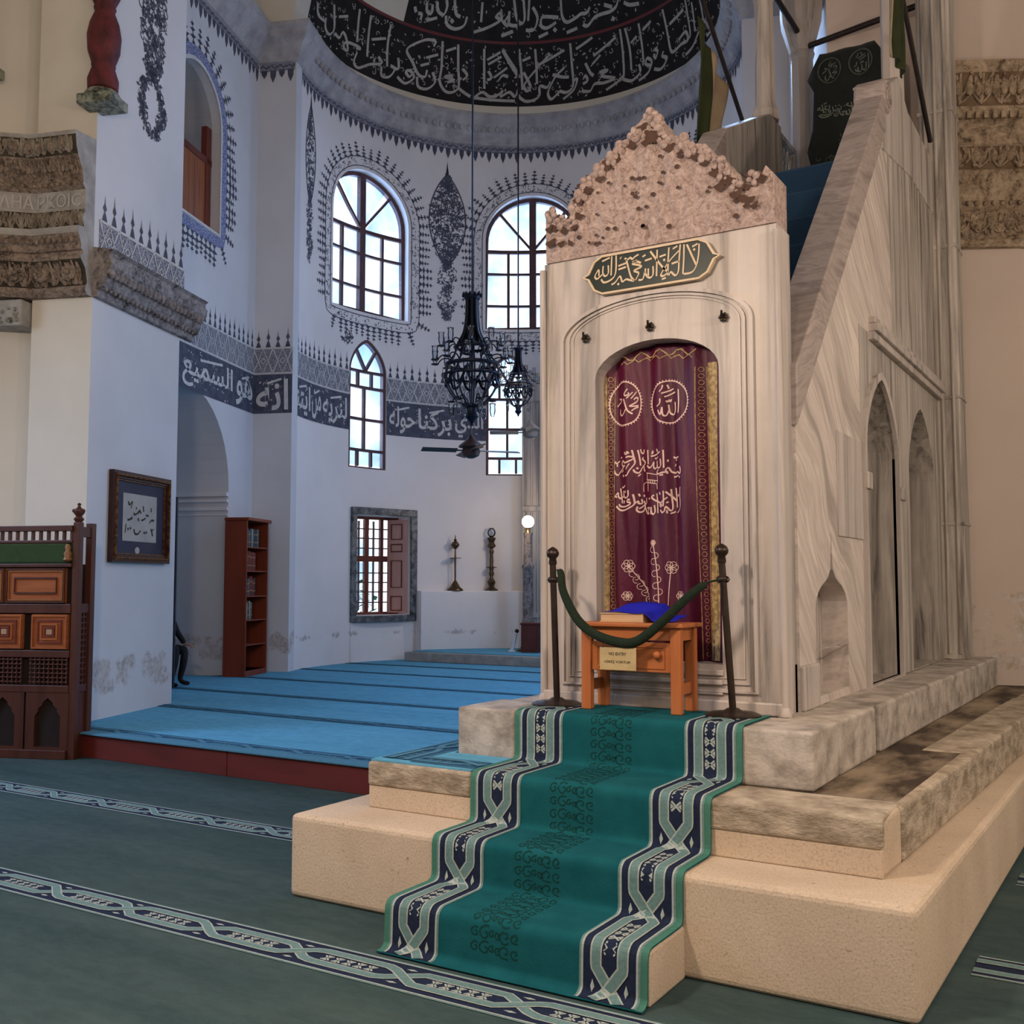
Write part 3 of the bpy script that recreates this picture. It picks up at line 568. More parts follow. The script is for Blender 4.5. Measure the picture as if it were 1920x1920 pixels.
def carpet_border(mb, s0, s1, fn, W, P=.58, ds=.05, phase=0.0, mi=(0, 1, 2)):
    """woven border: navy ground, two interlacing bands, ladder of small crosses between them; chart (s, w, h)"""
    navy, band, line = mi
    n = max(1, int((s1 - s0) / ds)); S = [s0 + (s1 - s0) * i / n for i in range(n + 1)]
    def strip(w0, w1, h, m_):
        mb.add([fn(s, w, h) for s in S for w in (w0, w1)], [(2 * i, 2 * i + 2, 2 * i + 3, 2 * i + 1) for i in range(n)], m_)
    H = W / 2
    strip(-H * .86, H * .86, .003, navy)
    for k in (-1, 1):
        strip(k * H * .86, k * H * .93, .004, line); strip(k * H * .93, k * H * 1.0, .003, band)
    a = H * .44; cross = .30
    for sg, hh in ((1, .0045), (-1, .0065)):
        def wa(s):
            q = (s - phase) / P; i = math.floor(q); f = q - i
            sign = sg if i % 2 == 0 else -sg
            t = min(1, max(0, (f - (.5 - cross / 2)) / cross))
            return a * sign * (1 - 2 * t)
        pts = [(s, wa(s)) for s in S]
        mb.ribbon(pts, H * .19, lambda s, w, hh=hh: fn(s, w, hh), line)
        mb.ribbon(pts, H * .135, lambda s, w, hh=hh: fn(s, w, hh + .001), band)
    i0 = math.floor((s0 - phase) / P)
    for i in range(i0, math.floor((s1 - phase) / P) + 2):
        c = phase + (i + .5) * P
        for k in range(-2, 3):                       # crosses midway between two crossings
            s = c + P / 2 + k * P * .105; r = P * .04
            if s - r < s0 or s + r > s1: continue
            f = lambda x, y: fn(x, y, .0045)
            mb.ribbon([(s - r, -H * .17), (s + r, H * .17)], H * .035, f, line); mb.ribbon([(s - r, H * .17), (s + r, -H * .17)], H * .035, f, line)
            for q in (-1, 1): mb.poly([(s - r * .6, q * H * .2), (s + r * .6, q * H * .2), (s, q * H * .07)], f, line)
        if s0 < c - .03 and c + .03 < s1:
            for q in (-1, 1): mb.poly([(c - .03, q * H * .55), (c, q * H * .48), (c + .03, q * H * .55), (c, q * H * .62)], lambda x, y: fn(x, y, .0045), line)

# ------------------------------------------------------------------ floors
mb = MB(); mb.box(-15, 9, -8, 16, -.2, 0); floor = structure(mb.build('floor', M['carpet'])); floor['label'] = 'worn green prayer carpet over the lower hall floor'
for k, (y, x0, x1) in enumerate(((3.6, -13, 3.5), (2.0, -9, 3.5), (5.2, -13, -3.0), (5.0, -.70, 3.0), (6.55, -.68, 3.0), (.4, -6, 3))):
    mb = MB(); carpet_border(mb, x0, x1, lambda s, w, h, y=y: (s, y - w, h), .27, phase=-3.03)
    mb.build('carpet_border', [M['carpet_navy'], M['carpet_band'], M['carpet_line']], floor)
mb = MB()
mb.add([(-15, 6.5, ZR), (-3.2, 6.5, ZR), (-3.2, 22, ZR), (-15, 22, ZR), (-15, 6.5, .0), (-3.2, 6.5, 0)], [(0, 1, 2, 3), (4, 5, 1, 0)])
rf = structure(mb.build('floor_raised', M['carpet_blue'])); rf['label'] = 'raised floor before the apse under blue prayer carpet'
for (y, x0, x1, W) in ((6.66, -11, -3.3, .26), (8.4, -12, -3.3, .22), (9.9, -12, -3.3, .2), (11.6, -13, -3.3, .2), (13.2, -13, -3.4, .2), (14.6, -13, -3.4, .2)):
    mb = MB(); carpet_border(mb, x0, x1, lambda s, w, h, y=y: (s, y - w, ZR + h), W, phase=-3)
    mb.build('carpet_border', [M['carpet_navy2'], M['carpet_band2'], M['carpet_band2']], rf)
for (x0, x1) in ((-11.0, -6.83), (-6.82, -3.2)):
    mb = MB(); mb.box(x0, x1, 6.47, 6.5, 0, ZR - .015); mb.build('riser_board', M['riser_red'], rf, bevel=.004)
mb = MB(); mb.box(-11, -3.2, 6.44, 6.6, ZR - .012, ZR + .006); mb.build('carpet_edge', M['carpet_band2'], rf, bevel=.005)

# mihrab step: stone kerb with blue-tinted carpet on top
mb = MB(); mb.box(-11.8, -6.5, 15.5, 22, ZR, .40); st = structure(mb.build('floor_mihrab_step', M['carved_pale'], bevel=.015))
st['label'] = 'low stone step in the apse with blue carpet on top'
mb = MB(); mb.box(-11.7, -6.5, 15.62, 22, .40, .415); mb.build('step_carpet', M['carpet_blue'], st)

# ------------------------------------------------------------------ left pier and the wall beside it
PU, PV = -6.3, 9.77
mb = MB()
mb.prism([(PU, PV), (PU, 11.62), (-8.4, 11.62), (-8.4, 10.15), (-7.0, 10.05), (-7.0, PV)], 0.0, 14.4, lambda a, b, c: (a, b, c))
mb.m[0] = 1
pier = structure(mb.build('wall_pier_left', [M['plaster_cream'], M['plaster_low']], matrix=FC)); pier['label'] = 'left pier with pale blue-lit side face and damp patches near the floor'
mb = MB(); mb.prism([(-6.99, 10.06), (-10.0, 8.7), (-10.0, 9.1), (-6.99, 10.5)], 0, 14.4, lambda a, b, c: (a, b, c))
wl = structure(mb.build('wall_exedra_left', M['plaster_cream'], matrix=FC)); wl['label'] = 'cream wall of the left exedra beside the pier'

P_side = lambda s, z, o=0.0: Vector((PU + o, s, z))
# painted band on the pier's side face
mb = MB(); lattice_band(mb, 9.86, 11.70, 5.16, 5.52, P_side, .36, .36)
mb.build('painted_band', [M['fresco_mottle'], M['fresco_white'], M['navy_paint']], pier)
# painted floral pendant on the pier's side face
rng = random.Random(3); mb = MB()
def pend():
    z = rng.uniform(6.85, 10.2); k = (z - 6.85) / 3.4
    if z < 7.6:
        side = rng.choice((-1, 1)); c = 10.85 + side * (.03 + .20 * sin(pi * min(1, (z - 6.85) / .75))); w = .075
    else: c = 10.85; w = .15 + .12 * sin(min(1, (z - 7.6) / 1.5) * pi)
    return c + rng.uniform(-w, w), z, rng.uniform(0, 2 * pi)
leafy(mb, rng, 1150, pend, lambda a, b: P_side(a, b, .006), .075)
mb.build('painted_pendant', M['navy_paint'], pier)

# ------------------------------------------------------------------ left entablature
def polyframes(pts, nrm): return [(lambda a, b, p=p, n=n: Vector((p[0] + n[0] * a, p[1] + n[1] * a, b))) for p, n in zip(pts, nrm)]
ent_pts = [(-10.0, 8.55), (-6.92, 9.80), (PU, PV)]; ent_nrm = [(.38, -.92), (.2, -1.0), (0, -1)]
FR = polyframes(ent_pts, ent_nrm)
trim1 = structure(thing('trim_1', 'deep carved stone entablature with inscription on the left pier', None, FC, kind='structure'))
courses = [('torus_course', 'carved_brown', [(.0, 4.66), (.09, 4.66), (.13, 4.70), (.12, 4.755)]),
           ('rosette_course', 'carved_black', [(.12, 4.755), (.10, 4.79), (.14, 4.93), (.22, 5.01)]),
           ('fillet_course', 'carved_brown', [(.22, 5.01), (.23, 5.05), (.19, 5.06), (.19, 5.10), (.22, 5.11), (.22, 5.16)]),
           ('leaf_course', 'carved_brown', [(.22, 5.16), (.24, 5.20), (.28, 5.27)]),
           ('plain_course', 'carved_pale', [(.28, 5.27), (.28, 5.34), (.18, 5.355)]),
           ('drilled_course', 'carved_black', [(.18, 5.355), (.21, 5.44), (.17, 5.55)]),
           ('inscription_course', 'carved_pale', [(.17, 5.55), (.17, 5.76)]),
           ('bead_course', 'carved_brown', [(.17, 5.76), (.22, 5.80), (.21, 5.85)]),
           ('cove_course', 'carved_brown', [(.21, 5.85), (.24, 5.95), (.32, 6.08)]),
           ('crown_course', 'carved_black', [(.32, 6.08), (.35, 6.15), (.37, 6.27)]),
           ('cap_course', 'carved_pale', [(.37, 6.27), (.38, 6.31), (.0, 6.36)])]
for nme, mt, prof in courses:
    mb = MB(); mb.sweep(prof, FR)
    mb.build(nme, M[mt], trim1)
allp = [p for c in courses for p in c[2]]
mb = MB(); mb.add([FR[-1](a, b) for a, b in allp] + [FR[-1](0, 4.66)], [tuple(range(len(allp) + 1))]); mb.build('end_face', M['carved_pale'], trim1)
def along(pts, d):
    for a, b in zip(pts, pts[1:]):
        L = hypot(b[0] - a[0], b[1] - a[1])
        if d <= L: return (a[0] + (b[0] - a[0]) * d / L, a[1] + (b[1] - a[1]) * d / L), ((b[1] - a[1]) / L, -(b[0] - a[0]) / L)
        d -= L
    return pts[-1], (0, -1)
elen = sum(hypot(b[0] - a[0], b[1] - a[1]) for a, b in zip(ent_pts, ent_pts[1:]))
# rosettes, beads and leaves that stand out of the courses
for i in range(9):
    p, n = along(ent_pts, elen - .17 - i * .33); tx, ty = -n[1], n[0]
    mb = MB()
    for k in range(8):
        a = k * pi / 4; cx, cz = .055 * cos(a), .055 * sin(a)
        mb.ball((p[0] + n[0] * .17 + tx * cx, p[1] + n[1] * .17 + ty * cx, 4.885 + cz), .036, 6)
    mb.ball((p[0] + n[0] * .19, p[1] + n[1] * .19, 4.885), .035, 6)
    mb.build('rosette', M['carved_brown'], trim1, smooth=60)
mb = MB(); rng = random.Random(5)
for i in range(int(elen / .07)):
    p, n = along(ent_pts, .02 + i * .07); tx, ty = -n[1], n[0]
    mb.ball((p[0] + n[0] * .225, p[1] + n[1] * .225, 5.815), .026, 6)
    mb.ball((p[0] + n[0] * .255, p[1] + n[1] * .255, 5.21), .026, 6, sz=1.5)
    if i % 2 == 0: mb.ball((p[0] + n[0] * .355, p[1] + n[1] * .355, 6.17), .05, 6, sz=1.5)
    if i % 3 == 0:
        for k in (-1, 0, 1): mb.ball((p[0] + n[0] * .27 + tx * k * .05, p[1] + n[1] * .27 + ty * k * .05, 5.97), .028, 5, sz=1.7)
    for k in range(3): mb.ball((p[0] + n[0] * .195 + tx * rng.uniform(-.04, .04), p[1] + n[1] * .195 + ty * rng.uniform(-.04, .04), 5.45 + rng.uniform(-.07, .07)), rng.uniform(.014, .024), 5)
mb.build('carved_beads', M['carved_brown'], trim1, smooth=60, kind='stuff')
def course_chart(pts, prof, extra=0.0):
    z0, z1 = prof[0][1], prof[-1][1]
    def fn(d, z):
        p, n = along(pts, d)
        for (a, za), (b, zb) in zip(prof, prof[1:]):
            if za <= z <= zb: o = a + (b - a) * (z - za) / max(1e-6, zb - za); break
        else: o = prof[-1][0]
        o += extra; return Vector((p[0] + n[0] * o, p[1] + n[1] * o, z))
    return fn
def leaf_relief(owner, pts, prof, L0, L1, pitch, m, seed, size, name='carved_leaves'):
    """raised stems and leaves over the dark ground of a course, one scroll per pitch"""
    rng = random.Random(seed); mb = MB(); z0, z1 = prof[0][1] + .012, prof[-1][1] - .012; h = z1 - z0; fn = course_chart(pts, prof, .010)
    d = L0
    while d < L1 - pitch:
        c = d + pitch / 2; zc = (z0 + z1) / 2
        for k in (-1, 1):
            P = [(c + k * pitch * (.08 + .36 * sin(q * .42)), z0 + h * (.05 + .9 * q / 8) if q < 5 else zc + h * .42 * cos((q - 5) * .9)) for q in range(9)]
            mb.tube([fn(a, min(max(b, z0), z1)) for a, b in smooth_path(P, 3)], size * .55, 5)
            for q in range(4):
                a = c + k * pitch * rng.uniform(.1, .46); b = rng.uniform(z0, z1)
                mb.ball(fn(a, b), size * rng.uniform(.6, 1.0), 5, sz=rng.uniform(.8, 1.7))
        mb.tube([fn(c, z0), fn(c, zc), fn(c, z1)], [size * .7, size * 1.1, size * .4], 6)
        d += pitch
    mb.build(name, m, owner, smooth=60, kind='stuff')
PRF = {c[0]: c[2] for c in courses}
leaf_relief(trim1, ent_pts, PRF['drilled_course'], .02, elen + .06, .11, M['carved_leaf'], 61, .019)
leaf_relief(trim1, ent_pts, PRF['crown_course'], .02, elen + .06, .10, M['carved_leaf'], 62, .020)
leaf_relief(trim1, ent_pts, PRF['rosette_course'], .0, elen + .08, .13, M['carved_brown'], 63, .024)
leaf_relief(trim1, ent_pts, PRF['cove_course'], .0, elen, .14, M['carved_brown'], 64, .016)
M['frieze_letter'] = mat('frieze_letter', (0.50, 0.48, 0.45), (0.38, 0.36, 0.34), 8, rough=.8)
mb = MB()
for body, d0, d1 in (('ΡΚΟΙC', elen - .56, elen - .04), ('ΛΗΑ', elen - 1.02, elen - .68)):
    def on_frieze(x, y):
        p, n = along(ent_pts, x); return Vector((p[0] + n[0] * .179, p[1] + n[1] * .179, y))
    write(mb, body, d0, d1, 5.585, 5.73, on_frieze, 0, .006)
mb.build('frieze_letters', M['frieze_letter'], trim1)
# shorter moulding that runs on along the pier's side face
mb = MB(); prof = [(0, 4.66), (.05, 4.67), (.06, 4.74), (.12, 4.78), (.16, 4.90), (.22, 4.98), (.23, 5.06), (.19, 5.07), (.20, 5.13), (.24, 5.16), (.0, 5.2)]
mb.sweep(prof, [lambda a, b, v=v: Vector((PU + a, v, b)) for v in (PV, 10.4, 11.0, 11.88)], caps=True)
mb.build('side_moulding', M['carved_grey'], trim1)
mb = MB()
for i in range(24):
    v = PV + .06 + i * .086
    mb.ball((PU + .18, v, 4.93), .045, 6, sz=1.5); mb.ball((PU + .10, v + .03, 4.76), .028, 5)
mb.build('side_moulding_leaves', M['carved_grey'], trim1, smooth=60, kind='stuff')
# capital fragment let into the wall below
mb = MB(); mb.box(-7.75, -7.02, 9.62, 9.95, 4.36, 4.64); mb.build('capital_fragment', M['carved_pale'], trim1, bevel=.02)
mb = MB(); rng = random.Random(8)
for i in range(46): mb.ball((rng.uniform(-7.7, -7.06), 9.615, rng.uniform(4.38, 4.56)), rng.uniform(.014, .03), 5)
mb.build('capital_carving', M['carved_green'], trim1, kind='stuff')

# painted red colonnettes on the upper pier
def colonnette(u, v, z):
    t = thing('painted_colonnette', 'red marbled half-column on a grey-green base, upper left pier', 'column', FC @ Matrix.Translation((u, v, z)))
    mb = MB(); mb.lathe([(.10, .16), (.155, .2), (.16, .3), (.115, .44), (.125, .46), (.12, .48), (.165, .62), (.175, .78), (.15, .92), (.10, 1.05), (.115, 1.09), (.105, 1.12), (.15, 1.22), (.17, 1.3)], 18)
    mb.build('shaft', M['red_paint'], t, smooth=50)
    mb = MB(); mb.box(-.2, .2, -.17, .17, 0, .11); mb.lathe([(.2, .11), (.16, .17), (.11, .19)], 14); mb.build('base', M['green_marble'], t, bevel=.015)
    mb = MB(); mb.lathe([(.17, 1.3), (.2, 1.42), (.2, 1.7)], 14); mb.build('capital', M['green_marble'], t)
    return t
c1 = colonnette(-6.20, 9.70, 6.66); c1['label'] = 'red marbled colonnette at the pier corner above the carved entablature'
c2 = colonnette(-7.45, 9.38, 6.98); c2['label'] = 'red marbled colonnette cut by the left edge of the picture'

# ------------------------------------------------------------------ bema wall on the left, with the deep arch and the gallery opening
BU = -7.35
P_bema = lambda s, z, o=0.0: Vector((BU + o, s, z))
low_arch = arch(12.4, 15.2, ZR - .06, 3.15, 1.42, 20)
up_arch = arch(13.2, 14.73, 7.04, 8.68, .77, 16)
mb = MB(); panel(mb, [(11.6, ZR - .1), (16.06, ZR - .1), (16.06, 11.1), (11.6, 11.1)], [low_arch, up_arch], P_bema)
mb.prism(low_arch, 0, -2.2, P_bema, caps=False); mb.prism(up_arch, 0, -.16, P_bema, caps=False)
mb.box(-9.62, -9.55, 11.8, 16.0, ZR, 6.5); mb.box(-9.55, -7.40, 12.0, 12.1, 6.7, 10.5)
bema = structure(mb.build('wall_bema_left', M['plaster_low'], matrix=FC)); bema['label'] = 'whitewashed wall with deep arch below and small gallery opening above'
mb = MB(); g = lambda a, b, c: Vector((-7.52 + c, a, b))
mb.prism(arch(12.6, 15.6, 6.8, 8.4, 1.3, 14), 0, -2.4, g, caps=False); mb.prism(arch(12.6, 15.6, 6.8, 8.4, 1.3, 14), -2.38, -2.4, g)
mb.build('gallery_vault', M['plaster'], bema)
for z0, z1, d in ((2.72, 2.75, .02), (2.80, 2.86, .035), (2.93, 2.98, .05), (3.02, 3.09, .06)):
    mb = MB(); mb.box(BU - 2.1, BU - .0, 15.2 - d, 15.21, z0, z1); mb.build('impost_moulding', M['plaster'], bema, bevel=.008)
# painted frame of the gallery opening
rng = random.Random(11); mb = MB()
arch_fringe(mb, up_arch, P_bema, .03, .40, rng, .125, 0, 1, .17)
mb.build('painted_frame', [M['navy_paint'], M['blue_fresco']], bema)
mb = MB(); mb.ribbon([(a, b) for a, b in up_arch], .028, lambda a, b: P_bema(a, b, .009), closed=True); mb.build('painted_outline', M['fresco_white'], bema)
# wooden boarding in the gallery opening, board by board
t = thing('gallery_parapet', 'reddish wooden board parapet in the arched gallery opening', 'parapet', FC)
for i in range(9):
    v0 = 13.2 + i * .168
    mb = MB(); mb.box(-7.56, -7.52, v0 + .003, v0 + .164, 7.04, 8.16); mb.build('board', M['shutter'], t, bevel=.005)
mb = MB(); mb.box(-7.58, -7.50, 13.2, 14.73, 8.14, 8.24); mb.build('top_rail', M['red_wood'], t, bevel=.008)
mb = MB(); mb.box(-7.6, -7.5, 14.55, 14.70, 7.04, 8.74); mb.build('post', M['red_wood'], t, bevel=.01)

# pilaster between bema and apse
mb = MB(); mb.prism([(-7.35, 16.06), (-6.674, 16.06), (-6.674, 16.3), (-7.6, 16.3), (-7.6, 16.06)], ZR, 11.1, lambda a, b, c: (a, b, c))
pil = structure(mb.build('wall_pilaster', M['plaster_low'], matrix=FC)); pil['label'] = 'narrow pilaster between side wall and apse'
P_pil = lambda s, z, o=0.0: Vector((s, 16.06 - o, z))

# ------------------------------------------------------------------ apse wall with its window openings
def ang_arch(t0, t1, z0, zs, rise, n, pointed=0.0): return arch(t0 * AR, t1 * AR, z0, zs, rise, n, pointed)
UW = [(.2877, .7932), (1.2285, 1.734), (2.17, 2.675)]
LW = [(.4212, .6657), (1.232, 1.4766), (2.38, 2.63)]
holes = [ang_arch(a, b, 6.72, 8.52, .935, 22) for a, b in UW] + [ang_arch(a, b, 3.79, 5.62, .60, 18, .35) for a, b in LW]
rw = (.475 * AR, .815 * AR, 1.07, 2.93)
holes.append([(rw[0], rw[2]), (rw[1], rw[2]), (rw[1], rw[3]), (rw[0], rw[3])])
S0, S1 = -.119 * AR, (pi + .119) * AR
mb = MB(); panel(mb, [(S0, ZR), (S1, ZR), (S1, 10.6), (S0, 10.6)], holes, apse_pt, .22, depth=.55)
apse = structure(mb.build('wall_apse', M['plaster_apse'], matrix=FC, smooth=40)); apse['label'] = 'curved whitewashed apse wall with arched windows'
# wall swells forward below the candle ledge
mb = MB(); a0, a1 = .845 * AR, 1.62 * AR
prof = [(0, ZR), (.27, ZR), (.27, 1.50), (.25, 1.52), (0, 1.52)]
mb.sweep(prof, [lambda a, b, s=a0 + (a1 - a0) * i / 14: apse_pt(s, b, a) for i in range(15)], caps=True)
mb.build('wall_ledge', M['plaster_apse'], apse)
mb = MB()
for t in (.448, .858): mb.box(t * AR - .02, t * AR + .02, 0, .025, ZR, 1.0, fn=lambda s, o, z: apse_pt(s, z, o))
mb.build('dado_seam', M['plaster_apse'], apse)

# lettering and lattice bands round bema, pilaster and apse
TX = [('هو السميع البصير', 11.75, 16.02, P_bema), ('انه', -7.33, -6.70, P_pil), ('لنريه من ايتنا', -.10 * AR, .415 * AR, apse_pt),
      ('الذي بركنا حوله', .675 * AR, 1.225 * AR, apse_pt), ('المسجد الاقصا', 1.485 * AR, 2.375 * AR, apse_pt)]
rng = random.Random(21)
for body, s0, s1, fn in TX:
    own = bema if fn is P_bema else pil if fn is P_pil else apse
    mb = MB(); n = max(2, int((s1 - s0) / .25)); E0 = .03
    for i in range(n):
        a, b = s0 - E0 + (s1 - s0 + 2 * E0) * i / n, s0 - E0 + (s1 - s0 + 2 * E0) * (i + 1) / n
        mb.add([fn(a, 4.47, .004), fn(b, 4.47, .004), fn(b, 5.12, .004), fn(a, 5.12, .004)], [(0, 1, 2, 3)], 0)
    f = lambda a, b: fn(a, b, .012)
    words = body.split(' '); tot = sum(len(w) + .4 for w in words); x = s0
    for w in reversed(words):
        wd = (s1 - s0) * (len(w) + .4) / tot
        write(mb, shape_arabic(w), x + wd * .05, x + wd * .95, 4.52, 5.04, f, 1, .018)
        pen(mb, [[(x + wd * .35, 4.97), (x + wd * .75, 5.04)]], f, .02, .8, mi=1)
        x += wd
    leafy(mb, rng, int((s1 - s0) * 26), lambda: (rng.uniform(s0 + .03, s1 - .03), rng.uniform(4.52, 5.08), rng.uniform(0, 6.3)), lambda a, b: fn(a, b, .009), .045, 1)
    mb.build('lettering_band', [M['navy_paint'], M['fresco_white']], own)
    mb = MB(); lattice_band(mb, s0 - E0, s1 + E0, 5.14, 5.56, fn, .36, .33)
    mb.build('painted_band', [M['fresco_mottle'], M['fresco_white'], M['navy_paint']], own)
# sprigs round the upper windows, hanging sprigs below their sills
for i, (a, b) in enumerate(UW):
    rng = random.Random(30 + i); mb = MB()
    arch_fringe(mb, holes[i], apse_pt, .07, .30, rng, .11, 0, None, .17)
    c = 1 if i == 0 else -1
    mb.build('painted_window_border', [M['navy_paint'], M['fresco_mottle']], apse)
# painted cypress medallions
def medallion(t, z0, zm, z1, w, seed, size):
    rng = random.Random(seed); mb = MB(); f = lambda a, b: apse_pt(a, b, .006)
    def pt():
        z = rng.uniform(zm, z1); k = (z - zm) / (z1 - zm); hw = w * max(.06, sin(pi * min(1, k * 1.04)) ** .75)
        return t * AR + rng.uniform(-1, 1) * hw, z, rng.uniform(0, 2 * pi)
    leafy(mb, rng, int(950 * w * (z1 - zm)), pt, f, size)
    def pt2():
        k = rng.random(); z = z0 + (zm - z0) * k
        hw = .05 + .14 * max(0, sin(pi * min(1, abs(k - .55) * 2.2))) * (w / .35)
        return t * AR + rng.uniform(-1, 1) * hw, z, rng.uniform(0, 2 * pi)
    leafy(mb, rng, int(210 * (zm - z0)), pt2, f, size * .8)
    P = []
    for k in range(25):
        z = zm + (z1 - zm) * k / 24; P.append(z)
    for sg in (-1, 1):
        mb.ribbon([(t * AR + sg * (w * max(.02, sin(pi * (z - zm) / (z1 - zm))) ** .75 + .02), z) for z in P], .014, f)
    for k in range(8): mb.poly([(t * AR - .03 + .0 * k, z1 + .05), (t * AR, z1 + .3), (t * AR + .03, z1 + .05), (t * AR, z1 - .05)], f)
    mb.build('painted_medallion', M['navy_paint'], apse)
medallion(1.015, 6.84, 7.95, 9.75, .36, 41, .085)
medallion(.071, 7.25, 8.3, 9.95, .17, 42, .07)
# small painted flourish beside the pointed window
mb = MB(); rng = random.Random(44)
leafy(mb, rng, 26, lambda: (.40 * AR + rng.uniform(-.1, .12), 6.16 + rng.uniform(-.1, .1), rng.uniform(0, 6.3)), lambda a, b: apse_pt(a, b, .006), .08); mb.build('painted_flourish', M['navy_paint'], apse)

# ------------------------------------------------------------------ cornice, fringe below it, semidome
path = [((-7.35, 11.0), (1, 0)), ((-7.35, 16.06), (1, -1)), ((-6.674, 16.06), (1, -1))]
for i in range(1, 41):
    t = -.06 + (pi + .12) * i / 40 if i < 40 else pi + .119
    path.append(((AC_U - AR * cos(t), AC_V + AR * sin(t)), (cos(t), -sin(t))))
path += [((.674, 16.06), (-1, -1)), ((1.35, 16.06), (-1, -1)), ((1.35, 11.0), (-1, 0))]
fr = polyframes([p for p, n in path], [n for p, n in path])
trim2 = structure(thing('trim_2', 'grey moulded cornice running round the apse below the semidome', None, FC, kind='structure'))
for nme, prof in (('bed_moulding', [(0, 10.45), (.05, 10.46), (.06, 10.52), (.10, 10.56), (.12, 10.62)]),
                  ('cyma', [(.12, 10.62), (.16, 10.70), (.27, 10.80), (.30, 10.90)]), ('corona', [(.30, 10.90), (.34, 10.92), (.34, 11.0), (.0, 11.04)])):
    mb = MB(); mb.sweep(prof, fr); mb.build(nme, M['cornice'], trim2, smooth=30)
mb = MB()
for i in range(3, 43):
    for k in (.0, .5):
        p0, p1 = path[i], path[min(i + 1, 43)]
        p = tuple(a + (b - a) * k for a, b in zip(p0[0], p1[0])); n = p0[1]
        mb.ball((p[0] + n[0] * .2, p[1] + n[1] * .2, 10.74), .055, 6, sz=1.6)
mb.build('cornice_leaves', M['cornice'], trim2, smooth=60, kind='stuff')
# painted fringe hanging below the cornice
rng = random.Random(50)
for (s0, s1, fn, own) in ((11.75, 16.04, P_bema, bema), (-7.33, -6.70, P_pil, pil), (S0 + .05, S1 - .05, apse_pt, apse)):
    mb = MB(); n = max(1, int((s1 - s0) / .3)); f = lambda a, b: fn(a, b, .007)
    for i in range(n):
        a, b = s0 + (s1 - s0) * i / n, s0 + (s1 - s0) * (i + 1) / n
        mb.add([fn(a, 10.32, .004), fn(b, 10.32, .004), fn(b, 10.46, .004), fn(a, 10.46, .004)], [(0, 1, 2, 3)], 1)
    q = int((s1 - s0) / .14); d = (s1 - s0) / q
    for i in range(q):
        a = s0 + (i + .5) * d; h = .22 if i % 2 else .14
        mb.poly([(a - d * .36, 10.34), (a + d * .36, 10.34), (a + d * .3, 10.34 - h * .5), (a, 10.34 - h), (a - d * .3, 10.34 - h * .5)][::-1], f, 0)
        mb.ribbon([(a - d * .5, 10.38), (a - d * .2, 10.43), (a + d * .2, 10.37), (a + d * .5, 10.42)], .012, f, 0)
    mb.build('painted_fringe', [M['navy_paint'], M['fresco_mottle']], own)

DZ, DR = 11.0, 3.8
def dome_pt(t, ph, o=0.0):
    r = DR - o; return Vector((AC_U - r * cos(ph) * cos(t), AC_V + r * cos(ph) * sin(t), DZ + r * sin(ph)))
PH = [0, 2.6, 5.2, 9.7, 14.2, 18.7, 23.2, 24.0, 30, 36, 41, 42, 55, 70, 88]
NT = 64
mb = MB(); b0 = 0
for i in range(NT + 1):
    t = -.04 + (pi + .08) * i / NT
    for p in PH: mb.v.append(tuple(dome_pt(t, radians(p))))
for i in range(NT):
    tm = -.04 + (pi + .08) * (i + .5) / NT
    for j in range(len(PH) - 1):
        q = i * len(PH) + j; pm = (PH[j] + PH[j + 1]) / 2
        k = 0
        if 5.2 < pm < 23.2: k = 1
        elif 23.2 < pm < 24 : k = 2
        elif 24 < pm < 41 and .73 < tm < pi - .62: k = 1
        elif 41 < pm < 42 and .73 < tm < pi - .62: k = 2
        mb.f.append([q, q + len(PH), q + len(PH) + 1, q + 1]); mb.m.append(k)
dome = structure(mb.build('ceiling_semidome', [M['plaster_cream'], M['dome_black'], M['dome_red']], matrix=FC, smooth=60)); dome['label'] = 'apse semidome with two black bands of white calligraphy'

# ------------------------------------------------------------------ right pier, its entablature, bema right wall, shell of the hall
rp = [(1.36, 16.2), (1.36, 11.25), (2.3, 11.12), (3.2, 11.22), (4.2, 11.62), (5.2, 12.3), (6.6, 13.6)]
mb = MB(); n = len(rp)
mb.add([(a, b, z) for z in (0, 14.4) for a, b in rp], [(i, i + 1, n + i + 1, n + i) for i in range(n - 1)])
mb.f[0:1] = []; mb.m[0:1] = []
wr = structure(mb.build('wall_pier_right', M['plaster_right'], matrix=FC)); wr['label'] = 'warm tan wall of the right pier with flaking patches'
P_br = lambda s, z, o=0.0: Vector((1.36 - o, s, z))
mb = MB(); panel(mb, [(11.25, ZR), (16.2, ZR), (16.2, 14.4), (11.25, 14.4)], [arch(12.6, 14.6, 1.7, 4.1, .9), arch(12.8, 14.4, 6.8, 8.6, .75)], P_br, depth=.5)
wbr = structure(mb.build('wall_bema_right', M['plaster'], matrix=FC)); wbr['label'] = 'plastered side wall right of the apse, behind the minbar'
mb = MB(); mb.prism([(.674, 16.06), (1.36, 16.06), (1.36, 16.3), (.674, 16.3)], ZR, 11.1, lambda a, b, c: (a, b, c))
w = structure(mb.build('wall_pilaster_right', M['plaster'], matrix=FC)); w['label'] = 'pilaster right of the apse, hidden by the minbar'
M['carved_right_dark'] = mat('carved_right_hollow', (0.10, 0.06, 0.035), (0.20, 0.14, 0.09), 6, rough=.9)
trim3 = structure(thing('trim_3', 'weathered carved entablature on the right pier', None, FC, kind='structure'))
rpts = [(2.42, 11.13), (2.6, 11.14), (3.2, 11.22), (4.2, 11.62), (5.2, 12.3)]; rn = [(0, -1), (.05, -1), (.18, -.98), (.42, -.9), (.56, -.83)]
FR3 = polyframes(rpts, rn)
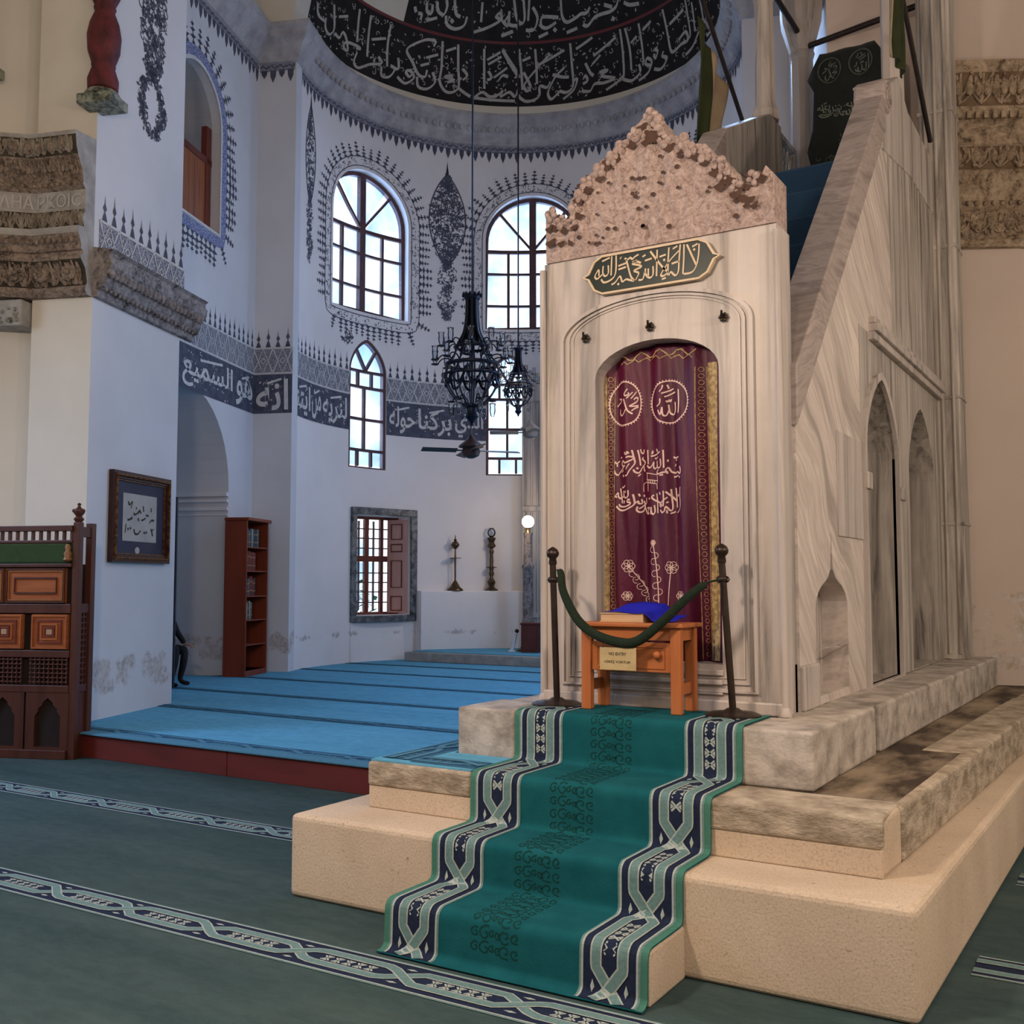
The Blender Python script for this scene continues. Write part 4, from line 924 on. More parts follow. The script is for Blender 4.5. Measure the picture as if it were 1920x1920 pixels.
for nme, prof in (('sill_course', [(0, 5.08), (.05, 5.09), (.06, 5.16), (.10, 5.2)]), ('palm_course', [(.10, 5.2), (.13, 5.3), (.15, 5.42)]),
                  ('bead_course', [(.15, 5.42), (.19, 5.46), (.19, 5.52), (.14, 5.54), (.16, 5.66)]), ('plain_course', [(.16, 5.66), (.15, 5.86)]),
                  ('vine_course', [(.15, 5.86), (.21, 5.95), (.20, 6.08)]), ('frieze_course', [(.20, 6.08), (.17, 6.12), (.17, 6.34)]),
                  ('dentil_course', [(.17, 6.34), (.24, 6.40), (.25, 6.48)]), ('acanthus_course', [(.25, 6.48), (.30, 6.62), (.36, 6.78)]), ('cap_course', [(.36, 6.78), (.38, 6.9), (0, 6.96)])):
    mb = MB(); mb.sweep(prof, FR3); mb.build(nme, M['carved_right_dark'] if nme in ('vine_course', 'acanthus_course') else M['carved_right'], trim3)
RPF = {'vine_course': [(.15, 5.86), (.21, 5.95), (.20, 6.08)], 'acanthus_course': [(.25, 6.48), (.30, 6.62), (.36, 6.78)], 'palm_course': [(.10, 5.2), (.13, 5.3), (.15, 5.42)]}
for q, k in enumerate(RPF): leaf_relief(trim3, rpts, RPF[k], .05, 3.4, .2, M['carved_right'], 65 + q, .026)
mb = MB(); L3 = 3.4
for i in range(int(L3 / .085)):
    p, n = along(rpts, .05 + i * .085)
    mb.ball((p[0] + n[0] * .2, p[1] + n[1] * .2, 5.49), .03, 6)
    mb.ball((p[0] + n[0] * .31, p[1] + n[1] * .31, 6.64), .05, 6, sz=1.7)
    if i % 2: mb.ball((p[0] + n[0] * .205, p[1] + n[1] * .205, 5.98), .055, 6, sz=1.2); mb.ball((p[0] + n[0] * .13, p[1] + n[1] * .13, 5.31), .06, 6, sz=1.4)
    p2, n2 = along(rpts, .07 + i * .085); mb.box(p2[0] + n2[0] * .2 - .022, p2[0] + n2[0] * .2 + .022, p2[1] + n2[1] * .25 - .02, p2[1] + n2[1] * .25 + .02, 6.35, 6.42)
mb.build('carved_beads', M['carved_right'], trim3, smooth=60, kind='stuff')

mb = MB()
mb.add([(-10.2, -7, 0), (8.2, -7, 0), (8.2, -7, 14.5), (-10.2, -7, 14.5)], [(0, 1, 2, 3)])
w = structure(mb.build('wall_back', M['plaster_cream'], matrix=FC)); w['label'] = 'plain hall wall behind the camera'
mb = MB(); panel(mb, [(-7, 0), (9.2, 0), (9.2, 14.5), (-7, 14.5)], [arch(5.5, 7.7, 3.1, 5.0, .8)], lambda a, b, o=0.0: Vector((-10.1 + o, a, b)), depth=.4)  # opening made for the added daylight
w = structure(mb.build('wall_left', M['plaster_cream'], matrix=FC)); w['label'] = 'plain hall wall far left'
mb = MB(); panel(mb, [(-7, 0), (16.3, 0), (16.3, 14.5), (-7, 14.5)], [arch(-5.3, -2.7, 5.5, 7.9, .9)], lambda a, b, o=0.0: Vector((8.0 - o, a, b)), depth=.4)
w = structure(mb.build('wall_right', M['plaster_cream'], matrix=FC)); w['label'] = 'plain hall wall far right'
mb = MB(); mb.add([(-10.2, -7, 14.4), (8.2, -7, 14.4), (8.2, 16.3, 14.4), (-10.2, 16.3, 14.4)], [(0, 1, 2, 3)])
w = structure(mb.build('ceiling', M['plaster_cream'], matrix=FC)); w['label'] = 'plain plaster ceiling of the hall'
mb = MB(); n = 24; vs = []
for i in range(n + 1):
    a = pi * i / n; vs += [(AC_U - 3.75 * cos(a), 16.06, 11.0 + 3.75 * sin(a)), (AC_U - 4.36 * cos(a), 16.06, 11.0 + 4.36 * sin(a)), (AC_U - 4.36 * cos(a), 11.0, 11.0 + 4.36 * sin(a)), (AC_U - 3.75 * cos(a), 16.6, 11.0 + 3.75 * sin(a))]
mb.add(vs, [f for i in range(n) for f in ((4 * i, 4 * i + 1, 4 * i + 5, 4 * i + 4), (4 * i + 1, 4 * i + 2, 4 * i + 6, 4 * i + 5), (4 * i, 4 * i + 4, 4 * i + 7, 4 * i + 3))])
w = structure(mb.build('ceiling_bema', M['plaster_cream'], matrix=FC)); w['label'] = 'barrel vault in front of the semidome'

# the calligraphy of the semidome: lower line and the start of the upper one
mb = MB(); fd = lambda a, b: dome_pt(a, b, .012)
pen(mb, INK_DOME_LOW, fd, .0085, .45, 1.0, 0, 5); pen(mb, INK_DOME_HIGH, fd, .0095, .45, 1.0, 0, 5)
rng = random.Random(60)
leafy(mb, rng, 520, lambda: (rng.uniform(.02, pi - .25), radians(rng.uniform(6.5, 22)), rng.uniform(0, 6.3)), fd, .017)
leafy(mb, rng, 130, lambda: (rng.uniform(.78, pi - .7), radians(rng.uniform(25.5, 36)), rng.uniform(0, 6.3)), fd, .017)
mb.build('white_calligraphy', M['dome_letter'], dome)

# ------------------------------------------------------------------ windows of the apse
def bar(mb, a, b, w, o0, o1, fn, n=1):
    """straight glazing bar between chart points a and b"""
    dx, dz = b[0] - a[0], b[1] - a[1]; l = hypot(dx, dz); nx, nz = -dz / l * w / 2, dx / l * w / 2
    vs = []
    for i in range(n + 1):
        x, z = a[0] + dx * i / n, a[1] + dz * i / n
        for sx, o in ((-1, o0), (1, o0), (1, o1), (-1, o1)): vs.append(fn(x + sx * nx, z + sx * nz, o))
    fs = [(4 * i + k, 4 * i + (k + 1) % 4, 4 * i + 4 + (k + 1) % 4, 4 * i + 4 + k) for i in range(n) for k in range(4)]
    fs += [(3, 2, 1, 0), (4 * n, 4 * n + 1, 4 * n + 2, 4 * n + 3)]
    mb.add(vs, fs)
def ring(mb, outline, w, o0, o1, fn):
    n = len(outline); cx = sum(p[0] for p in outline) / n; inner = []
    for i in range(n):
        p, q = outline[i - 1], outline[(i + 1) % n]; l = hypot(q[0] - p[0], q[1] - p[1]) or 1
        inner.append((outline[i][0] - (q[1] - p[1]) / l * w, outline[i][1] + (q[0] - p[0]) / l * w))
    b = [fn(*p, o0) for p in outline] + [fn(*p, o0) for p in inner] + [fn(*p, o1) for p in outline] + [fn(*p, o1) for p in inner]
    fs = []
    for i in range(n):
        j = (i + 1) % n
        fs += [(i, j, n + j, n + i), (2 * n + i, 3 * n + i, 3 * n + j, 2 * n + j), (n + i, n + j, 3 * n + j, 3 * n + i), (i, 2 * n + i, 2 * n + j, j)]
    mb.add(b, fs)
def clip_pane(pts, outline):
    return pts
def make_panes(win, cells, fn, o):
    for pts in cells:
        mb = MB(); n = len(pts)
        mb.prism(pts, o, o - .006, fn); mb.build('pane', M['pane'], win)
OW = -.20
wn = 0
for i, (a, b) in enumerate(UW):
    wn += 1; s0, s1 = a * AR, b * AR; c = (s0 + s1) / 2; out = holes[i]
    w = structure(thing('window_%d' % wn, ['round-arched upper apse window on the left', 'round-arched upper apse window behind the stone crest', 'upper apse window peeking out right of the stone crest'][i], None, FC, kind='structure'))
    mb = MB(); ring(mb, out, .075, OW + .04, OW - .06, apse_pt); mb.build('frame', M['brown_frame'], w)
    mb = MB(); bar(mb, (c, 6.75), (c, 9.42), .13, OW + .05, OW - .05, apse_pt, 4); mb.build('mullion', M['brown_frame'], w)
    zr = [6.75, 7.235, 7.889, 8.347]
    for z in zr[1:]:
        mb = MB(); bar(mb, (s0 + .03, z), (s1 - .03, z), .07 if z > 8 else .045, OW + .03, OW - .03, apse_pt, 6); mb.build('glazing_bar', M['brown_frame'], w)
    for sg in (-1, 1):
        x = c + sg * .47
        mb = MB(); bar(mb, (x, 6.75), (x, 8.35), .05, OW + .03, OW - .03, apse_pt, 1); mb.build('glazing_bar', M['brown_frame'], w)
        mb = MB(); bar(mb, (c, 8.36), (c + sg * .66, 9.17), .045, OW + .03, OW - .03, apse_pt, 2); mb.build('glazing_bar', M['brown_frame'], w)
    cells = []
    for sg in (-1, 1):
        for k in range(3):
            for (u0, u1) in ((.065, .445), (.495, .87)):
                x0, x1 = sorted((c + sg * u0, c + sg * u1)); cells.append([(x0, zr[k] + .025), (x1, zr[k] + .025), (x1, zr[k + 1] - .025), (x0, zr[k + 1] - .025)])
        R_ = .88
        p1 = [(c + sg * .065, 8.47)] + [(c + sg * R_ * cos(q), 8.50 + .90 * sin(q)) for q in [radians(v) for v in (53, 62, 72, 85.6)]]
        p2 = [(c + sg * .1, 8.39), (c + sg * .87, 8.39)] + [(c + sg * R_ * cos(q), 8.50 + .90 * sin(q)) for q in [radians(v) for v in (2, 15, 28, 40, 47)]]
        cells += [p1, p2]
    make_panes(w, cells, apse_pt, OW)
for i, (a, b) in enumerate(LW):
    wn += 1; s0, s1 = a * AR, b * AR; c = (s0 + s1) / 2; out = holes[3 + i]
    w = structure(thing('window_%d' % wn, ['tall pointed apse window interrupting the lettering band', 'tall apse window behind the hanging chandeliers', 'tall apse window hidden behind the minbar'][i], None, FC, kind='structure'))
    O2 = -.06
    mb = MB(); ring(mb, out, .06, O2 + .04, O2 - .06, apse_pt); mb.build('frame', M['brown_frame'], w)
    zr = [3.83, 4.131, 4.71, 5.311, 5.61]
    for z in zr[1:]:
        mb = MB(); bar(mb, (s0 + .03, z), (s1 - .03, z), .05, O2 + .03, O2 - .03, apse_pt, 3); mb.build('glazing_bar', M['brown_frame'], w)
    cols = {0: (.30, .66), 3: (.30, .66), 1: (.47,), 2: (.47,)}; cells = []
    for k in range(4):
        xs = [s0 + .06] + [s0 + q * (s1 - s0) for q in cols[k]] + [s1 - .06]
        for q in xs[1:-1]:
            mb = MB(); bar(mb, (q, zr[k]), (q, zr[k + 1]), .045, O2 + .03, O2 - .03, apse_pt, 1); mb.build('glazing_bar', M['brown_frame'], w)
        for x0, x1 in zip(xs, xs[1:]): cells.append([(x0 + .02, zr[k] + .02), (x1 - .02, zr[k] + .02), (x1 - .02, zr[k + 1] - .02), (x0 + .02, zr[k + 1] - .02)])
    for sg in (-1, 1):
        mb = MB(); bar(mb, (c, 5.63), (c + sg * .24, 6.03), .045, O2 + .03, O2 - .03, apse_pt, 1); mb.build('glazing_bar', M['brown_frame'], w)
    top = [p for p in out[2:]]
    shr = lambda p: (c + (p[0] - c) * .88, 5.62 + (p[1] - 5.62) * .9)
    tp = [shr(p) for p in top]; nn = len(tp)
    right = [p for p in tp if p[0] > c + .22]; left = [p for p in tp if p[0] < c - .22]; mid = [p for p in tp if abs(p[0] - c) < .24]
    for grp in (right, mid, left):
        if len(grp) >= 2: cells.append([(c, 5.65)] + grp)
    make_panes(w, cells, apse_pt, O2)

# low window in its marble frame, with casement, deep reveal and open shutter
wn += 1
w = structure(thing('window_%d' % wn, 'low window in a dark marble frame with open panelled shutter', None, FC, kind='structure'))
M['frame_marble'] = marble('frame_marble', (0.11, 0.12, 0.13), (0.30, 0.30, 0.31), (0.015, 0.018, 0.02), 3.0, stretch=(1, 1, 1), contrast=(.35, .5, .75))
s0, s1, z0, z1 = rw
for (a, b, c, d) in ((s0 - .13, s1 + .13, z1, z1 + .13), (s0 - .13, s1 + .13, z0 - .12, z0), (s0 - .13, s0, z0, z1), (s1, s1 + .13, z0, z1)):
    mb = MB(); mb.box(a, b, -.05, .06, c, d, fn=lambda s, o, z: apse_pt(s, z, o)); mb.build('marble_frame', M['frame_marble'], w, bevel=.012)
mb = MB(); OC = -.5
ring(mb, [(s0, z0), (s1 - .02, z0), (s1 - .02, z1), (s0, z1)], .09, OC + .04, OC - .04, apse_pt); mb.build('casement_frame', M['red_wood'], w)
cm = s0 + .62
for (x, wd) in ((s0 + .22, .07), (cm, .08), (cm + .3, .06)):
    mb = MB(); bar(mb, (x, z0 + .05), (x, z1 - .05), wd, OC + .035, OC - .035, apse_pt); mb.build('casement_stile', M['red_wood'], w)
mb = MB(); bar(mb, (s0 + .03, 2.13), (s1 - .05, 2.13), .11, OC + .04, OC - .04, apse_pt, 3); mb.build('casement_rail', M['red_wood'], w)
for x in (s0 + .33, s0 + .47, cm + .15):
    mb = MB(); bar(mb, (x, z0 + .08), (x, z1 - .08), .022, OC + .02, OC - .02, apse_pt); mb.build('glazing_bar', M['brown_frame'], w)
for z in (1.30, 1.50, 1.68, 1.86, 2.33, 2.52, 2.70):
    mb = MB(); bar(mb, (s0 + .05, z), (s1 - .06, z), .022, OC + .02, OC - .02, apse_pt, 3); mb.build('glazing_bar', M['brown_frame'], w)
zz = [1.16, 1.3, 1.5, 1.68, 1.86, 2.07, 2.19, 2.33, 2.52, 2.7, 2.85]; xx = [s0 + .09, s0 + .185, s0 + .255, s0 + .33, s0 + .47, cm - .04, cm + .04, cm + .15]
make_panes(w, [[(x0 + .012, a + .012), (x1 - .012, a + .012), (x1 - .012, b - .012), (x0 + .012, b - .012)] for (x0, x1) in zip(xx, xx[1:]) if x1 - x0 > .06 for (a, b) in zip(zz, zz[1:]) if not (2.0 < a < 2.15)], apse_pt, OC)
# shutter leaf swung back against the right reveal
pw = apse_pt(s1 - .02, 0, -.06); pe = apse_pt(s1 - .22, 0, -.47)
M['shutter_pale'] = mat('shutter_pale', (0.60, 0.36, 0.31), (0.50, 0.27, 0.23), 8, (1, 1, .2), rough=.5)
dx = (pe - pw).normalized(); nx = Vector((dx.y, -dx.x, 0)) * 1.0
if nx.dot(Vector((-1, -1, 0))) < 0: nx = -nx
def sh(a, n_, z): p = pw + dx * a + nx * n_; return (p.x, p.y, z)
mb = MB(); mb.box(0, .45, 0, .035, z0 + .03, z1 - .05, fn=sh); mb.build('shutter_leaf', M['shutter_pale'], w)
for za, zb in ((1.14, 1.42), (1.58, 2.10), (2.26, 2.42), (2.50, 2.80)):
    mb = MB(); ring(mb, [(.1, za), (.36, za), (.36, zb), (.1, zb)], .025, .047, .03, lambda a, z, o: Vector(sh(a, o, z))); mb.build('shutter_moulding', M['red_wood'], w)


# hedge in the garden outside the low window
M['hedge'] = mat('hedge_leaves', (0.10, 0.22, 0.10), (0.03, 0.09, 0.05), 7, rough=.8)
hg = thing('garden_hedge', 'green shrubs outside, glimpsed through the low window', 'shrub', FC @ Matrix.Translation(apse_pt(.62 * AR, 0, -2.6)))
rng = random.Random(140); mb = MB()
for i in range(700):
    a = rng.uniform(-1.6, 1.6); r = rng.uniform(0, .5); z = rng.uniform(0, 1.9 + .35 * sin(a * 3.1)); q = rng.uniform(0, 6.3); s = rng.uniform(.06, .13)
    c = Vector((a * .65 + r * .5, a * .75 - r * .3, z)); d1 = Vector((cos(q), sin(q), rng.uniform(-.6, .6))) * s; d2 = Vector((-sin(q), cos(q), rng.uniform(-.6, .6))) * s * .5
    mb.add([c - d1, c + d2, c + d1, c - d2], [(0, 1, 2, 3)])
mb.build('foliage', M['hedge'], hg, kind='stuff')
for a in (-1.1, -.3, .5, 1.2):
    mb = MB(); mb.tube([(a * .65, a * .75, 0), (a * .65 + .1, a * .75, 1.2)], .035, 6); mb.build('stem', M['kursu_stem'] if 'kursu_stem' in M else M['red_wood'], hg)

# ------------------------------------------------------------------ stone tiers under the minbar
M['beige'] = render_coat('beige_render', (0.64, 0.525, 0.405), (0.53, 0.42, 0.315))
M['limestone'] = mat('limestone', (0.54, 0.46, 0.36), (0.25, 0.20, 0.145), 7, (1, 1, 2.2), rough=.9, bump=.8, bscale=30, lo=.36, hi=.66)
M['greystone'] = mat('grey_marble_step', (0.52, 0.47, 0.42), (0.24, 0.21, 0.18), 6, (1, 1, 1.2), rough=.7, bump=.45, bscale=26, lo=.40, hi=.68)
M['stain'] = mat('dark_damp_stone', (0.05, 0.034, 0.024), (0.34, 0.27, 0.19), 2.6, (1, .4, 1), rough=.8, bump=.4, bscale=26, lo=.43, hi=.62)  # dark blotches spread by noise over the stone
steps = thing('stone_steps', 'three-tiered beige stone base under the marble minbar', 'steps')
def slab(name, poly, z0, z1, m, bevel=.02, topm=None):
    mb = MB(); mb.prism(poly, z0, z1, lambda a, b, c: (a, b, c), 0)
    ms = [m]
    if topm: ms.append(topm); mb.m[-1] = 1
    return mb.build(name, ms, steps, bevel=bevel, seg=3)
slab('bottom_tier', [(-3.95, 4.20), (-.785, 4.20), (-.72, 7.2), (-.66, 11.25), (-2.7, 10.85), (-3.9, 10.85), (-3.92, 6.42)], 0, .43, M['beige'], .03)
slab('front_step', [(-3.02, 3.84), (-1.715, 3.84), (-1.715, 4.21), (-3.02, 4.21)], 0, .215, M['beige'], .012)
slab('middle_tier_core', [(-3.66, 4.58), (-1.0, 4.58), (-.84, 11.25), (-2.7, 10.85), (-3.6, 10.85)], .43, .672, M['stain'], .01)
# weathered blocks round the edge of the middle tier, plaster band below the front ones
for (x0, x1) in ((-3.70, -3.02), (-3.015, -1.86), (-1.855, -.975)):
    slab('tier_block', [(x0, 4.535), (x1, 4.535), (x1, 4.93), (x0, 4.93)], .548, .68, M['limestone'], .018)
    slab('plaster_band', [(x0 + .004, 4.545), (x1 - .004, 4.545), (x1 - .004, 4.60), (x0 + .004, 4.60)], .43, .552, M['beige'], .008)
ys = [4.55, 4.86, 6.55, 7.48, 8.6, 9.9, 11.2]
for a, b in zip(ys, ys[1:]):
    xa, xb = -.975 + (a - 4.5) * .045, -.975 + (b - 4.5) * .045; j = random.uniform(-.008, .008); t = random.uniform(-.012, .012)
    slab('tier_block', [(xa - .3, a + .004), (xa + j, a + .004), (xb + j, b - .004), (xb - .3, b - .004)], .43, .682 + t, M['limestone'] if a > 4.8 else M['beige'], .02)
slab('platform_core', [(-3.36, 5.02), (-1.42, 5.02), (-1.30, 10.9), (-3.3, 10.9)], .672, .945, M['greystone'], .005)
for (x0, x1) in ((-3.40, -3.02), (-3.015, -1.75), (-1.745, -1.375)):
    slab('platform_block', [(x0, 4.975), (x1, 4.975), (x1, 5.45), (x0, 5.45)], .672, .95, M['greystone'], .014)
ys = [5.455, 6.22, 6.34, 8.3, 10.0, 11.0]
for k, (a, b) in enumerate(zip(ys, ys[1:])):
    xa, xb = -1.375 + (a - 5) * .019, -1.375 + (b - 5) * .019; d = .035 if k == 1 else random.uniform(0, .01)
    slab('platform_block', [(xa - .34, a + .003), (xa - d, a + .003), (xb - d, b - .003), (xb - .34, b - .003)], .672, .95 - (.03 if k == 1 else 0), M['greystone'], .02)
# strip of blue-tinted carpet laid over the left end of the middle tier
mb = MB(); mb.box(-3.69, -3.03, 4.555, 4.97, .681, .69); mb.box(-3.69, -3.42, 4.97, 7.0, .681, .69); bc = mb.build('tier_carpet', M['carpet_blue'])
tag(bc, 'blue carpet strip on the left end of the stone base', 'carpet')
mb = MB(); carpet_border(mb, 4.62, 6.9, lambda s, w, h: (-3.56 + w, s, .69 + h), .22, phase=.1); mb.build('carpet_border', [M['carpet_navy2'], M['carpet_band2'], M['carpet_band2']], bc)
mb = MB(); carpet_border(mb, -3.45, -3.03, lambda s, w, h: (s, 4.68 - w, .69 + h), .2, phase=.1); mb.build('carpet_border', [M['carpet_navy2'], M['carpet_band2'], M['carpet_band2']], bc)

# ------------------------------------------------------------------ minbar
M['marble'] = marble('minbar_marble', (0.47, 0.42, 0.39), (0.56, 0.50, 0.465), (0.20, 0.18, 0.168), 1.0, stretch=(2.6, 2.6, .16), contrast=(.32, .49, .68))
M['marble_side'] = streaked('minbar_side_marble', (0.64, 0.565, 0.52), (0.34, 0.295, 0.265), -42)
M['marble_grey'] = marble('minbar_grey_marble', (0.40, 0.36, 0.325), (0.56, 0.51, 0.46), (0.14, 0.125, 0.11), 1.4, stretch=(3.0, 3.0, .2), contrast=(.34, .5, .66))
M['marble_rail'] = streaked('minbar_rail_marble', (0.38, 0.32, 0.295), (0.17, 0.135, 0.125), 8, across=4.5, along=.5)
M['crest'] = carved('crest_stone', (0.56, 0.44, 0.40), (0.22, 0.15, 0.13), 34)
M['crest_dark'] = mat('crest_hollow', (0.055, 0.03, 0.022), (0.09, 0.05, 0.035), 9, rough=.9)
M['bronze'] = mat('old_bronze', (0.05, 0.035, 0.025), (0.09, 0.07, 0.05), 20, rough=.45, metal=.8)
M['iron'] = mat('dark_iron', (0.022, 0.016, 0.014), (0.04, 0.03, 0.028), 18, rough=.5, metal=.4)
minbar = thing('minbar', 'tall carved marble minbar with steep staircase and crested gateway', 'pulpit', T(-2.395, 5.5, .95))
MI = Matrix.Translation((2.395, -5.5, -.95))      # parts are written in world coordinates
def part(mb, name, m, bevel=0, smooth=None, kind=None, label=None): return mb.build(name, m, minbar, MI, bevel, smooth, kind=kind, label=label)
FZ = lambda a, b, o=0.0: Vector((a, 5.5 - o, b))          # front face chart (x, z)
XL, XR = -3.12, -1.665
gate = arch(-2.775, -2.005, 1.21, 2.865, .20, 18)
mb = MB(); panel(mb, [(XL, .95), (XR, .95), (XR, 3.62), (XL, 3.62)], [gate], FZ, depth=.2, rim=.24)
mb.prism([(XL, .95), (XR, .95), (XR, 1.21), (XL, 1.21)], -.2, -.24, FZ)
fp = part(mb, 'front_panel', M['marble'])
# sunk panel with double moulding
def arc_frame(x0, x1, z0, zs, rise): return arch(x0, x1, z0, zs, rise, 22)
for (g, wd, o) in ((0.0, .022, .022), (.045, .014, .013), (.075, .010, .008)):
    mb = MB(); ring(mb, arc_frame(-3.0 + g, -1.80 - g, 1.06 + g, 3.115, .235 - g * .6), wd, o, -.01, FZ); part(mb, 'panel_moulding', M['marble'], smooth=40)
for (z0, z1, o) in ((1.045, 1.06, .02), (1.10, 1.125, .03), (1.15, 1.18, .02)):
    mb = MB(); mb.box(-2.78, -2.0, 5.5 - o, 5.51, z0, z1); part(mb, 'sill_moulding', M['marble'], bevel=.005)
mb = MB(); mb.box(XL, XR, 5.468, 5.5, .95, 1.02); part(mb, 'plinth', M['marble'], bevel=.01)
for x in (XR + .005, XL - .005):
    mb = MB(); mb.tube([(x, 5.49, .98), (x, 5.49, 3.58)], .021, 10); mb.lathe([(.036, 0), (.036, .02), (.02, .05)], 10, (x, 5.49, .95)); part(mb, 'corner_roll', M['marble'], smooth=50)
# hooks over the gateway
for i, (x, z) in enumerate(((-2.83, 3.12), (-2.412, 3.137), (-1.968, 3.134))):
    mb = MB()
    for k in range(6):
        a = k * pi / 3; mb.ball((x + .018 * cos(a), 5.482, z + .018 * sin(a)), .011, 6)
    mb.tube([(x, 5.49, z), (x, 5.455, z + .004), (x + .004, 5.445, z + .03)], .007, 6)
    part(mb, 'bronze_hook', M['bronze'], smooth=60)
# crest
CR = [(-3.10, 3.62), (-3.10, 3.93), (-3.03, 3.875), (-2.985, 3.82), (-2.93, 3.89), (-2.935, 3.99), (-2.885, 4.02), (-2.845, 4.10), (-2.78, 4.13), (-2.725, 4.19), (-2.66, 4.215), (-2.60, 4.275), (-2.535, 4.29), (-2.50, 4.34),
      (-2.445, 4.385), (-2.395, 4.435), (-2.34, 4.37), (-2.30, 4.26), (-2.25, 4.235), (-2.18, 4.225), (-2.13, 4.165), (-2.06, 4.15), (-2.01, 4.07), (-1.95, 4.04), (-1.915, 3.96), (-1.86, 3.93), (-1.84, 3.87), (-1.775, 3.855), (-1.71, 3.945), (-1.665, 3.89), (XR, 3.62)]
mb = MB(); FC5 = lambda a, b, o=0.0: Vector((a, 5.5 - o, b))
rngc = random.Random(71)
nx, nz = 72, 42
def crest_relief(a, b):
    return .012 * (sin(a * 37) * sin(b * 41) + .6 * sin(a * 71 + 1) * sin(b * 63 + 2))
panel(mb, CR, [], lambda a, b, o=0.0: FC5(a, b, o + .015 + (crest_relief(a, b) if b > 3.66 else 0)), .04, rim=.2)
mb.prism(CR, -.18, -.2, FC5)
part(mb, 'crest', M['crest'])
# leaves that curl along the edge of the crest, and flat dark patches painted in as shaded hollows
edge = CR[1:-1]
pts = []
for a, b in zip(edge, edge[1:]):
    L = hypot(b[0] - a[0], b[1] - a[1]); k = max(1, round(L / .05))
    for j in range(k): pts.append((a[0] + (b[0] - a[0]) * j / k, a[1] + (b[1] - a[1]) * j / k))
cxm, czm = -2.39, 3.7
mbh = MB()
for i, (x, z) in enumerate(pts):
    dx, dz = cxm - x, czm - z; l = hypot(dx, dz); dx /= l; dz /= l
    if i % 2 == 0:
        mb = MB(); c = (x + dx * .03, z + dz * .03); tx, tz = -dz, dx
        for q, (f, g, r) in enumerate(((-.028, .012, .024), (0, -.012, .03), (.028, .012, .022), (.0, .035, .026))):
            r *= rngc.uniform(.75, 1.2); mb.ball((c[0] + tx * f + dx * g, 5.478, c[1] + tz * f + dz * g), r, 8, sz=rngc.uniform(.8, 1.25))
        part(mb, 'crest_leaf', M['crest'], smooth=60)
    else:
        s = rngc.uniform(.022, .04); c = (x + dx * rngc.uniform(.05, .10), z + dz * rngc.uniform(.05, .10)); a = rngc.uniform(0, 6.3)
        P = [(c[0] + s * (1 + .4 * sin(3 * q + a)) * cos(q), c[1] + s * .8 * (1 + .4 * cos(2 * q + a)) * sin(q)) for q in [k * pi / 6 for k in range(12)]]
        mbh.poly(P, lambda u, v, h_=rngc.uniform(.030, .040): FC5(u, v, h_))
for (cx, cz, n) in ((-2.99, 3.80, 10), (-1.80, 3.80, 12), (-1.90, 3.86, 8), (-2.36, 4.28, 6)):
    for k in range(n):
        c = (cx + rngc.uniform(-.08, .08), cz + rngc.uniform(-.09, .09)); s = rngc.uniform(.012, .032); a = rngc.uniform(0, 6.3)
        P = [(c[0] + s * (1 + .45 * sin(3 * q + a)) * cos(q), c[1] + s * (1 + .4 * cos(2 * q + a)) * sin(q)) for q in [k2 * pi / 6 for k2 in range(12)]]
        if pip(c[0], c[1], CR): mbh.poly(P, lambda u, v, h_=rngc.uniform(.030, .040): FC5(u, v, h_))
for k in range(46):
    c = (rngc.uniform(-2.9, -1.85), rngc.uniform(3.68, 4.15)); s = rngc.uniform(.006, .014)
    if pip(c[0], c[1], CR): mbh.poly([(c[0] + s * cos(q) * 1.3, c[1] + s * sin(q)) for q in [j * pi / 4 for j in range(8)]], lambda u, v: FC5(u, v, .034))
part(mbh, 'crest_hollows', M['crest_dark'], kind='stuff')

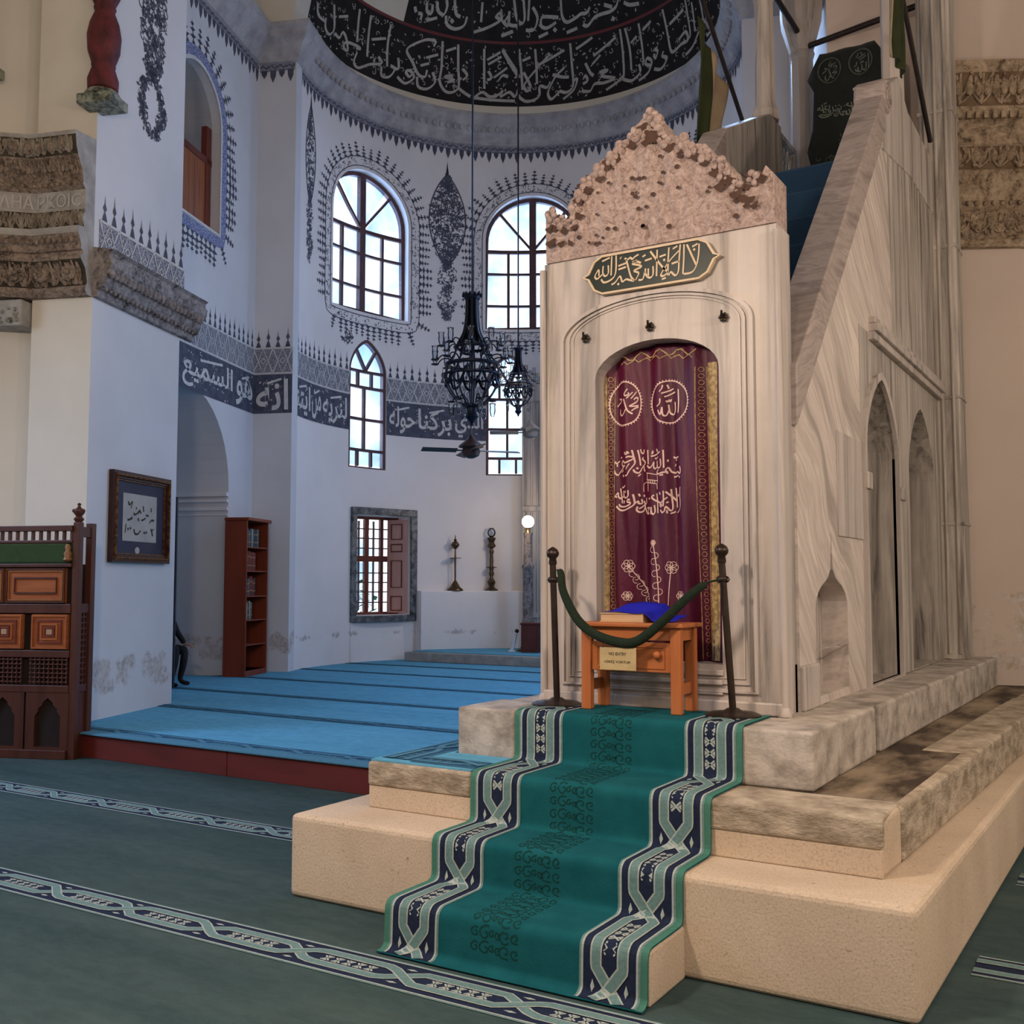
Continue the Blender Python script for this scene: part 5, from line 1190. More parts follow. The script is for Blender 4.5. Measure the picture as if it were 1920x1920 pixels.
# side walls: stair panel, arcade, pillars (right one is seen; the left one mirrors it)
SX = lambda a, b, o=0.0: Vector((-1.65 + o, a, b))
LX = lambda a, b, o=0.0: Vector((-3.125 - o, a, b))
RAIL = lambda y: 2.57 + 1.03 * (y - 5.43)
niche = arch(6.08, 6.83, 1.0, 1.50, .18, 14)
k0 = niche.index(max(niche, key=lambda p: p[1])); cxn = 6.455
niche = [p for p in niche]; niche = niche[:k0 - 1] + [(cxn + .09, 1.69), (cxn + .03, 1.74), (cxn, 1.98), (cxn - .03, 1.74), (cxn - .09, 1.69)] + niche[k0 + 2:]
op1 = arch(7.36, 8.42, .96, 2.62, .53, 18, .4); op2 = arch(8.98, 10.18, .96, 2.60, .58, 18, .4)
for F_, tagd in ((SX, 1), (LX, 0)):
    mb = MB(); panel(mb, [(5.74, .95), (7.30, .95), (7.30, 3.45), (8.42, 3.45), (8.42, 5.20), (8.22, RAIL(8.22) - .06), (5.74, RAIL(5.74) - .06)], [niche] if tagd else [], F_, depth=.18, rim=.2)
    part(mb, 'stair_side', M['marble_side'])
    if tagd: mb = MB(); mb.prism([(5.9, .96), (7.0, .96), (7.0, 2.1), (5.9, 2.1)], -.165, -.185, F_); part(mb, 'niche_back', M['marble_grey'])
    mb = MB(); panel(mb, [(7.30, .95), (10.5, .95), (10.5, 3.45), (7.30, 3.45)], [op1, op2], F_, depth=.22, rim=.22); part(mb, 'arcade', M['marble_grey'])
    mb = MB(); panel(mb, [(8.42, 3.45), (10.5, 3.45), (10.5, 5.55), (8.42, 5.20)], [], F_, rim=.2); part(mb, 'landing_side', M['marble_grey'])
    for (z0, z1, o) in ((3.40, 3.46, .045), (3.46, 3.52, .07), (3.52, 3.57, .05)):
        mb = MB(); mb.prism([(7.62, z0), (10.5, z0), (10.5, z1), (7.62, z1)], o, -.01, F_); part(mb, 'string_moulding', M['marble'], bevel=.008)
    # balustrade: sloping rail slab with bevelled top
    mb = MB(); mb.prism([(5.72, RAIL(5.72) - .34), (8.30, RAIL(8.30) - .34), (8.30, RAIL(8.30)), (5.72, RAIL(5.72))], .02, -.2, F_); part(mb, 'handrail', M['marble_rail'], bevel=.01)
mb = MB()
ring(mb, [(p[0], p[1]) for p in op1], -.06, .03, -.02, SX); part(mb, 'arch_moulding', M['marble'])
mb = MB(); mb.box(-1.87, -1.60, 7.30, 7.42, 2.30, 2.42); part(mb, 'impost', M['marble_grey'], bevel=.01)
mb = MB(); mb.box(-1.64, -1.60, 8.43, 8.60, 2.30, 2.40); part(mb, 'impost', M['marble'], bevel=.01)
mb = MB(); mb.box(-1.66, -1.625, 5.74, 6.07, .95, 1.20); part(mb, 'side_plinth', M['marble'], bevel=.012)
mb = MB(); mb.box(-1.665, -1.64, 6.62, 7.29, 1.95, 2.62); part(mb, 'pale_slab', M['marble'], bevel=.005)
mb = MB(); mb.box(-1.66, -1.645, 6.08, 6.83, 1.27, 1.275); part(mb, 'niche_ledge', M['marble_grey'])
# inner partition glimpsed through the arches
mb = MB(); mb.box(-2.6, -2.5, 7.3, 10.4, .95, 3.5); part(mb, 'inner_wall', M['marble_grey'])
mb = MB(); mb.box(-2.49, -1.88, 8.45, 8.58, .95, 2.38); part(mb, 'cross_wall', M['marble_grey'])
mb = MB(); mb.box(-2.49, -1.89, 8.70, 8.97, .95, 2.45); part(mb, 'cross_wall', M['marble'])
# tall fluted pillar at the back right
mb = MB(); mb.box(-1.76, -1.45, 10.5, 10.84, .95, 9.2); part(mb, 'back_pillar', M['marble_grey'], bevel=.02)
for z0, z1 in ((.95, 1.0), (2.2, 2.23), (3.4, 3.43), (4.86, 4.90), (6.2, 6.24)):
    mb = MB(); mb.box(-1.77, -1.44, 10.49, 10.85, z0, z1); part(mb, 'pillar_joint', M['marble_grey'], bevel=.006)
for x in (-1.70, -1.605, -1.51):
    mb = MB(); mb.tube([(x, 10.495, 1.0), (x, 10.495, 9.1)], .018, 8); part(mb, 'pillar_flute', M['marble_grey'], smooth=60)
# staircase
NS = 14; Y0, Y1, Z0, Z1 = 5.76, 8.40, 1.22, 5.0
for i in range(NS):
    a, b = Y0 + (Y1 - Y0) * i / NS, Y0 + (Y1 - Y0) * (i + 1) / NS; z = Z0 + (Z1 - Z0) * (i + 1) / NS
    mb = MB(); mb.box(-2.93, -1.85, a, Y1 + .1 if i == NS - 1 else b + .12, max(.96, z - .5), z); part(mb, 'stair_step', M['marble_grey'])
mb = MB(); mb.box(-2.95, -1.83, 8.4, 11.0, 4.82, 5.0); part(mb, 'landing', M['marble_grey'])
mb = MB(); mb.box(-2.95, -1.83, 10.86, 11.0, .95, 4.9); part(mb, 'back_wall', M['marble_grey'])
# canopy columns and their ties
def column(x, y, z0, r, name='canopy_column'):
    mb = MB(); mb.lathe([(r * 1.35, z0), (r * 1.35, z0 + .09), (r * 1.05, z0 + .15), (r, z0 + .2), (r * .94, 7.35), (r * 1.1, 7.4), (r * 1.0, 7.44), (r * 1.7, 7.75), (r * 1.8, 7.9), (r * 1.8, 8.0)], 8, (x, y, 0)); part(mb, name, M['marble'], smooth=20)
column(-3.03, 9.72, 6.15, .10); column(-3.03, 11.05, 5.0, .13); column(-1.82, 9.62, 5.2, .10)
mb = MB(); mb.prism([(8.2, RAIL(8.2) - .4), (9.55, 5.3), (9.9, 5.3), (9.9, 6.15), (9.55, 6.15), (8.3, RAIL(8.3))], .024, -.196, LX); part(mb, 'newel_wall', M['marble_grey'], bevel=.012)
mb = MB(); mb.prism([(8.2, RAIL(8.2) - .4), (9.4, 5.2), (10.5, 5.2), (10.5, 5.75), (9.3, 5.75), (8.9, 5.9), (8.3, RAIL(8.3))], .012, -.17, SX); part(mb, 'newel_wall', M['marble'], bevel=.012)
# volute at the head of the right handrail
mb = MB(); VY, VZ = 8.37, RAIL(8.30) - .02
mb.prism([(VY + .125 * cos(q * pi / 12), VZ + .14 * sin(q * pi / 12)) for q in range(24)], .03, -.21, SX); part(mb, 'volute', M['marble_rail'], bevel=.02)
for xo in (.03, -.21):
    mb = MB(); mb.tube([SX(VY + .11 * (1 - j / 24) * cos(2.4 - j * .5), VZ + .12 * (1 - j / 24) * sin(2.4 - j * .5), xo) for j in range(21)], .014, 6); part(mb, 'volute_scroll', M['marble_rail'], smooth=60)
# pierced parapet behind the left column
mb = MB(); ring(mb, [(9.95, 5.5), (10.9, 5.5), (10.9, 6.3), (9.95, 6.3)], .07, .02, -.06, LX); part(mb, 'parapet_frame', M['marble_grey'])
mb = MB()
for i in range(7):
    for sg in (-1, 1): bar(mb, (10.02 + i * .115, 5.57 if sg > 0 else 6.23), (min(10.86, 10.02 + i * .115 + .25), 6.23 if sg > 0 else 5.57), .025, .0, -.03, LX)
part(mb, 'pierced_panel', M['marble_grey'])
for a, b in (((-3.03, 9.72, 7.62), (-3.03, 11.05, 7.62)), ((-3.03, 11.0, 7.47), (-1.72, 10.75, 7.47))):
    mb = MB(); mb.tube([a, b], .032, 8); part(mb, 'iron_tie', M['iron'], smooth=60)
mb = MB(); mb.box(-3.25, -1.45, 9.4, 11.3, 8.0, 8.3); part(mb, 'canopy_base', M['marble'], bevel=.02)
mb = MB(); mb.lathe([(.85, 8.3), (.05, 11.2), (0.001, 11.4)], 8, (-2.35, 10.35, 0)); part(mb, 'canopy_cone', M['marble_grey'])

# ------------------------------------------------------------------ cloths on the minbar
M['velvet'] = mat('burgundy_velvet', (0.095, 0.003, 0.030), (0.045, 0.002, 0.020), 3, (1, 1, .4), rough=.5, spec=.35, bump=.2, bscale=50)
M['gold_thread'] = mat('gold_thread', (0.60, 0.45, 0.30), (0.42, 0.30, 0.18), 30, rough=.5)
M['pale_thread'] = mat('pale_thread', (0.78, 0.56, 0.50), (0.62, 0.42, 0.38), 30, rough=.6)
M['gold_trim'] = mat('gold_trim', (0.50, 0.36, 0.16), (0.24, 0.16, 0.07), 40, rough=.5, lo=.4, hi=.6)
cur = thing('curtain', 'burgundy velvet curtain embroidered with calligraphy in the minbar gateway', 'curtain', T(-2.4, 5.62, 3.06))
CI = Matrix.Translation((2.4, -5.62, -3.06))
def fold(x, z):
    k = (3.05 - z) / 1.9
    lean = .06 * k
    return (.016 * sin((x + lean) * 31 + .5) + .010 * sin((x - .1 * k) * 57 + 1.7) + .022 * k * sin((x + .25 * k) * 14 + .4)) * (.7 + 1.0 * k)
def CU(x, z, o=0.0): return Vector((x, 5.625 - fold(x, z) - o, z))
mb = MB(); mb.grid(lambda a, b: CU(-2.79 + a * .80, 1.20 + b * 1.86), 90, 60)
for i in range(0): pass
part_ = mb.build('cloth', M['velvet'], cur, CI, smooth=180)
so = part_.modifiers.new('thick', 'SOLIDIFY'); so.thickness = .006; so.offset = -1
th = lambda a, b: CU(a, b, .004)
for st, wd, tn in ((INK_BASMALA, .0052, .55), (INK_SHAHADA, .0052, .55), (INK_EMBLEM, .0024, 1.0)):
    mb = MB(); pen(mb, st, th, wd, tn, 1.0); mb.build('embroidered_line', M['pale_thread'], cur, CI, kind='stuff')
for (cx, cz, rx, rz, st) in ((-2.355, 2.714, .115, .124, INK_ALLAH), (-2.637, 2.726, .102, .131, INK_MUHAMMAD)):
    mb = MB(); pen(mb, st, th, .0050, .6, 1.0)
    mb.ribbon([(cx + rx * cos(q * pi / 30), cz + rz * sin(q * pi / 30)) for q in range(60)], .0036, th, closed=True)
    for q in range(44):
        a = q * 2 * pi / 44; mb.poly([(cx + (rx + .002) * cos(a - .04), cz + (rz + .002) * sin(a - .04)), (cx + (rx + .013) * cos(a), cz + (rz + .013) * sin(a)), (cx + (rx + .002) * cos(a + .04), cz + (rz + .002) * sin(a + .04))], th)
    mb.build('embroidered_roundel', M['pale_thread'], cur, CI, kind='stuff')
mb = MB(); rng = random.Random(80)
pen(mb, [[(-2.623, 1.756), (-2.556, 1.668), (-2.509, 1.571), (-2.48, 1.45)], [(-2.458, 1.886), (-2.436, 1.746), (-2.423, 1.589), (-2.42, 1.45)], [(-2.347, 1.745), (-2.357, 1.65), (-2.37, 1.5)]], th, .0025, 1.0)
for (x, z, r) in ((-2.623, 1.756, .042), (-2.347, 1.745, .04), (-2.634, 1.579, .03), (-2.293, 1.581, .03), (-2.46, 1.89, .018)):
    for k in range(6):
        a = k * pi / 3; mb.ribbon([(x + r * .5 * cos(a) + r * .42 * cos(q), z + r * .5 * sin(a) + r * .42 * sin(q)) for q in [j * pi / 4 for j in range(8)]], .0018, th, closed=True)
    mb.poly([(x + r * .25 * cos(q), z + r * .25 * sin(q)) for q in [j * pi / 4 for j in range(8)]], th)
for (x0, z0, x1, z1) in ((-2.6, 1.72, -2.51, 1.57), (-2.455, 1.86, -2.423, 1.58)):
    for k in range(9):
        f = k / 8; x = x0 + (x1 - x0) * f; z = z0 + (z1 - z0) * f; s = 1 if k % 2 else -1
        mb.ribbon([(x + s * (.006 + .018 * sin(q * .7)), z + .018 * cos(q * .7) - .01) for q in range(6)], .0018, th)
mb.build('embroidered_flowers', M['pale_thread'], cur, CI)
mb = MB()
for (x0, x1, mi) in ((-2.185, -2.125, 0), (-2.118, -2.062, 1), (-2.785, -2.76, 1), (-2.755, -2.71, 0)):
    if mi: mb.grid(lambda a, b: CU(x0 + a * (x1 - x0), 1.22 + b * 1.7, .003), 2, 40, 0)
    for e in (x0, x1): mb.ribbon([(e, 1.22 + 1.68 * q / 40) for q in range(41)], .002, th)
    if not mi:
        for q in range(44):
            z = 1.25 + q * .038; c = (x0 + x1) / 2; mb.ribbon([(c + .015 * cos(j * 1.05), z + .014 * sin(j * 1.05)) for j in range(6)], .0016, th, closed=True)
mb.ribbon([(-2.68 + .5 * q / 20, 2.99 + .02 * sin(q * 1.3) + .02 * sin(pi * q / 20)) for q in range(21)], .004, th)
mb.ribbon([(-2.66 + .46 * q / 20, 2.965 + .012 * sin(q * 2.1) + .02 * sin(pi * q / 20)) for q in range(21)], .003, th)
mb.build('gold_border', M['gold_trim'], cur, CI)

# plaque over the gateway
M['plaque_green'] = mat('plaque_green', (0.010, 0.020, 0.018), (0.016, 0.028, 0.026), 6, rough=.35)
M['plaque_rim'] = mat('plaque_rim', (0.66, 0.52, 0.36), (0.55, 0.42, 0.28), 10, rough=.5)
def cart(w, h):
    L = [(-w, 0), (-w + .035, -.02), (-w * .83, -h * .75), (-w * .70, -h), (w * .70, -h), (w * .83, -h * .75), (w - .035, -.02), (w, 0), (w - .035, .02), (w * .83, h * .75), (w * .70, h), (-w * .70, h), (-w * .83, h * .75), (-w + .035, .02)]
    return [(-2.404 + a, 3.482 + b) for a, b in L]
pl = thing('calligraphy_plaque', 'dark green pointed plaque with cream calligraphy above the gateway', 'sign', T(-2.404, 5.49, 3.482))
PI_ = Matrix.Translation((2.404, -5.49, -3.482))
mb = MB(); mb.prism(cart(.425, .112), .012, .032, FZ); mb.build('board', M['plaque_green'], pl, PI_)
mb = MB(); ring(mb, cart(.432, .118), .012, .042, .01, FZ); mb.build('rim', M['plaque_rim'], pl, PI_)
mb = MB(); pen(mb, INK_PLAQUE, lambda a, b: FZ(a, b, .035), .0062, .5, 1.0); mb.build('calligraphy', M['plaque_rim'], pl, PI_, kind='stuff')

# blue carpet on the staircase
M['stair_blue'] = mat('stair_carpet_blue', (0.008, 0.045, 0.105), (0.006, 0.03, 0.075), 6, rough=.9, sheen=.3, bump=.2, bscale=90)
mb = MB(); pr = []
for i in range(NS):
    y = Y0 + (Y1 - Y0) * i / NS; za = Z0 + (Z1 - Z0) * i / NS; zb = Z0 + (Z1 - Z0) * (i + 1) / NS
    pr += [(y - .012, za + .012), (y - .012, zb - .01), (y - .004, zb + .008), (y + .02, zb + .012)]
pr += [(10.7, Z1 + .012)]
mb.sweep(pr, [lambda a, b, x=x: Vector((x, a, b)) for x in (-2.9, -2.4, -1.86)]); sc_ = mb.build('stair_carpet', M['stair_blue'])
tag(sc_, 'dark blue carpet running up the minbar staircase', 'carpet')

# dark green cover hanging at the head of the stairs
M['cover_green'] = mat('cover_green', (0.003, 0.006, 0.005), (0.006, 0.010, 0.008), 4, rough=.8, sheen=.15)
M['cover_thread'] = mat('cover_thread', (0.16, 0.17, 0.14), (0.10, 0.11, 0.09), 30, rough=.7)
M['cover_dim'] = mat('cover_dim_thread', (0.06, 0.07, 0.06), (0.035, 0.045, 0.035), 30, rough=.7)
cov = thing('pulpit_cover', 'black-green embroidered cloth hung at the top of the minbar stairs', 'cloth', T(-2.5, 10.7, 5.1))
VI = Matrix.Translation((2.5, -10.7, -5.1))
def CV(x, z, o=0.0): return Vector((x, 10.70 - .012 * sin(x * 22) - .008 * sin(z * 7) - o, z))
OUT = [(-2.845, 5.05), (-2.23, 5.05), (-2.0, 5.05), (-2.0, 6.9), (-2.106, 7.06), (-2.188, 7.19), (-2.745, 7.195), (-2.886, 6.95), (-2.813, 6.80), (-2.83, 6.4), (-2.90, 6.18), (-2.845, 5.94)]
mb = MB(); panel(mb, OUT, [], CV, .07); o = mb.build('cloth', M['cover_green'], cov, VI, smooth=180); so = o.modifiers.new('thick', 'SOLIDIFY'); so.thickness = .01
mb = MB(); cv = lambda a, b: CV(a, b, .012)
def refit(st, x0, x1, z0, z1):
    xs = [p[0] for s in st for p in s]; zs = [p[1] for s in st for p in s]; a, b, c, d = min(xs), max(xs), min(zs), max(zs)
    return [[(x0 + (x - a) / (b - a) * (x1 - x0), z0 + (z - c) / (d - c) * (z1 - z0)) for x, z in s] for s in st]
for st, w_ in ((refit(INK_SHAHADA, -2.773, -2.236, 6.47, 6.66), .007), (refit(INK_MUHAMMAD, -2.72, -2.57, 6.90, 7.10), .006), (refit(INK_ALLAH, -2.40, -2.25, 6.91, 7.11), .006)):
    mb = MB(); pen(mb, st, cv, w_, .55); mb.build('embroidered_line', M['cover_thread'], cov, VI, kind='stuff')
for cx, cz in ((-2.648, 7.0), (-2.332, 7.01)):
    mb = MB(); mb.ribbon([(cx + .115 * cos(q * pi / 20), cz + .13 * sin(q * pi / 20)) for q in range(40)], .008, cv, closed=True); mb.build('roundel', M['cover_dim'], cov, VI)
rng = random.Random(90); mb = MB()
def cvp():
    z = rng.uniform(5.6, 6.12) if rng.random() < .85 else rng.uniform(6.1, 6.3); w = .3 if z < 6.1 else .06
    return -2.5 + rng.uniform(-w, w), z, rng.uniform(0, 6.3)
leafy(mb, rng, 190, cvp, cv, .035); mb.build('embroidered_ornament', M['cover_dim'], cov, VI, kind='stuff')

# flags on leaning poles either side of the canopy
M['flag_green'] = mat('flag_green', (0.030, 0.040, 0.012), (0.018, 0.025, 0.008), 5, rough=.85)
M['flag_beige'] = mat('flag_beige', (0.36, 0.28, 0.19), (0.25, 0.19, 0.12), 4, rough=.85)
def flag(nm, label, top, foot, pole_top, hang, side):
    t = thing(nm, label, 'flag', Matrix.Translation(foot)); I = Matrix.Translation((-foot[0], -foot[1], -foot[2]))
    mb = MB(); mb.tube([foot, pole_top], .022, 8); mb.build('pole', M['iron'], t, I, smooth=60)
    for k, (m, y0, y1) in enumerate(((M['flag_green'], 0.0, .45), (M['flag_beige'], .45, 1.0)) if side < 0 else ((M['flag_beige'], 0, .12), (M['flag_green'], .12, 1.0))):
        mb = MB()
        def fn(a, b):
            q = y0 + (y1 - y0) * a; w = hang[1] * (1 - .35 * b) if side < 0 else hang[1] * (.55 + .45 * b)
            zb = top[2] - hang[0] * b - (.35 * q * (1 - b) if side < 0 else 0)
            return (top[0] + .03 * sin(q * 14 + b * 4), top[1] + q * w, zb)
        mb.grid(fn, 12, 20); o = mb.build('flag_cloth', m, t, I, smooth=180); so = o.modifiers.new('thick', 'SOLIDIFY'); so.thickness = .008
    return t
flag('hanging_flag', 'green and beige flag hanging on the left of the canopy', (-3.2, 8.36, 6.62), (-3.2, 9.55, 6.12), (-3.2, 8.4, 6.9), (1.15, .70), -1)
flag('hanging_flag', 'rolled dark green flag on the right of the canopy', (-1.60, 8.50, 7.4), (-1.60, 10.17, 5.80), (-1.60, 8.45, 6.95), (1.50, .46), 1)

# ------------------------------------------------------------------ runner carpet over the steps
M['runner'] = mat('runner_teal', (0.006, 0.082, 0.100), (0.010, 0.110, 0.130), 7, rough=.95, spec=.1, bump=.25, bscale=150)
M['runner_dark'] = mat('runner_motif', (0.006, 0.042, 0.040), (0.008, 0.05, 0.046), 30, rough=.95, spec=.1)
M['runner_edge'] = mat('runner_edge', (0.05, 0.17, 0.13), (0.07, 0.20, 0.15), 40, rough=.95, spec=.1)
corner = [(5.42, .955), (4.967, .955), (4.967, .686), (4.527, .686), (4.527, .436), (4.192, .436), (4.192, .221), (3.832, .221), (3.826, .03), (3.80, .008), (3.765, .006)]
RP = [corner[0]]
for i in range(1, len(corner) - 1):
    p0, p1, p2 = [Vector(c) for c in corner[i - 1:i + 2]]
    a = (p0 - p1); b = (p2 - p1); r = min(.045, a.length * .4, b.length * .4); A = p1 + a.normalized() * r; B = p1 + b.normalized() * r
    for k in range(5):
        t = k / 4; q = A * (1 - t) ** 2 + p1 * (2 * t * (1 - t)) + B * t * t; RP.append((q.x, q.y))
RP.append(corner[-1])
RL = [0.0]
for a, b in zip(RP, RP[1:]): RL.append(RL[-1] + hypot(b[0] - a[0], b[1] - a[1]))
def run_pt(s, w, h):
    s = min(max(s, 0), RL[-1] - 1e-6)
    lo, hi = 0, len(RL) - 1
    while hi - lo > 1:
        m = (lo + hi) // 2
        if RL[m] <= s: lo = m
        else: hi = m
    f = (s - RL[lo]) / (RL[lo + 1] - RL[lo]); a, b = RP[lo], RP[lo + 1]; dy, dz = b[0] - a[0], b[1] - a[1]; l = hypot(dy, dz)
    ny, nz = dz / l, -dy / l
    return Vector((w, a[0] + dy * f + ny * h, a[1] + dz * f + nz * h))
run = thing('runner_carpet', 'teal runner carpet with navy interlaced borders down the stone steps', 'carpet', T(-2.36, 3.8, 0))
RI = Matrix.Translation((2.36, -3.8, 0))
XA, XB = -3.01, -1.715
mb = MB(); mb.grid(lambda a, b: run_pt(a * RL[-1], XA + b * (XB - XA), .0), 300, 4); o = mb.build('pile', M['runner'], run, RI, smooth=50)
so = o.modifiers.new('thick', 'SOLIDIFY'); so.thickness = .006; so.offset = 1
BW = .27
for cx in (XA + .03 + BW / 2, XB - .03 - BW / 2):
    mb = MB(); carpet_border(mb, .02, RL[-1] - .004, lambda s, w, h: run_pt(s, cx + w, h + .005), BW, .53, .012, .52); mb.build('woven_border', [M['carpet_navy'], M['carpet_band'], M['carpet_line']], run, RI)
for x0, x1 in ((XA, XA + .03), (XB - .03, XB)):
    mb = MB(); mb.grid(lambda a, b: run_pt(a * RL[-1], x0 + b * (x1 - x0), .007), 260, 1); mb.build('edging', M['runner_edge'], run, RI)
mb = MB(); rng = random.Random(101); s = .15; cx = -2.42
while s < RL[-1] - .1:
    for k in (-1, 1):
        for (dx, r) in ((.05, .035), (.10, .026), (.015, .018)):
            P = [(s + r * .9 * (1 - j / 14) * sin(k * (1 + j * .62)) + rng.uniform(-.003, .003), cx + k * dx + r * (1 - j / 14) * cos(1 + j * .62)) for j in range(12)]
            mb.ribbon(P, .0035, lambda a, b: run_pt(a, b, .007))
    s += .062
mb.build('woven_scrolls', M['runner_dark'], run, RI)

# ------------------------------------------------------------------ rope barrier
M['post_metal'] = mat('post_metal', (0.035, 0.024, 0.02), (0.06, 0.042, 0.034), 14, rough=.35, metal=.7)
M['rope'] = mat('rope_green', (0.008, 0.016, 0.008), (0.014, 0.028, 0.014), 60, rough=.9, bump=.6, bscale=120)
def stanchion(label, x, y, tx):
    t = thing('stanchion', label, 'barrier post', T(x, y, .962), 'rope barrier posts')
    mb = MB(); mb.lathe([(.145, 0), (.145, .008), (.12, .018), (.05, .026), (.03, .04)], 28); mb.build('base', M['post_metal'], t, smooth=40)
    mb = MB(); mb.tube([(0, 0, .03), (tx, 0, .80)], .0185, 14); mb.build('pole', M['post_metal'], t, smooth=60)
    mb = MB(); mb.lathe([(.022, .80), (.024, .81), (.020, .835), (.034, .85), (.037, .868), (.028, .888), (.010, .90), (0.001, .904)], 16, (tx, 0, 0)); mb.build('knob', M['post_metal'], t, smooth=60)
    mb = MB(); mb.lathe([(.023, .70), (.026, .705), (.026, .72), (.023, .725)], 14, (tx * .9, 0, 0)); mb.tube([(tx * .9 + .035 * cos(a), .0, .712 + .02 * sin(a)) for a in [k * pi / 5 for k in range(10)]], .004, 6, closed=True); mb.build('ring', M['post_metal'], t, smooth=60)
    return t
stanchion('dark metal barrier post left of the small table', -2.915, 5.27, -.025)
stanchion('dark metal barrier post right of the small table', -1.88, 5.30, -.05)
rp = [(-2.90, 5.25, 1.73), (-2.838, 5.18, 1.71), (-2.794, 5.13, 1.605), (-2.694, 5.10, 1.459), (-2.579, 5.09, 1.378), (-2.435, 5.09, 1.338), (-2.325, 5.09, 1.348), (-2.186, 5.10, 1.454), (-2.051, 5.12, 1.581), (-1.965, 5.17, 1.655), (-1.93, 5.27, 1.67)]
P = smooth_path(rp, 6); n = len(P)
mb = MB(); mb.tube(P, [.006 if i < 5 or i > n - 8 else .017 + .010 * sin(pi * i / n) for i in range(n)], 10)
ro = mb.build('barrier_rope', M['rope'], smooth=60); tag(ro, 'dark green rope slung between the two barrier posts', 'rope')
M['tag_gold'] = mat('tag_gold', (0.55, 0.42, 0.22), (0.42, 0.31, 0.15), 14, rough=.5)
M['ink'] = mat('black_ink', (0.03, 0.022, 0.015), (0.04, 0.03, 0.02), 9, rough=.7)
tg = thing('hanging_tag', 'small gold sign with two lines of print hanging from the rope', 'sign', T(-2.44, 5.085, 1.19))
mb = MB(); mb.box(-.107, .107, 0, .003, 0, .12); mb.build('plate', M['tag_gold'], tg)
for body, z0, z1, x0, x1 in (('NO ENTRY', .078, .095, -.052, .05), ('GİRİŞ YOKTUR', .034, .054, -.08, .075)):
    mb = MB(); write(mb, body, x0, x1, z0, z1, lambda a, b: Vector((a, -.0015, b)), 0, .01); mb.build('print', M['ink'], tg)
mb = MB()
for sx in (-.09, .09): mb.tube([(sx, .0, .115), (sx * .9, .005, .16)], .0015, 5)
mb.build('string', M['ink'], tg)

# ------------------------------------------------------------------ small table, book and cloth
M['pine'] = wood('orange_pine', (0.50, 0.17, 0.05), (0.38, 0.11, 0.035), (3, 3, .3), 4, .45)
M['pine_h'] = wood('orange_pine_flat', (0.50, 0.17, 0.05), (0.37, 0.11, 0.035), (.4, 3, 3), 4, .45)
tb = thing('small_table', 'small orange pine table with drawer in front of the curtain', 'table', T(-2.41, 5.29, .962))
mb = MB(); mb.box(-.315, .315, -.145, .145, .455, .478); mb.build('tabletop', M['pine_h'], tb, bevel=.006)
for (x, y) in ((-.265, -.10), (.265, -.10), (-.265, .10), (.265, .10)):
    mb = MB(); mb.box(x - .029, x + .029, y - .024, y + .024, 0, .455); mb.build('leg', M['pine'], tb, bevel=.005)
for (x0, x1, y0, y1) in ((-.24, .24, -.112, -.095), (-.24, .24, .095, .112), (-.282, -.262, -.08, .08), (.262, .282, -.08, .08)):
    mb = MB(); mb.box(x0, x1, y0, y1, .385, .455); mb.build('apron', M['pine_h'], tb, bevel=.003)
mb = MB(); mb.box(-.235, .235, -.106, -.09, .215, .375); dr = mb.build('drawer', M['pine_h'], tb, bevel=.004)
mb = MB(); mb.ball((.16, -.125, .31), .022, 12); mb.build('knob', M['pine'], dr, smooth=60)
mb = MB(); ring(mb, [(-.2, .235), (.2, .235), (.2, .355), (-.2, .355)], .008, .112, .1, lambda a, b, o: Vector((a, -o, b))); mb.build('moulding', M['pine_h'], dr)
for x in (-.272, .272):
    mb = MB(); mb.box(x - .009, x + .009, -.08, .08, .10, .16); mb.build('stretcher', M['pine'], tb, bevel=.003)
M['page'] = mat('book_pages', (0.62, 0.43, 0.26), (0.52, 0.34, 0.2), 6, (1, 1, 30), rough=.8)
M['blue_cloth'] = mat('blue_cloth', (0.008, 0.012, 0.50), (0.006, 0.009, 0.36), 5, rough=.75)
bk = thing('book', 'thick closed book with tan page edges lying on the small table', 'book', T(-2.47, 5.30, 1.4405))
mb = MB(); mb.box(-.128, .128, -.10, .085, .006, .044); mb.build('pages', M['page'], bk, bevel=.003)
for z in (0, .044):
    mb = MB(); mb.box(-.133, .133, -.105, .09, z, z + .006); mb.build('cover', M['page'], bk, bevel=.002)
def drape(a, b):
    # laid over the book, falling off its right edge on to the table
    x = -.10 + a * .36; y = -.11 + b * .24
    top = .053 + .075 * max(0, b - .35) + .005 * sin(a * 9 + b * 5)
    k = min(1, max(0, (x - .134) / .06)); h = top * (1 - k) + (.004 + .05 * max(0, b - .4)) * k
    if y < -.105: h -= .0
    return (x + .03 * b, y, h)
bc2 = MB(); bc2.grid(drape, 26, 14); cl = bc2.build('blue_cloth', M['blue_cloth'], matrix=T(-2.47, 5.30, 1.4405), smooth=180); so = cl.modifiers.new('thick', 'SOLIDIFY'); so.thickness = .004; so.offset = 1
tag(cl, 'bright blue cloth folded over the book on the small table', 'cloth')

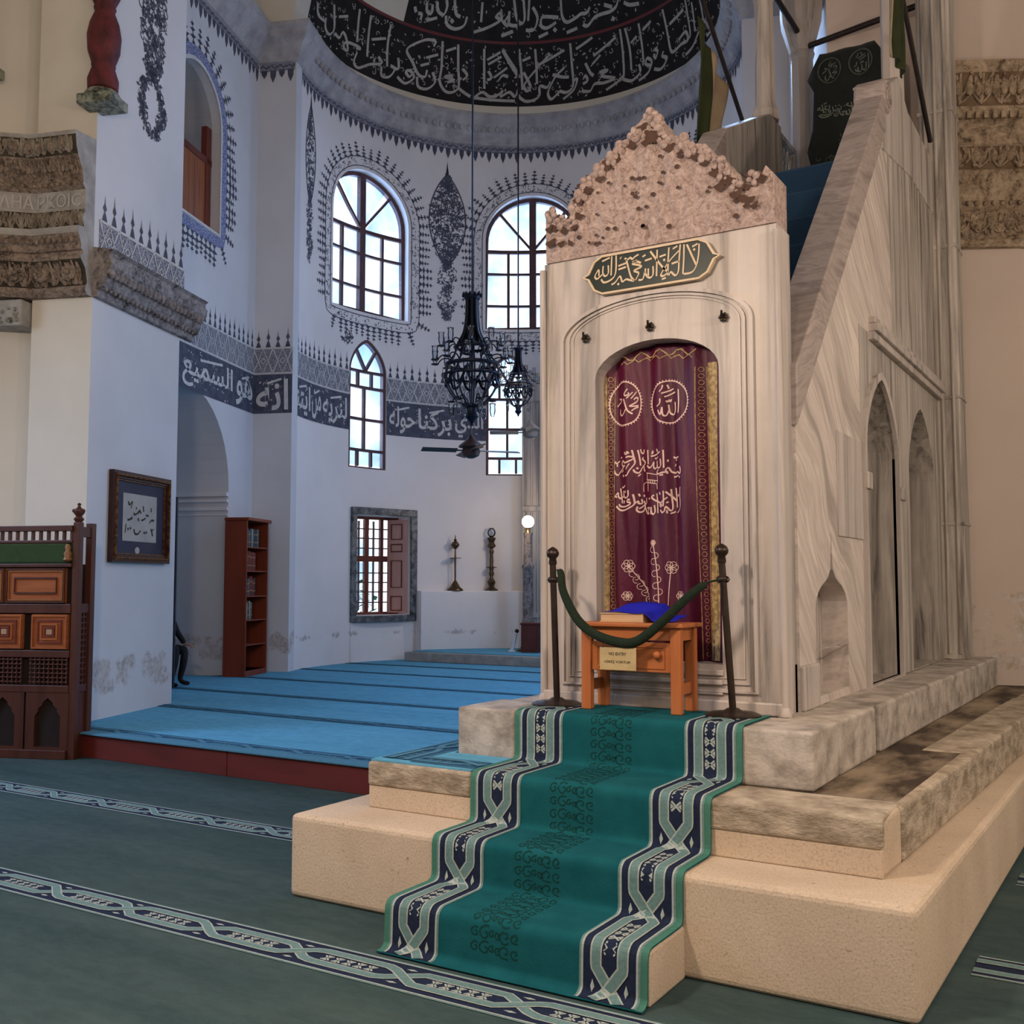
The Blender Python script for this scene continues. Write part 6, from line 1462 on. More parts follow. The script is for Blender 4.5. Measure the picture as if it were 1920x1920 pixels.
# ------------------------------------------------------------------ wooden preaching pulpit at the left edge
M['kursu'] = wood('pulpit_dark_wood', (0.085, 0.028, 0.018), (0.05, 0.016, 0.011), (1, 1, .1), 8, .4)
M['kursu_orange'] = wood('pulpit_orange_wood', (0.36, 0.11, 0.035), (0.24, 0.065, 0.022), (.25, 1, 2), 6, .4)
M['cushion'] = mat('green_baize', (0.022, 0.045, 0.014), (0.03, 0.06, 0.02), 12, rough=.95)
M['hollow'] = mat('pulpit_inside', (0.012, 0.007, 0.006), (0.018, 0.01, 0.008), 5, rough=.9)
M['inlay'] = mat('pale_inlay', (0.42, 0.26, 0.16), (0.34, 0.2, 0.12), 10, rough=.5)
ku = thing('preaching_pulpit', 'carved dark wooden preaching pulpit with green cushion at the left edge', 'pulpit', FC @ Matrix.Translation((-6.62, 9.0, 0)))
# local frame: x to the right, y into the depth, front at y = 0
def kp(mb, name, m, par=ku, bevel=0, smooth=None, kind=None): return mb.build(name, m, par, None, bevel, smooth, kind=kind)
FX = lambda a, b, o=0.0: Vector((a, -o, b))
K0, K1, KD = -.72, .72, .21
for x in (K0, K1):
    for y in (0.0, KD):
        mb = MB(); mb.box(x - .035, x + .035, y - .0, y + .07, 0, 2.0 if x < 0 else 2.24); kp(mb, 'corner_post', M['kursu'], bevel=.006)
for x in (K1,):
    for y in (.035,):
        mb = MB(); mb.lathe([(.03, 2.24), (.05, 2.27), (.035, 2.29), (.028, 2.30), (.052, 2.33), (.05, 2.36), (.02, 2.38), (.012, 2.40), (.02, 2.415), (.001, 2.43)], 14, (x, y, 0)); kp(mb, 'finial', M['kursu'], smooth=50)
        mb = MB()
        for a in range(5): mb.ball((x + .045 * cos(a * 1.256), y + .045 * sin(a * 1.256), 2.35), .02, 8)
        kp(mb, 'finial_leaves', M['kursu'], smooth=60)
for (z0, z1, o) in ((0, .085, .03), (.62, .69, .006), (.95, 1.02, .01), (1.37, 1.46, .01), (1.81, 1.845, .015), (2.155, 2.21, .02), (2.04, 2.07, .01)):
    mb = MB(); mb.box(K0 + .035, K1 - .035, -o, .045, z0, z1); kp(mb, 'rail', M['kursu'], bevel=.006)
for i in range(17):
    x = -.66 + i * .083
    mb = MB(); mb.box(x - .014, x + .014, .0, .03, 2.068, 2.158); kp(mb, 'baluster', M['kursu'], bevel=.004)
mb = MB(); mb.box(K0 + .04, K1 - .07, -.012, .10, 1.845, 2.042); kp(mb, 'cushion', M['cushion'], bevel=.02)
mb = MB(); mb.box(K0 + .03, K1 - .03, .035, KD + .03, .08, 1.84); kp(mb, 'carcase', M['hollow'])
M['kursu_line'] = mat('pulpit_gilt_line', (0.30, 0.14, 0.05), (0.2, 0.09, 0.03), 10, rough=.4)
for (x0, x1) in ((-.64, -.03), (.0, .62)):
    mb = MB(); mb.box(x0, x1, -.004, .03, 1.47, 1.80); pn = kp(mb, 'upper_panel', M['kursu_orange'])
    for g, m_ in ((.0, M['kursu']), (.022, M['kursu_line']), (.085, M['kursu'])):
        mb = MB(); ring(mb, [(x0 + g, 1.47 + g), (x1 - g, 1.47 + g), (x1 - g, 1.80 - g), (x0 + g, 1.80 - g)], .018 if g != .022 else .012, .018, .0, FX); mb.build('moulding', m_, pn)
for cx in (-.49, -.01, .47):
    mb = MB(); mb.box(cx - .19, cx + .19, -.002, .03, 1.03, 1.36); pn = kp(mb, 'square_panel', M['kursu_orange'])
    for g, m_, o in ((.0, M['kursu_orange'], .02), (.055, M['red_wood'], .014), (.095, M['kursu_orange'], .02), (.13, M['red_wood'], .016)):
        mb = MB(); ring(mb, [(cx - .185 + g, 1.035 + g * .86), (cx + .185 - g, 1.035 + g * .86), (cx + .185 - g, 1.355 - g * .86), (cx - .185 + g, 1.355 - g * .86)], .022, o, .0, FX); mb.build('moulding', m_, pn)
    mb = MB(); mb.box(cx - .03, cx + .03, -.014, .0, 1.17, 1.22); mb.build('inlay', M['inlay'], pn)
    mb = MB()                                                   # turned lattice below
    for i in range(9): bar(mb, (cx - .19 + i * .0475, .70), (cx - .19 + i * .0475, .945), .012, .006, -.006, FX)
    for i in range(6): bar(mb, (cx - .2, .72 + i * .042), (cx + .2, .72 + i * .042), .012, .006, -.006, FX)
    for i in range(9):
        for j in range(6): mb.ball((cx - .19 + i * .0475, -.006, .72 + j * .042), .011, 6)
    kp(mb, 'lattice', M['kursu'], kind='stuff')
    mb = MB(); hole = [(cx - .135, .11), (cx + .135, .11), (cx + .135, .40), (cx + .10, .44), (cx + .10, .47), (cx + .06, .50), (cx + .05, .53), (cx, .57), (cx - .05, .53), (cx - .06, .50), (cx - .10, .47), (cx - .10, .44), (cx - .135, .40)]
    panel(mb, [(cx - .23, .085), (cx + .23, .085), (cx + .23, .62), (cx - .23, .62)], [hole], FX, depth=.03); kp(mb, 'arched_panel', M['kursu'])
# right flank, seen edge-on
for z0, z1 in ((0, .085), (.62, .69), (1.37, 1.46), (2.1, 2.2)):
    mb = MB(); mb.box(K1 - .02, K1 + .02, .07, KD, z0, z1); kp(mb, 'side_rail', M['kursu'], bevel=.004)
mb = MB()
for i in range(3): mb.box(K1 - .01, K1 + .012, .09 + i * .05, .105 + i * .05, .69, 1.37)
for i in range(12): mb.box(K1 - .01, K1 + .012, .07, KD, .72 + i * .055, .735 + i * .055)
kp(mb, 'side_lattice', M['kursu'], kind='stuff')
mb = MB(); mb.box(K1 - .012, K1 + .004, .07, KD, .085, .62); kp(mb, 'side_panel', M['kursu'])
mb = MB(); mb.lathe([(.02, 0), (.045, .02), (.03, .05), (.04, .08), (.02, .11), (.03, .14), (.015, .17)], 12, (K1 - .08, -.005, 1.86)); kp(mb, 'gilt_knob', M['kursu_line'], smooth=60)

# ------------------------------------------------------------------ framed calligraphy on the pier
M['gilt'] = mat('gilt_frame', (0.20, 0.10, 0.03), (0.07, 0.02, 0.015), 22, rough=.4, metal=.3, lo=.4, hi=.6)
M['frame_dark'] = mat('frame_dark', (0.03, 0.012, 0.012), (0.05, 0.02, 0.018), 10, rough=.4)
M['mount'] = mat('dark_mount', (0.022, 0.022, 0.045), (0.035, 0.035, 0.06), 4, rough=.6)
M['paper'] = mat('old_paper', (0.42, 0.40, 0.37), (0.34, 0.32, 0.30), 3, rough=.8)
fr_ = thing('framed_calligraphy', 'calligraphy sheet in a dark gilt frame on the left pier', 'picture', FC @ Matrix.Translation((PU, 10.78, 2.385)))
PF = lambda a, b, o=0.0: Vector((.012 + o, a, b))
W2, H2 = .61, .5
RC = lambda w, h: [(-w, -h), (w, -h), (w, h), (-w, h)]
mb = MB(); mb.prism(RC(W2 - .05, H2 - .05), -.01, .01, PF); mb.build('mount', M['mount'], fr_)
for (g, wd, o, m_) in ((0, .035, .05, 'frame_dark'), (.03, .035, .065, 'gilt'), (.062, .03, .045, 'frame_dark'), (.09, .016, .03, 'gilt')):
    mb = MB(); ring(mb, RC(W2 - g, H2 - g), wd, o, -.008, PF); mb.build('frame_moulding', M[m_], fr_)
mb = MB(); rng = random.Random(111)
for i in range(44):
    z = -H2 + .05 + i * (2 * H2 - .1) / 43
    for s in (-1, 1): mb.ball((.075, s * (W2 - .048), z), .014, 6)
for i in range(52):
    a = -W2 + .05 + i * (2 * W2 - .1) / 51
    for s in (-1, 1): mb.ball((.075, a, s * (H2 - .048)), .014, 6)
mb.build('gilt_beading', M['gilt'], fr_, smooth=60, kind='stuff')
px0, px1, pz0, pz1 = -.36, .35, -.26, .27
mb = MB(); mb.prism([(px0, pz0), (px1, pz0), (px1, pz1), (px0, pz1)], .011, .014, PF); mb.build('paper', M['paper'], fr_)
mb = MB(); pen(mb, [[(px0 + a * (px1 - px0), pz0 + b * (pz1 - pz0)) for a, b in s] for s in INK_PAPER], lambda a, b: PF(a, b, .017), .013, .4); mb.build('calligraphy', M['ink'], fr_, kind='stuff')
mb = MB(); mb.prism([(-.05 + .05 * cos(q), -.36 + .04 * sin(q)) for q in [k * pi / 4 for k in range(8)]], .011, .015, PF); mb.build('seal', M['paper'], fr_)

# ------------------------------------------------------------------ bookcase and its books
M['bookcase'] = wood('bookcase_red', (0.23, 0.045, 0.018), (0.16, 0.03, 0.013), (1, 1, .12), 5, .4)
M['bookcase_in'] = wood('bookcase_inside', (0.09, 0.02, 0.012), (0.06, 0.014, 0.009), (1, 1, .12), 5, .5)
BX = FC @ Matrix.Translation((-7.30, 15.0, ZR))
bcs = thing('bookcase', 'tall narrow red wooden bookcase beside the arched recess', 'bookcase', BX)
bw, bd, bh = .37, .80, 2.40      # depth (u), width (v), height
for y in (0, bd - .025):
    mb = MB(); mb.box(0, bw, y, y + .025, 0, bh); mb.build('side_panel', M['bookcase'], bcs, bevel=.004)
mb = MB(); mb.box(0, .015, .025, bd - .025, .04, bh); mb.build('back_panel', M['bookcase_in'], bcs)
mb = MB(); mb.box(-.0, bw + .04, -.03, bd + .03, bh, bh + .05); mb.build('cornice', M['bookcase'], bcs, bevel=.012)
mb = MB(); mb.box(0.0, bw - .01, .025, bd - .025, 0, .09); mb.build('plinth', M['bookcase'], bcs)
SH = [.09, .49, .87, 1.24, 1.63, 2.0]
for z in SH:
    mb = MB(); mb.box(.015, bw - .005, .025, bd - .025, z - .02, z); mb.build('shelf', M['bookcase'], bcs, bevel=.003)
bcol = [(0.02, 0.06, 0.05), (0.03, 0.04, 0.09), (0.16, 0.025, 0.02), (0.10, 0.11, 0.10), (0.02, 0.05, 0.07), (0.20, 0.04, 0.03), (0.30, 0.28, 0.24), (0.03, 0.03, 0.03), (0.12, 0.03, 0.025), (0.04, 0.08, 0.05)]
bm = [mat('book_cloth', c, tuple(x * .7 for x in c), 6, rough=.6) for c in bcol]
cn = ['dark green', 'navy', 'red', 'grey', 'teal', 'bright red', 'pale', 'black', 'brown-red', 'leaf green']
shn = {2: 'third', 3: 'fourth', 4: 'fifth', 5: 'top'}
ordn = ['first', 'second', 'third', 'fourth', 'fifth', 'sixth', 'seventh', 'eighth', 'ninth', 'tenth', 'eleventh', 'twelfth']
rng = random.Random(121)
for si, pal, cnt in ((5, (0, 1, 3, 4, 6, 0, 1, 4, 3), 9), (4, (7, 8, 2, 5, 2, 8, 5, 2), 8), (3, (7, 1, 3, 8, 2, 8, 7), 7), (2, (9, 6, 0, 6, 3), 5)):
    y = .06; z = SH[si]
    for k in range(cnt):
        wd = rng.uniform(.038, .06); h = rng.uniform(.24, .31); dp = rng.uniform(.2, .26); ci = pal[k % len(pal)]
        t = thing('shelf_book', '%s upright book, %s from the left on the %s' % (cn[ci], ordn[k], 'top shelf' if si == 5 else 'second shelf down' if si == 4 else 'third shelf down' if si == 3 else 'fourth shelf down'), 'book', BX @ Matrix.Translation((bw - dp - .05, y + .001, z + .001)), 'books in the bookcase')
        mb = MB(); mb.box(.004, dp - .008, .004, wd - .005, .004, h - .004); mb.build('pages', M['paper'], t)
        mb = MB(); mb.box(0, dp, 0, .004, 0, h); mb.box(0, dp, wd - .005, wd - .001, 0, h); mb.box(dp - .006, dp, .004, wd - .005, 0, h); mb.build('cover', bm[ci], t)
        for zz in (.25, .7):
            mb = MB(); mb.box(dp, dp + .001, .006, wd - .007, h * zz, h * zz + .012); mb.build('spine_band', M['gold_trim'], t)
        y += wd + .002

# ------------------------------------------------------------------ chandeliers and fans
M['chand'] = mat('chandelier_iron', (0.010, 0.014, 0.028), (0.018, 0.024, 0.042), 14, rough=.4, metal=.6)
def glass_mat(name):
    m = bpy.data.materials.new(name); m.use_nodes = True; nt = m.node_tree; nt.nodes.clear()
    o = nt.nodes.new('ShaderNodeOutputMaterial'); t = nt.nodes.new('ShaderNodeBsdfTransparent'); t.inputs[0].default_value = (.86, .90, .95, 1)
    g = nt.nodes.new('ShaderNodeBsdfGlossy'); g.inputs['Roughness'].default_value = .06; mx = nt.nodes.new('ShaderNodeMixShader'); fz = nt.nodes.new('ShaderNodeFresnel'); fz.inputs[0].default_value = 1.5
    nt.links.new(fz.outputs[0], mx.inputs[0]); nt.links.new(t.outputs[0], mx.inputs[1]); nt.links.new(g.outputs[0], mx.inputs[2]); nt.links.new(mx.outputs[0], o.inputs[0]); return m
M['glass'] = glass_mat('clear_glass')
def chandelier(name, label, cu_, cv_, zt, k, arms, ztop):
    """zt: height of the crown; k: size"""
    t = thing(name, label, 'chandelier', FC @ Matrix.Translation((cu_, cv_, zt)))
    def b(mb, nm, m, sm=50, kind=None): return mb.build(nm, m, t, None, 0, sm, kind=kind)
    mb = MB(); mb.tube([(0, 0, 0), (0, 0, ztop - zt)], .012, 6); b(mb, 'cable', M['chand'])
    mb = MB(); mb.lathe([(.05 * k, .0), (.13 * k, -.03 * k), (.12 * k, -.08 * k), (.085 * k, -.12 * k)], 16)
    for i in range(12):
        a = i * pi / 6; mb.ball((.13 * k * cos(a), .13 * k * sin(a), -.03 * k), .028 * k, 6)
    b(mb, 'crown', M['chand'])
    for i in range(8):
        a = i * pi / 4 + .2; P = [(r * k * cos(a), r * k * sin(a), z * k) for r, z in ((.08, -.1), (.085, -.35), (.12, -.58), (.19, -.72), (.22, -.80))]
        mb = MB(); mb.tube(smooth_path(P, 3), .022 * k, 6, flat=1.8); b(mb, 'stay', M['chand'])
    mb = MB(); mb.lathe([(.06 * k, -.1 * k), (.065 * k, -.4 * k), (.10 * k, -.62 * k), (.15 * k, -.74 * k)], 12); b(mb, 'shaft_cover', M['chand'])
    for (r, z, th) in ((.24, -.80, .024), (.36, -1.06, .03), (.42, -1.22, .02), (.10, -1.66, .03)):
        mb = MB(); mb.tube([(r * k * cos(a), r * k * sin(a), z * k) for a in [q * pi / 16 for q in range(32)]], th * k, 6, closed=True, flat=1.5); b(mb, 'ring', M['chand'])
    for i in range(10):
        a = i * 2 * pi / 10; P = [(r * k * cos(a), r * k * sin(a), z * k) for r, z in ((.24, -.80), (.27, -.92), (.36, -1.06), (.40, -1.25), (.33, -1.45), (.20, -1.6), (.08, -1.68))]
        mb = MB(); mb.tube(smooth_path(P, 3), .014 * k, 6, flat=1.5); b(mb, 'basket_rib', M['chand'])
    for i in range(10):
        a = i * 2 * pi / 10 + .3; P = [(r * k * cos(a + da), r * k * sin(a + da), z * k) for r, z, da in ((.37, -1.14, 0), (.38, -1.3, .12), (.39, -1.36, .31), (.38, -1.3, .5), (.37, -1.14, .63))]
        mb = MB(); mb.tube(smooth_path(P, 3), .02 * k, 5); b(mb, 'swag', M['chand'])
    mb = MB(); mb.tube([(0, 0, -.7 * k), (0, 0, -1.75 * k)], .018 * k, 6); mb.ball((0, 0, -1.3 * k), .04 * k, 8); b(mb, 'stem', M['chand'])
    tiers = ((.45, -.82, arms, .0), (.56, -1.05, arms + 2, .25), (.30, -1.62, max(4, arms - 3), .1))
    for (r, z, n, ph) in tiers:
        for i in range(n):
            a = ph + i * 2 * pi / n; c, s = cos(a), sin(a)
            P = [(q * k * c, q * k * s, w * k) for q, w in ((r * .45, z - .02), (r * .6, z + .09), (r * .8, z + .10), (r * .95, z + .02), (r, z + .02))]
            mb = MB(); mb.tube(smooth_path(P, 3), .010 * k, 5); mb.lathe([(.012 * k, -.01 * k), (.055 * k, .0), (.06 * k, .012 * k), (.02 * k, .014 * k)], 10, (r * k * c, r * k * s, z * k + .02 * k)); ar = b(mb, 'arm', M['chand'])
            mb = MB(); mb.lathe([(.022 * k, .0), (.035 * k, .03 * k), (.045 * k, .09 * k), (.04 * k, .15 * k), (.05 * k, .19 * k)], 10, (r * k * c, r * k * s, z * k + (.035 if z > -1.5 else -.2) * k)); gl = mb.build('glass_cup', M['glass'], ar, None, 0, 60)
    mb = MB(); mb.lathe([(.09 * k, -1.68 * k), (.07 * k, -1.76 * k), (.10 * k, -1.82 * k), (.03 * k, -1.9 * k), (.02 * k, -1.95 * k)], 12); b(mb, 'drop', M['chand'])
    return t
def fan(label, cu_, cv_, z, zr, a0, m):
    t = thing('ceiling_fan', label, 'fan', FC @ Matrix.Translation((cu_, cv_, z)))
    mb = MB(); mb.tube([(0, 0, .1), (0, 0, zr - z)], .012, 6); mb.build('rod', m, t)
    mb = MB(); mb.lathe([(.02, .17), (.05, .12), (.15, .04), (.16, .02), (.10, -.0), (.12, -.03), (.10, -.09), (.04, -.12), (.001, -.125)], 16); mb.build('motor', m, t, smooth=40)
    for i in range(4):
        a = a0 + i * pi / 2; c, s = cos(a), sin(a)
        def fn(x, y, w): return (c * x - s * y, s * x + c * y, w + y * .25)
        mb = MB(); mb.box(.10, .20, -.015, .015, -.03, -.022, fn=fn); mb.box(.18, .62, -.06, .06, -.03, -.022, fn=fn); mb.build('blade', m, t)
    return t
chandelier('chandelier', 'large black iron chandelier with glass cups, hanging nearest the minbar', -2.83, 12.53, 5.29, .86, 9, 13.9)
chandelier('chandelier', 'smaller black chandelier with glass cups behind the large one', -2.79, 15.58, 5.29, .55, 7, 13.9)
M['fan_brown'] = mat('fan_brown', (0.035, 0.022, 0.022), (0.05, 0.03, 0.03), 6, rough=.4)
M['fan_beige'] = mat('fan_beige', (0.32, 0.25, 0.20), (0.26, 0.2, 0.16), 6, rough=.5)
fan('dark ceiling fan hanging below the large chandelier', -2.845, 12.55, 3.33, 3.62, .45, M['fan_brown'])
fan('pale ceiling fan below the smaller chandelier', -2.62, 15.66, 4.0, 4.25, .15, M['fan_beige'])

# ------------------------------------------------------------------ candlesticks, lamp and furniture by the mihrab
M['brass'] = mat('tarnished_brass', (0.16, 0.11, 0.06), (0.06, 0.04, 0.025), 16, rough=.35, metal=.8)
def on_ledge(t, off): return FC @ Matrix.Translation(apse_pt(t * AR, 1.52, off))
ca = thing('candlestick', 'slim brass candlestick with drip tray on the wall ledge', 'candlestick', on_ledge(1.057, .14))
for nm, pr in (('foot', [(.16, 0), (.16, .02), (.10, .07), (.045, .16), (.02, .20)]), ('stem', [(.016, .2), (.018, .62), (.012, .80)]), ('tray', [(.012, .62), (.12, .625), (.12, .635), (.014, .64)]),
               ('lamp_bowl', [(.012, .80), (.04, .82), (.075, .87), (.08, .90), (.05, .94), (.02, .96), (.035, .98), (.012, 1.0), (.008, 1.06), (.001, 1.08)])):
    mb = MB(); mb.lathe(pr, 16); mb.build(nm, M['brass'], ca, smooth=50)
cb = thing('candlestick', 'bulbous brass candlestick with glass globe on the wall ledge', 'candlestick', on_ledge(1.2586, .14))
for nm, pr in (('foot', [(.13, 0), (.13, .02), (.09, .04), (.05, .08), (.07, .13), (.085, .17), (.05, .22)]), ('stem', [(.05, .22), (.03, .27), (.055, .33), (.03, .38), (.05, .44), (.035, .50), (.04, .60), (.03, .70), (.05, .76), (.03, .82)]),
               ('tray', [(.03, .44), (.105, .45), (.105, .46), (.03, .465)]), ('cup', [(.03, .82), (.09, .86), (.075, .90), (.05, .94), (.08, 1.0), (.085, 1.03), (.04, 1.04)])):
    mb = MB(); mb.lathe(pr, 16); mb.build(nm, M['brass'], cb, smooth=50)
mb = MB(); mb.lathe([(.03, 1.04), (.07, 1.08), (.085, 1.13), (.07, 1.18), (.04, 1.22)], 14); mb.build('globe', M['glass'], cb, smooth=60)
# tall floor candelabrum with a lit globe
M['globe'] = emit('lit_globe', (1.0, .86, .68), 9.0)
tl = thing('floor_lamp', 'tall candlestick lamp with glowing white globe beside the mihrab', 'lamp', FC @ Matrix.Translation((-3.225, 19.03, .415)))
for nm, pr, m_ in (('base', [(.20, 0), (.20, .03), (.16, .06), (.12, .10)], 'brass'), ('column', [(.10, .1), (.12, .3), (.10, .42), (.13, .5), (.09, .60), (.105, .8), (.095, 1.2), (.10, 1.5), (.12, 1.56), (.085, 1.62), (.075, 2.1), (.095, 2.18)], 'carved_grey'), ('socket', [(.05, 2.18), (.03, 2.24), (.06, 2.28)], 'brass')):
    mb = MB(); mb.lathe(pr, 14); mb.build(nm, M[m_], tl, smooth=50)
mb = MB(); mb.ball((0, 0, 2.39), .115, 20); mb.build('globe', M['globe'], tl, smooth=60)
lo_ = point_light('lamp_glow', (0, 0, 0), 26, (1.0, .70, .42), .12); lo_.parent = tl; lo_.location = (.0, -.16, 2.40)
# mihrab: marble frame with niche, its left edge in view beside the minbar
mh = thing('mihrab', 'pale marble prayer niche frame just left of the minbar', 'mihrab', FC)
AP = lambda s, o, z: apse_pt(s, z, o)
for (t0, t1, o, z0, z1, nm) in ((1.43, 1.56, .40, .415, 5.2, 'pilaster'), (1.82, 1.95, .40, .415, 5.2, 'pilaster'), (1.43, 1.95, .42, 5.2, 5.75, 'entablature'), (1.56, 1.82, .10, .415, 5.2, 'niche_back'), (1.56, 1.82, .36, 3.6, 5.2, 'spandrel')):
    mb = MB(); n = 3
    for i in range(n):
        a, b = t0 + (t1 - t0) * i / n, t0 + (t1 - t0) * (i + 1) / n; mb.box(a * AR, b * AR, 0, o, z0, z1, fn=AP)
    mb.build(nm, M['marble'], mh)
for t0 in (1.45, 1.485, 1.52):
    mb = MB(); mb.tube([apse_pt(t0 * AR, .5, .41), apse_pt(t0 * AR, 5.15, .41)], .022, 8); mb.build('reeding', M['marble'], mh, smooth=60)
for z in (3.05, 1.0):
    mb = MB(); mb.box(1.428 * AR, 1.562 * AR, .38, .44, z, z + .1, fn=AP); mb.build('band', M['marble'], mh, bevel=.01)
# dark red cabinet, black lectern and a pale stand at its foot
M['dark_red'] = wood('cabinet_red', (0.11, 0.022, 0.02), (0.07, 0.015, 0.014), (1, 1, .2), 5, .5)
cbn = thing('low_cabinet', 'low dark red cabinet at the foot of the lamp', 'cabinet', FC @ Matrix.Translation((-3.12, 18.72, .415)))
mb = MB(); mb.box(-.16, .16, -.13, .13, 0, .50); mb.build('body', M['dark_red'], cbn, bevel=.008)
mb = MB(); mb.box(-.18, .18, -.15, .15, .50, .53); mb.build('top', M['dark_red'], cbn, bevel=.006)
mb = MB(); mb.box(-.13, .13, -.14, -.13, .05, .45); dr = mb.build('door', M['dark_red'], cbn, bevel=.004)
mb = MB(); mb.ball((.09, -.15, .26), .014, 8); mb.build('knob', M['brass'], dr)
lc = thing('lectern', 'thin black lectern standing between lamp and minbar', 'lectern', FC @ Matrix.Translation((-2.70, 18.55, .415)))
mb = MB(); mb.lathe([(.14, 0), (.14, .02), (.03, .04)], 14); mb.build('base', M['iron'], lc)
mb = MB(); mb.tube([(0, 0, .03), (0, 0, 1.02)], .02, 8); mb.build('post', M['iron'], lc)
mb = MB(); mb.box(-.14, .16, -.10, .10, 1.0, 1.03, fn=lambda x, y, z: (x, y, z + y * .5)); mb.build('desk', M['iron'], lc, bevel=.004)
mb = MB(); mb.box(-.10, .12, -.05, .05, .10, .62); mb.build('loudspeaker_box', M['iron'], lc, bevel=.008)
M['white_plastic'] = mat('white_plastic', (0.70, 0.72, 0.76), (0.6, 0.62, 0.66), 5, rough=.4)
ws = thing('white_stand', 'slanting white upright stand on the mihrab step', 'stand', FC @ Matrix.Translation((-3.42, 18.75, .415)))
mb = MB(); mb.tube([(-.06, 0, .02), (.03, 0, .36)], [.035, .026], 10); mb.build('handle', M['white_plastic'], ws, smooth=60)
mb = MB(); mb.box(-.12, .02, -.05, .05, 0, .03); mb.build('foot', M['white_plastic'], ws, bevel=.008)
mb = MB(); mb.ball((.035, 0, .38), .04, 10); mb.build('head', M['iron'], ws, smooth=60)

# ------------------------------------------------------------------ seated person half hidden by the pier, stool, dark screen
M['black_cloth'] = mat('black_clothes', (0.010, 0.010, 0.013), (0.018, 0.018, 0.022), 8, rough=.85)
M['skin'] = mat('skin', (0.36, 0.20, 0.14), (0.30, 0.16, 0.11), 6, rough=.6)
M['hair'] = mat('dark_hair', (0.012, 0.009, 0.008), (0.02, 0.015, 0.012), 20, rough=.7)
M['grey_screen'] = mat('dark_screen', (0.016, 0.02, 0.035), (0.025, 0.03, 0.045), 5, rough=.5)
PM = FC @ Matrix.Translation((-7.62, 13.55, ZR)) @ Matrix.Rotation(radians(-8), 4, 'Z')    # person faces local +x
person = thing('person', 'person in black clothes sitting behind the left pier, arm on knee', 'person', PM)
def skin(name, nodes, edges, m, root=0, sub=2):
    me = bpy.data.meshes.new(name); me.from_pydata([n[0] for n in nodes], edges, []); me.materials.append(m)
    o = bpy.data.objects.new(name, me); COL.objects.link(o); o.parent = person
    md = o.modifiers.new('skin', 'SKIN'); md.use_smooth_shade = True
    for i, n in enumerate(nodes):
        r = n[1]; me.skin_vertices[0].data[i].radius = r if isinstance(r, tuple) else (r, r)
    me.skin_vertices[0].data[root].use_root = True
    s = o.modifiers.new('sub', 'SUBSURF'); s.levels = sub; s.render_levels = sub
    return o
body = [((0, 0, .47), (.15, .17)), ((.0, 0, .62), (.13, .16)), ((.04, 0, .82), (.13, .17)), ((.09, 0, .98), (.10, .15)), ((.13, 0, 1.06), .055), ((.15, 0, 1.12), .05),
        ((.02, -.10, .46), .095), ((.22, -.12, .50), .098), ((.44, -.13, .54), .078), ((.41, -.13, .30), .068), ((.37, -.13, .09), .048), ((.38, -.13, .045), .038), ((.50, -.14, .03), .028),
        ((.02, .10, .46), .095), ((.22, .13, .49), .098), ((.40, .15, .50), .062), ((.37, .15, .28), .052), ((.32, .15, .09), .038), ((.36, .15, .045), .038), ((.48, .16, .03), .028),
        ((.10, -.19, .97), .06), ((.21, -.22, .78), .062), ((.40, -.17, .63), .046), ((.10, .19, .97), .06), ((.19, .24, .74), .048), ((.36, .19, .58), .036)]
ed = [(0, 1), (1, 2), (2, 3), (3, 4), (4, 5), (0, 6), (6, 7), (7, 8), (8, 9), (9, 10), (10, 11), (11, 12), (0, 13), (13, 14), (14, 15), (15, 16), (16, 17), (17, 18), (18, 19), (3, 20), (20, 21), (21, 22), (3, 23), (23, 24), (24, 25)]
skin('clothed_body', body, ed, M['black_cloth'])
mb = MB()
prof = [(.001, -.115), (.035, -.112), (.055, -.09), (.066, -.055), (.074, -.01), (.079, .04), (.074, .08), (.055, .11), (.03, .122), (.001, .126)]
mb.lathe(prof, 18, (.19, 0, 1.26), sx=1.2, sy=.95)
mb.box(.272, .298, -.012, .012, 1.225, 1.265)                                   # nose
for s in (-1, 1): mb.ball((.19, s * .076, 1.255), .022, 8)                        # ears
hd = mb.build('head', M['skin'], person, smooth=60)
mb = MB()
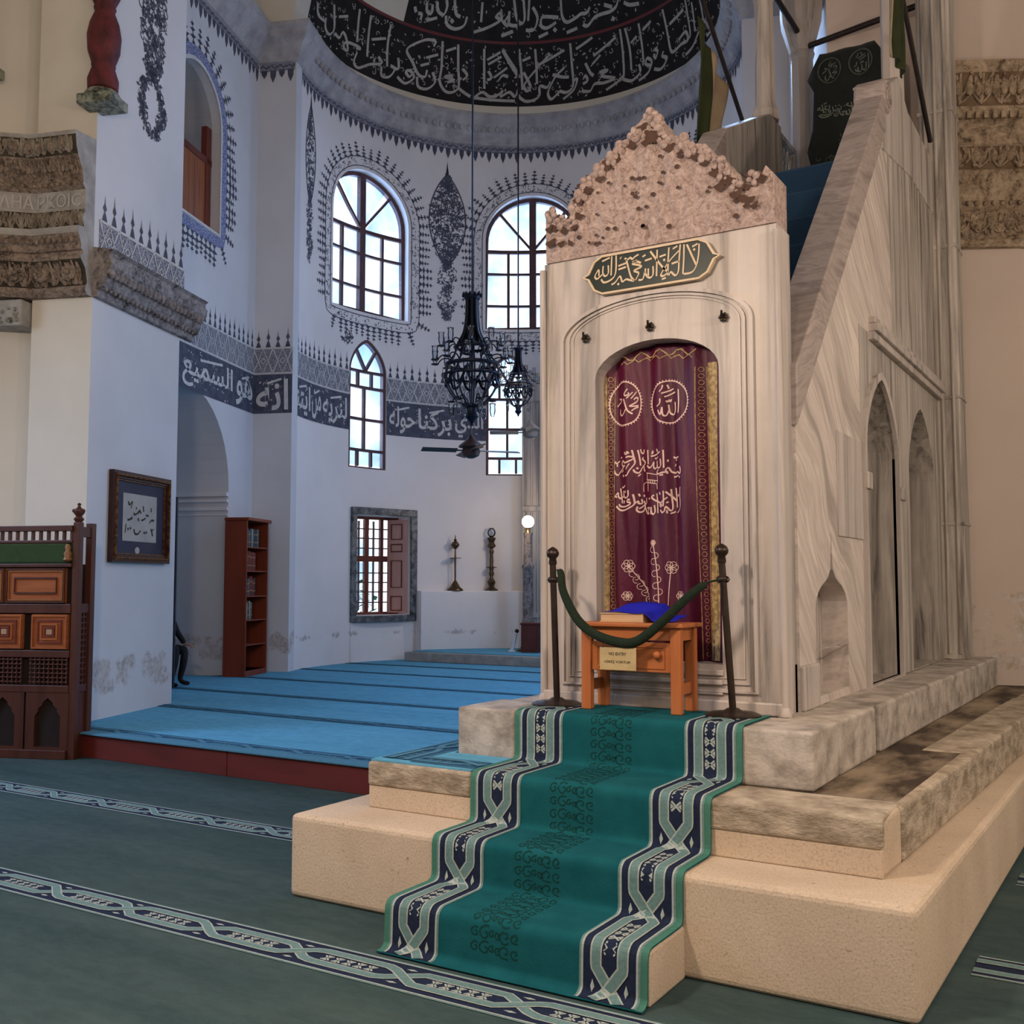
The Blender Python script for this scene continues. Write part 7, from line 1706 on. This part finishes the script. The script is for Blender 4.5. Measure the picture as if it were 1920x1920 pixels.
for s in (-1, 1): mb.ball((.272, s * .03, 1.275), .009, 8)
mb.build('eyes', M['hair'], hd)
mb = MB(); mb.box(.268, .279, -.022, .022, 1.197, 1.203); mb.build('mouth', mat('lips', (.25, .09, .07)), hd)
mb = MB(); mb.lathe([(.09, .02), (.092, .06), (.08, .10), (.055, .128), (.001, .14)], 18, (.17, 0, 1.26), sx=1.08, sy=.94); mb.build('hair', M['hair'], person, smooth=60)
for s, (hx, hy, hz) in ((-1, (.33, -.165, .632)), (1, (.38, .185, .575))):
    nodes = [((hx - .02, hy, hz), (.026, .018)), ((hx + .05, hy, hz - .005), (.034, .016))]; eds = [(0, 1)]
    for f in range(4):
        y = hy + (f - 1.5) * .019; L = (.062, .072, .068, .052)[f]; b = len(nodes)
        nodes += [((hx + .075, y, hz - .01), .009), ((hx + .075 + L * .55, y, hz - .025), .0085), ((hx + .075 + L * .8, y, hz - .055), .0075)]; eds += [(1, b), (b, b + 1), (b + 1, b + 2)]
    b = len(nodes); nodes += [((hx + .03, hy - s * .034, hz - .012), .010), ((hx + .068, hy - s * .05, hz - .03), .008)]; eds += [(0, b), (b, b + 1)]
    skin('hand', nodes, eds, M['skin'], 0, 1)
sto = thing('stool', 'low wooden stool under the seated person', 'stool', PM)
mb = MB(); mb.lathe([(.19, .315), (.19, .335), (.17, .34)], 18, (-.02, 0, 0)); mb.build('seat', M['kursu'], sto)
for a in range(4):
    q = a * pi / 2 + pi / 4; mb = MB(); mb.tube([(-.02 + .12 * cos(q), .12 * sin(q), .315), (-.02 + .16 * cos(q), .16 * sin(q), 0)], .016, 8); mb.build('leg', M['kursu'], sto, smooth=60)
scn = thing('folding_screen', 'tall dark narrow panel standing behind the left pier', 'screen', FC @ Matrix.Translation((-7.40, 13.2, ZR)))
mb = MB(); mb.box(-.5, .265, 0, .035, .03, 2.62); mb.build('panel', M['grey_screen'], scn, bevel=.004)
for x in (-.48, .20):
    mb = MB(); mb.box(x - .02, x + .02, -.06, .10, 0, .03); mb.build('foot', M['grey_screen'], scn)
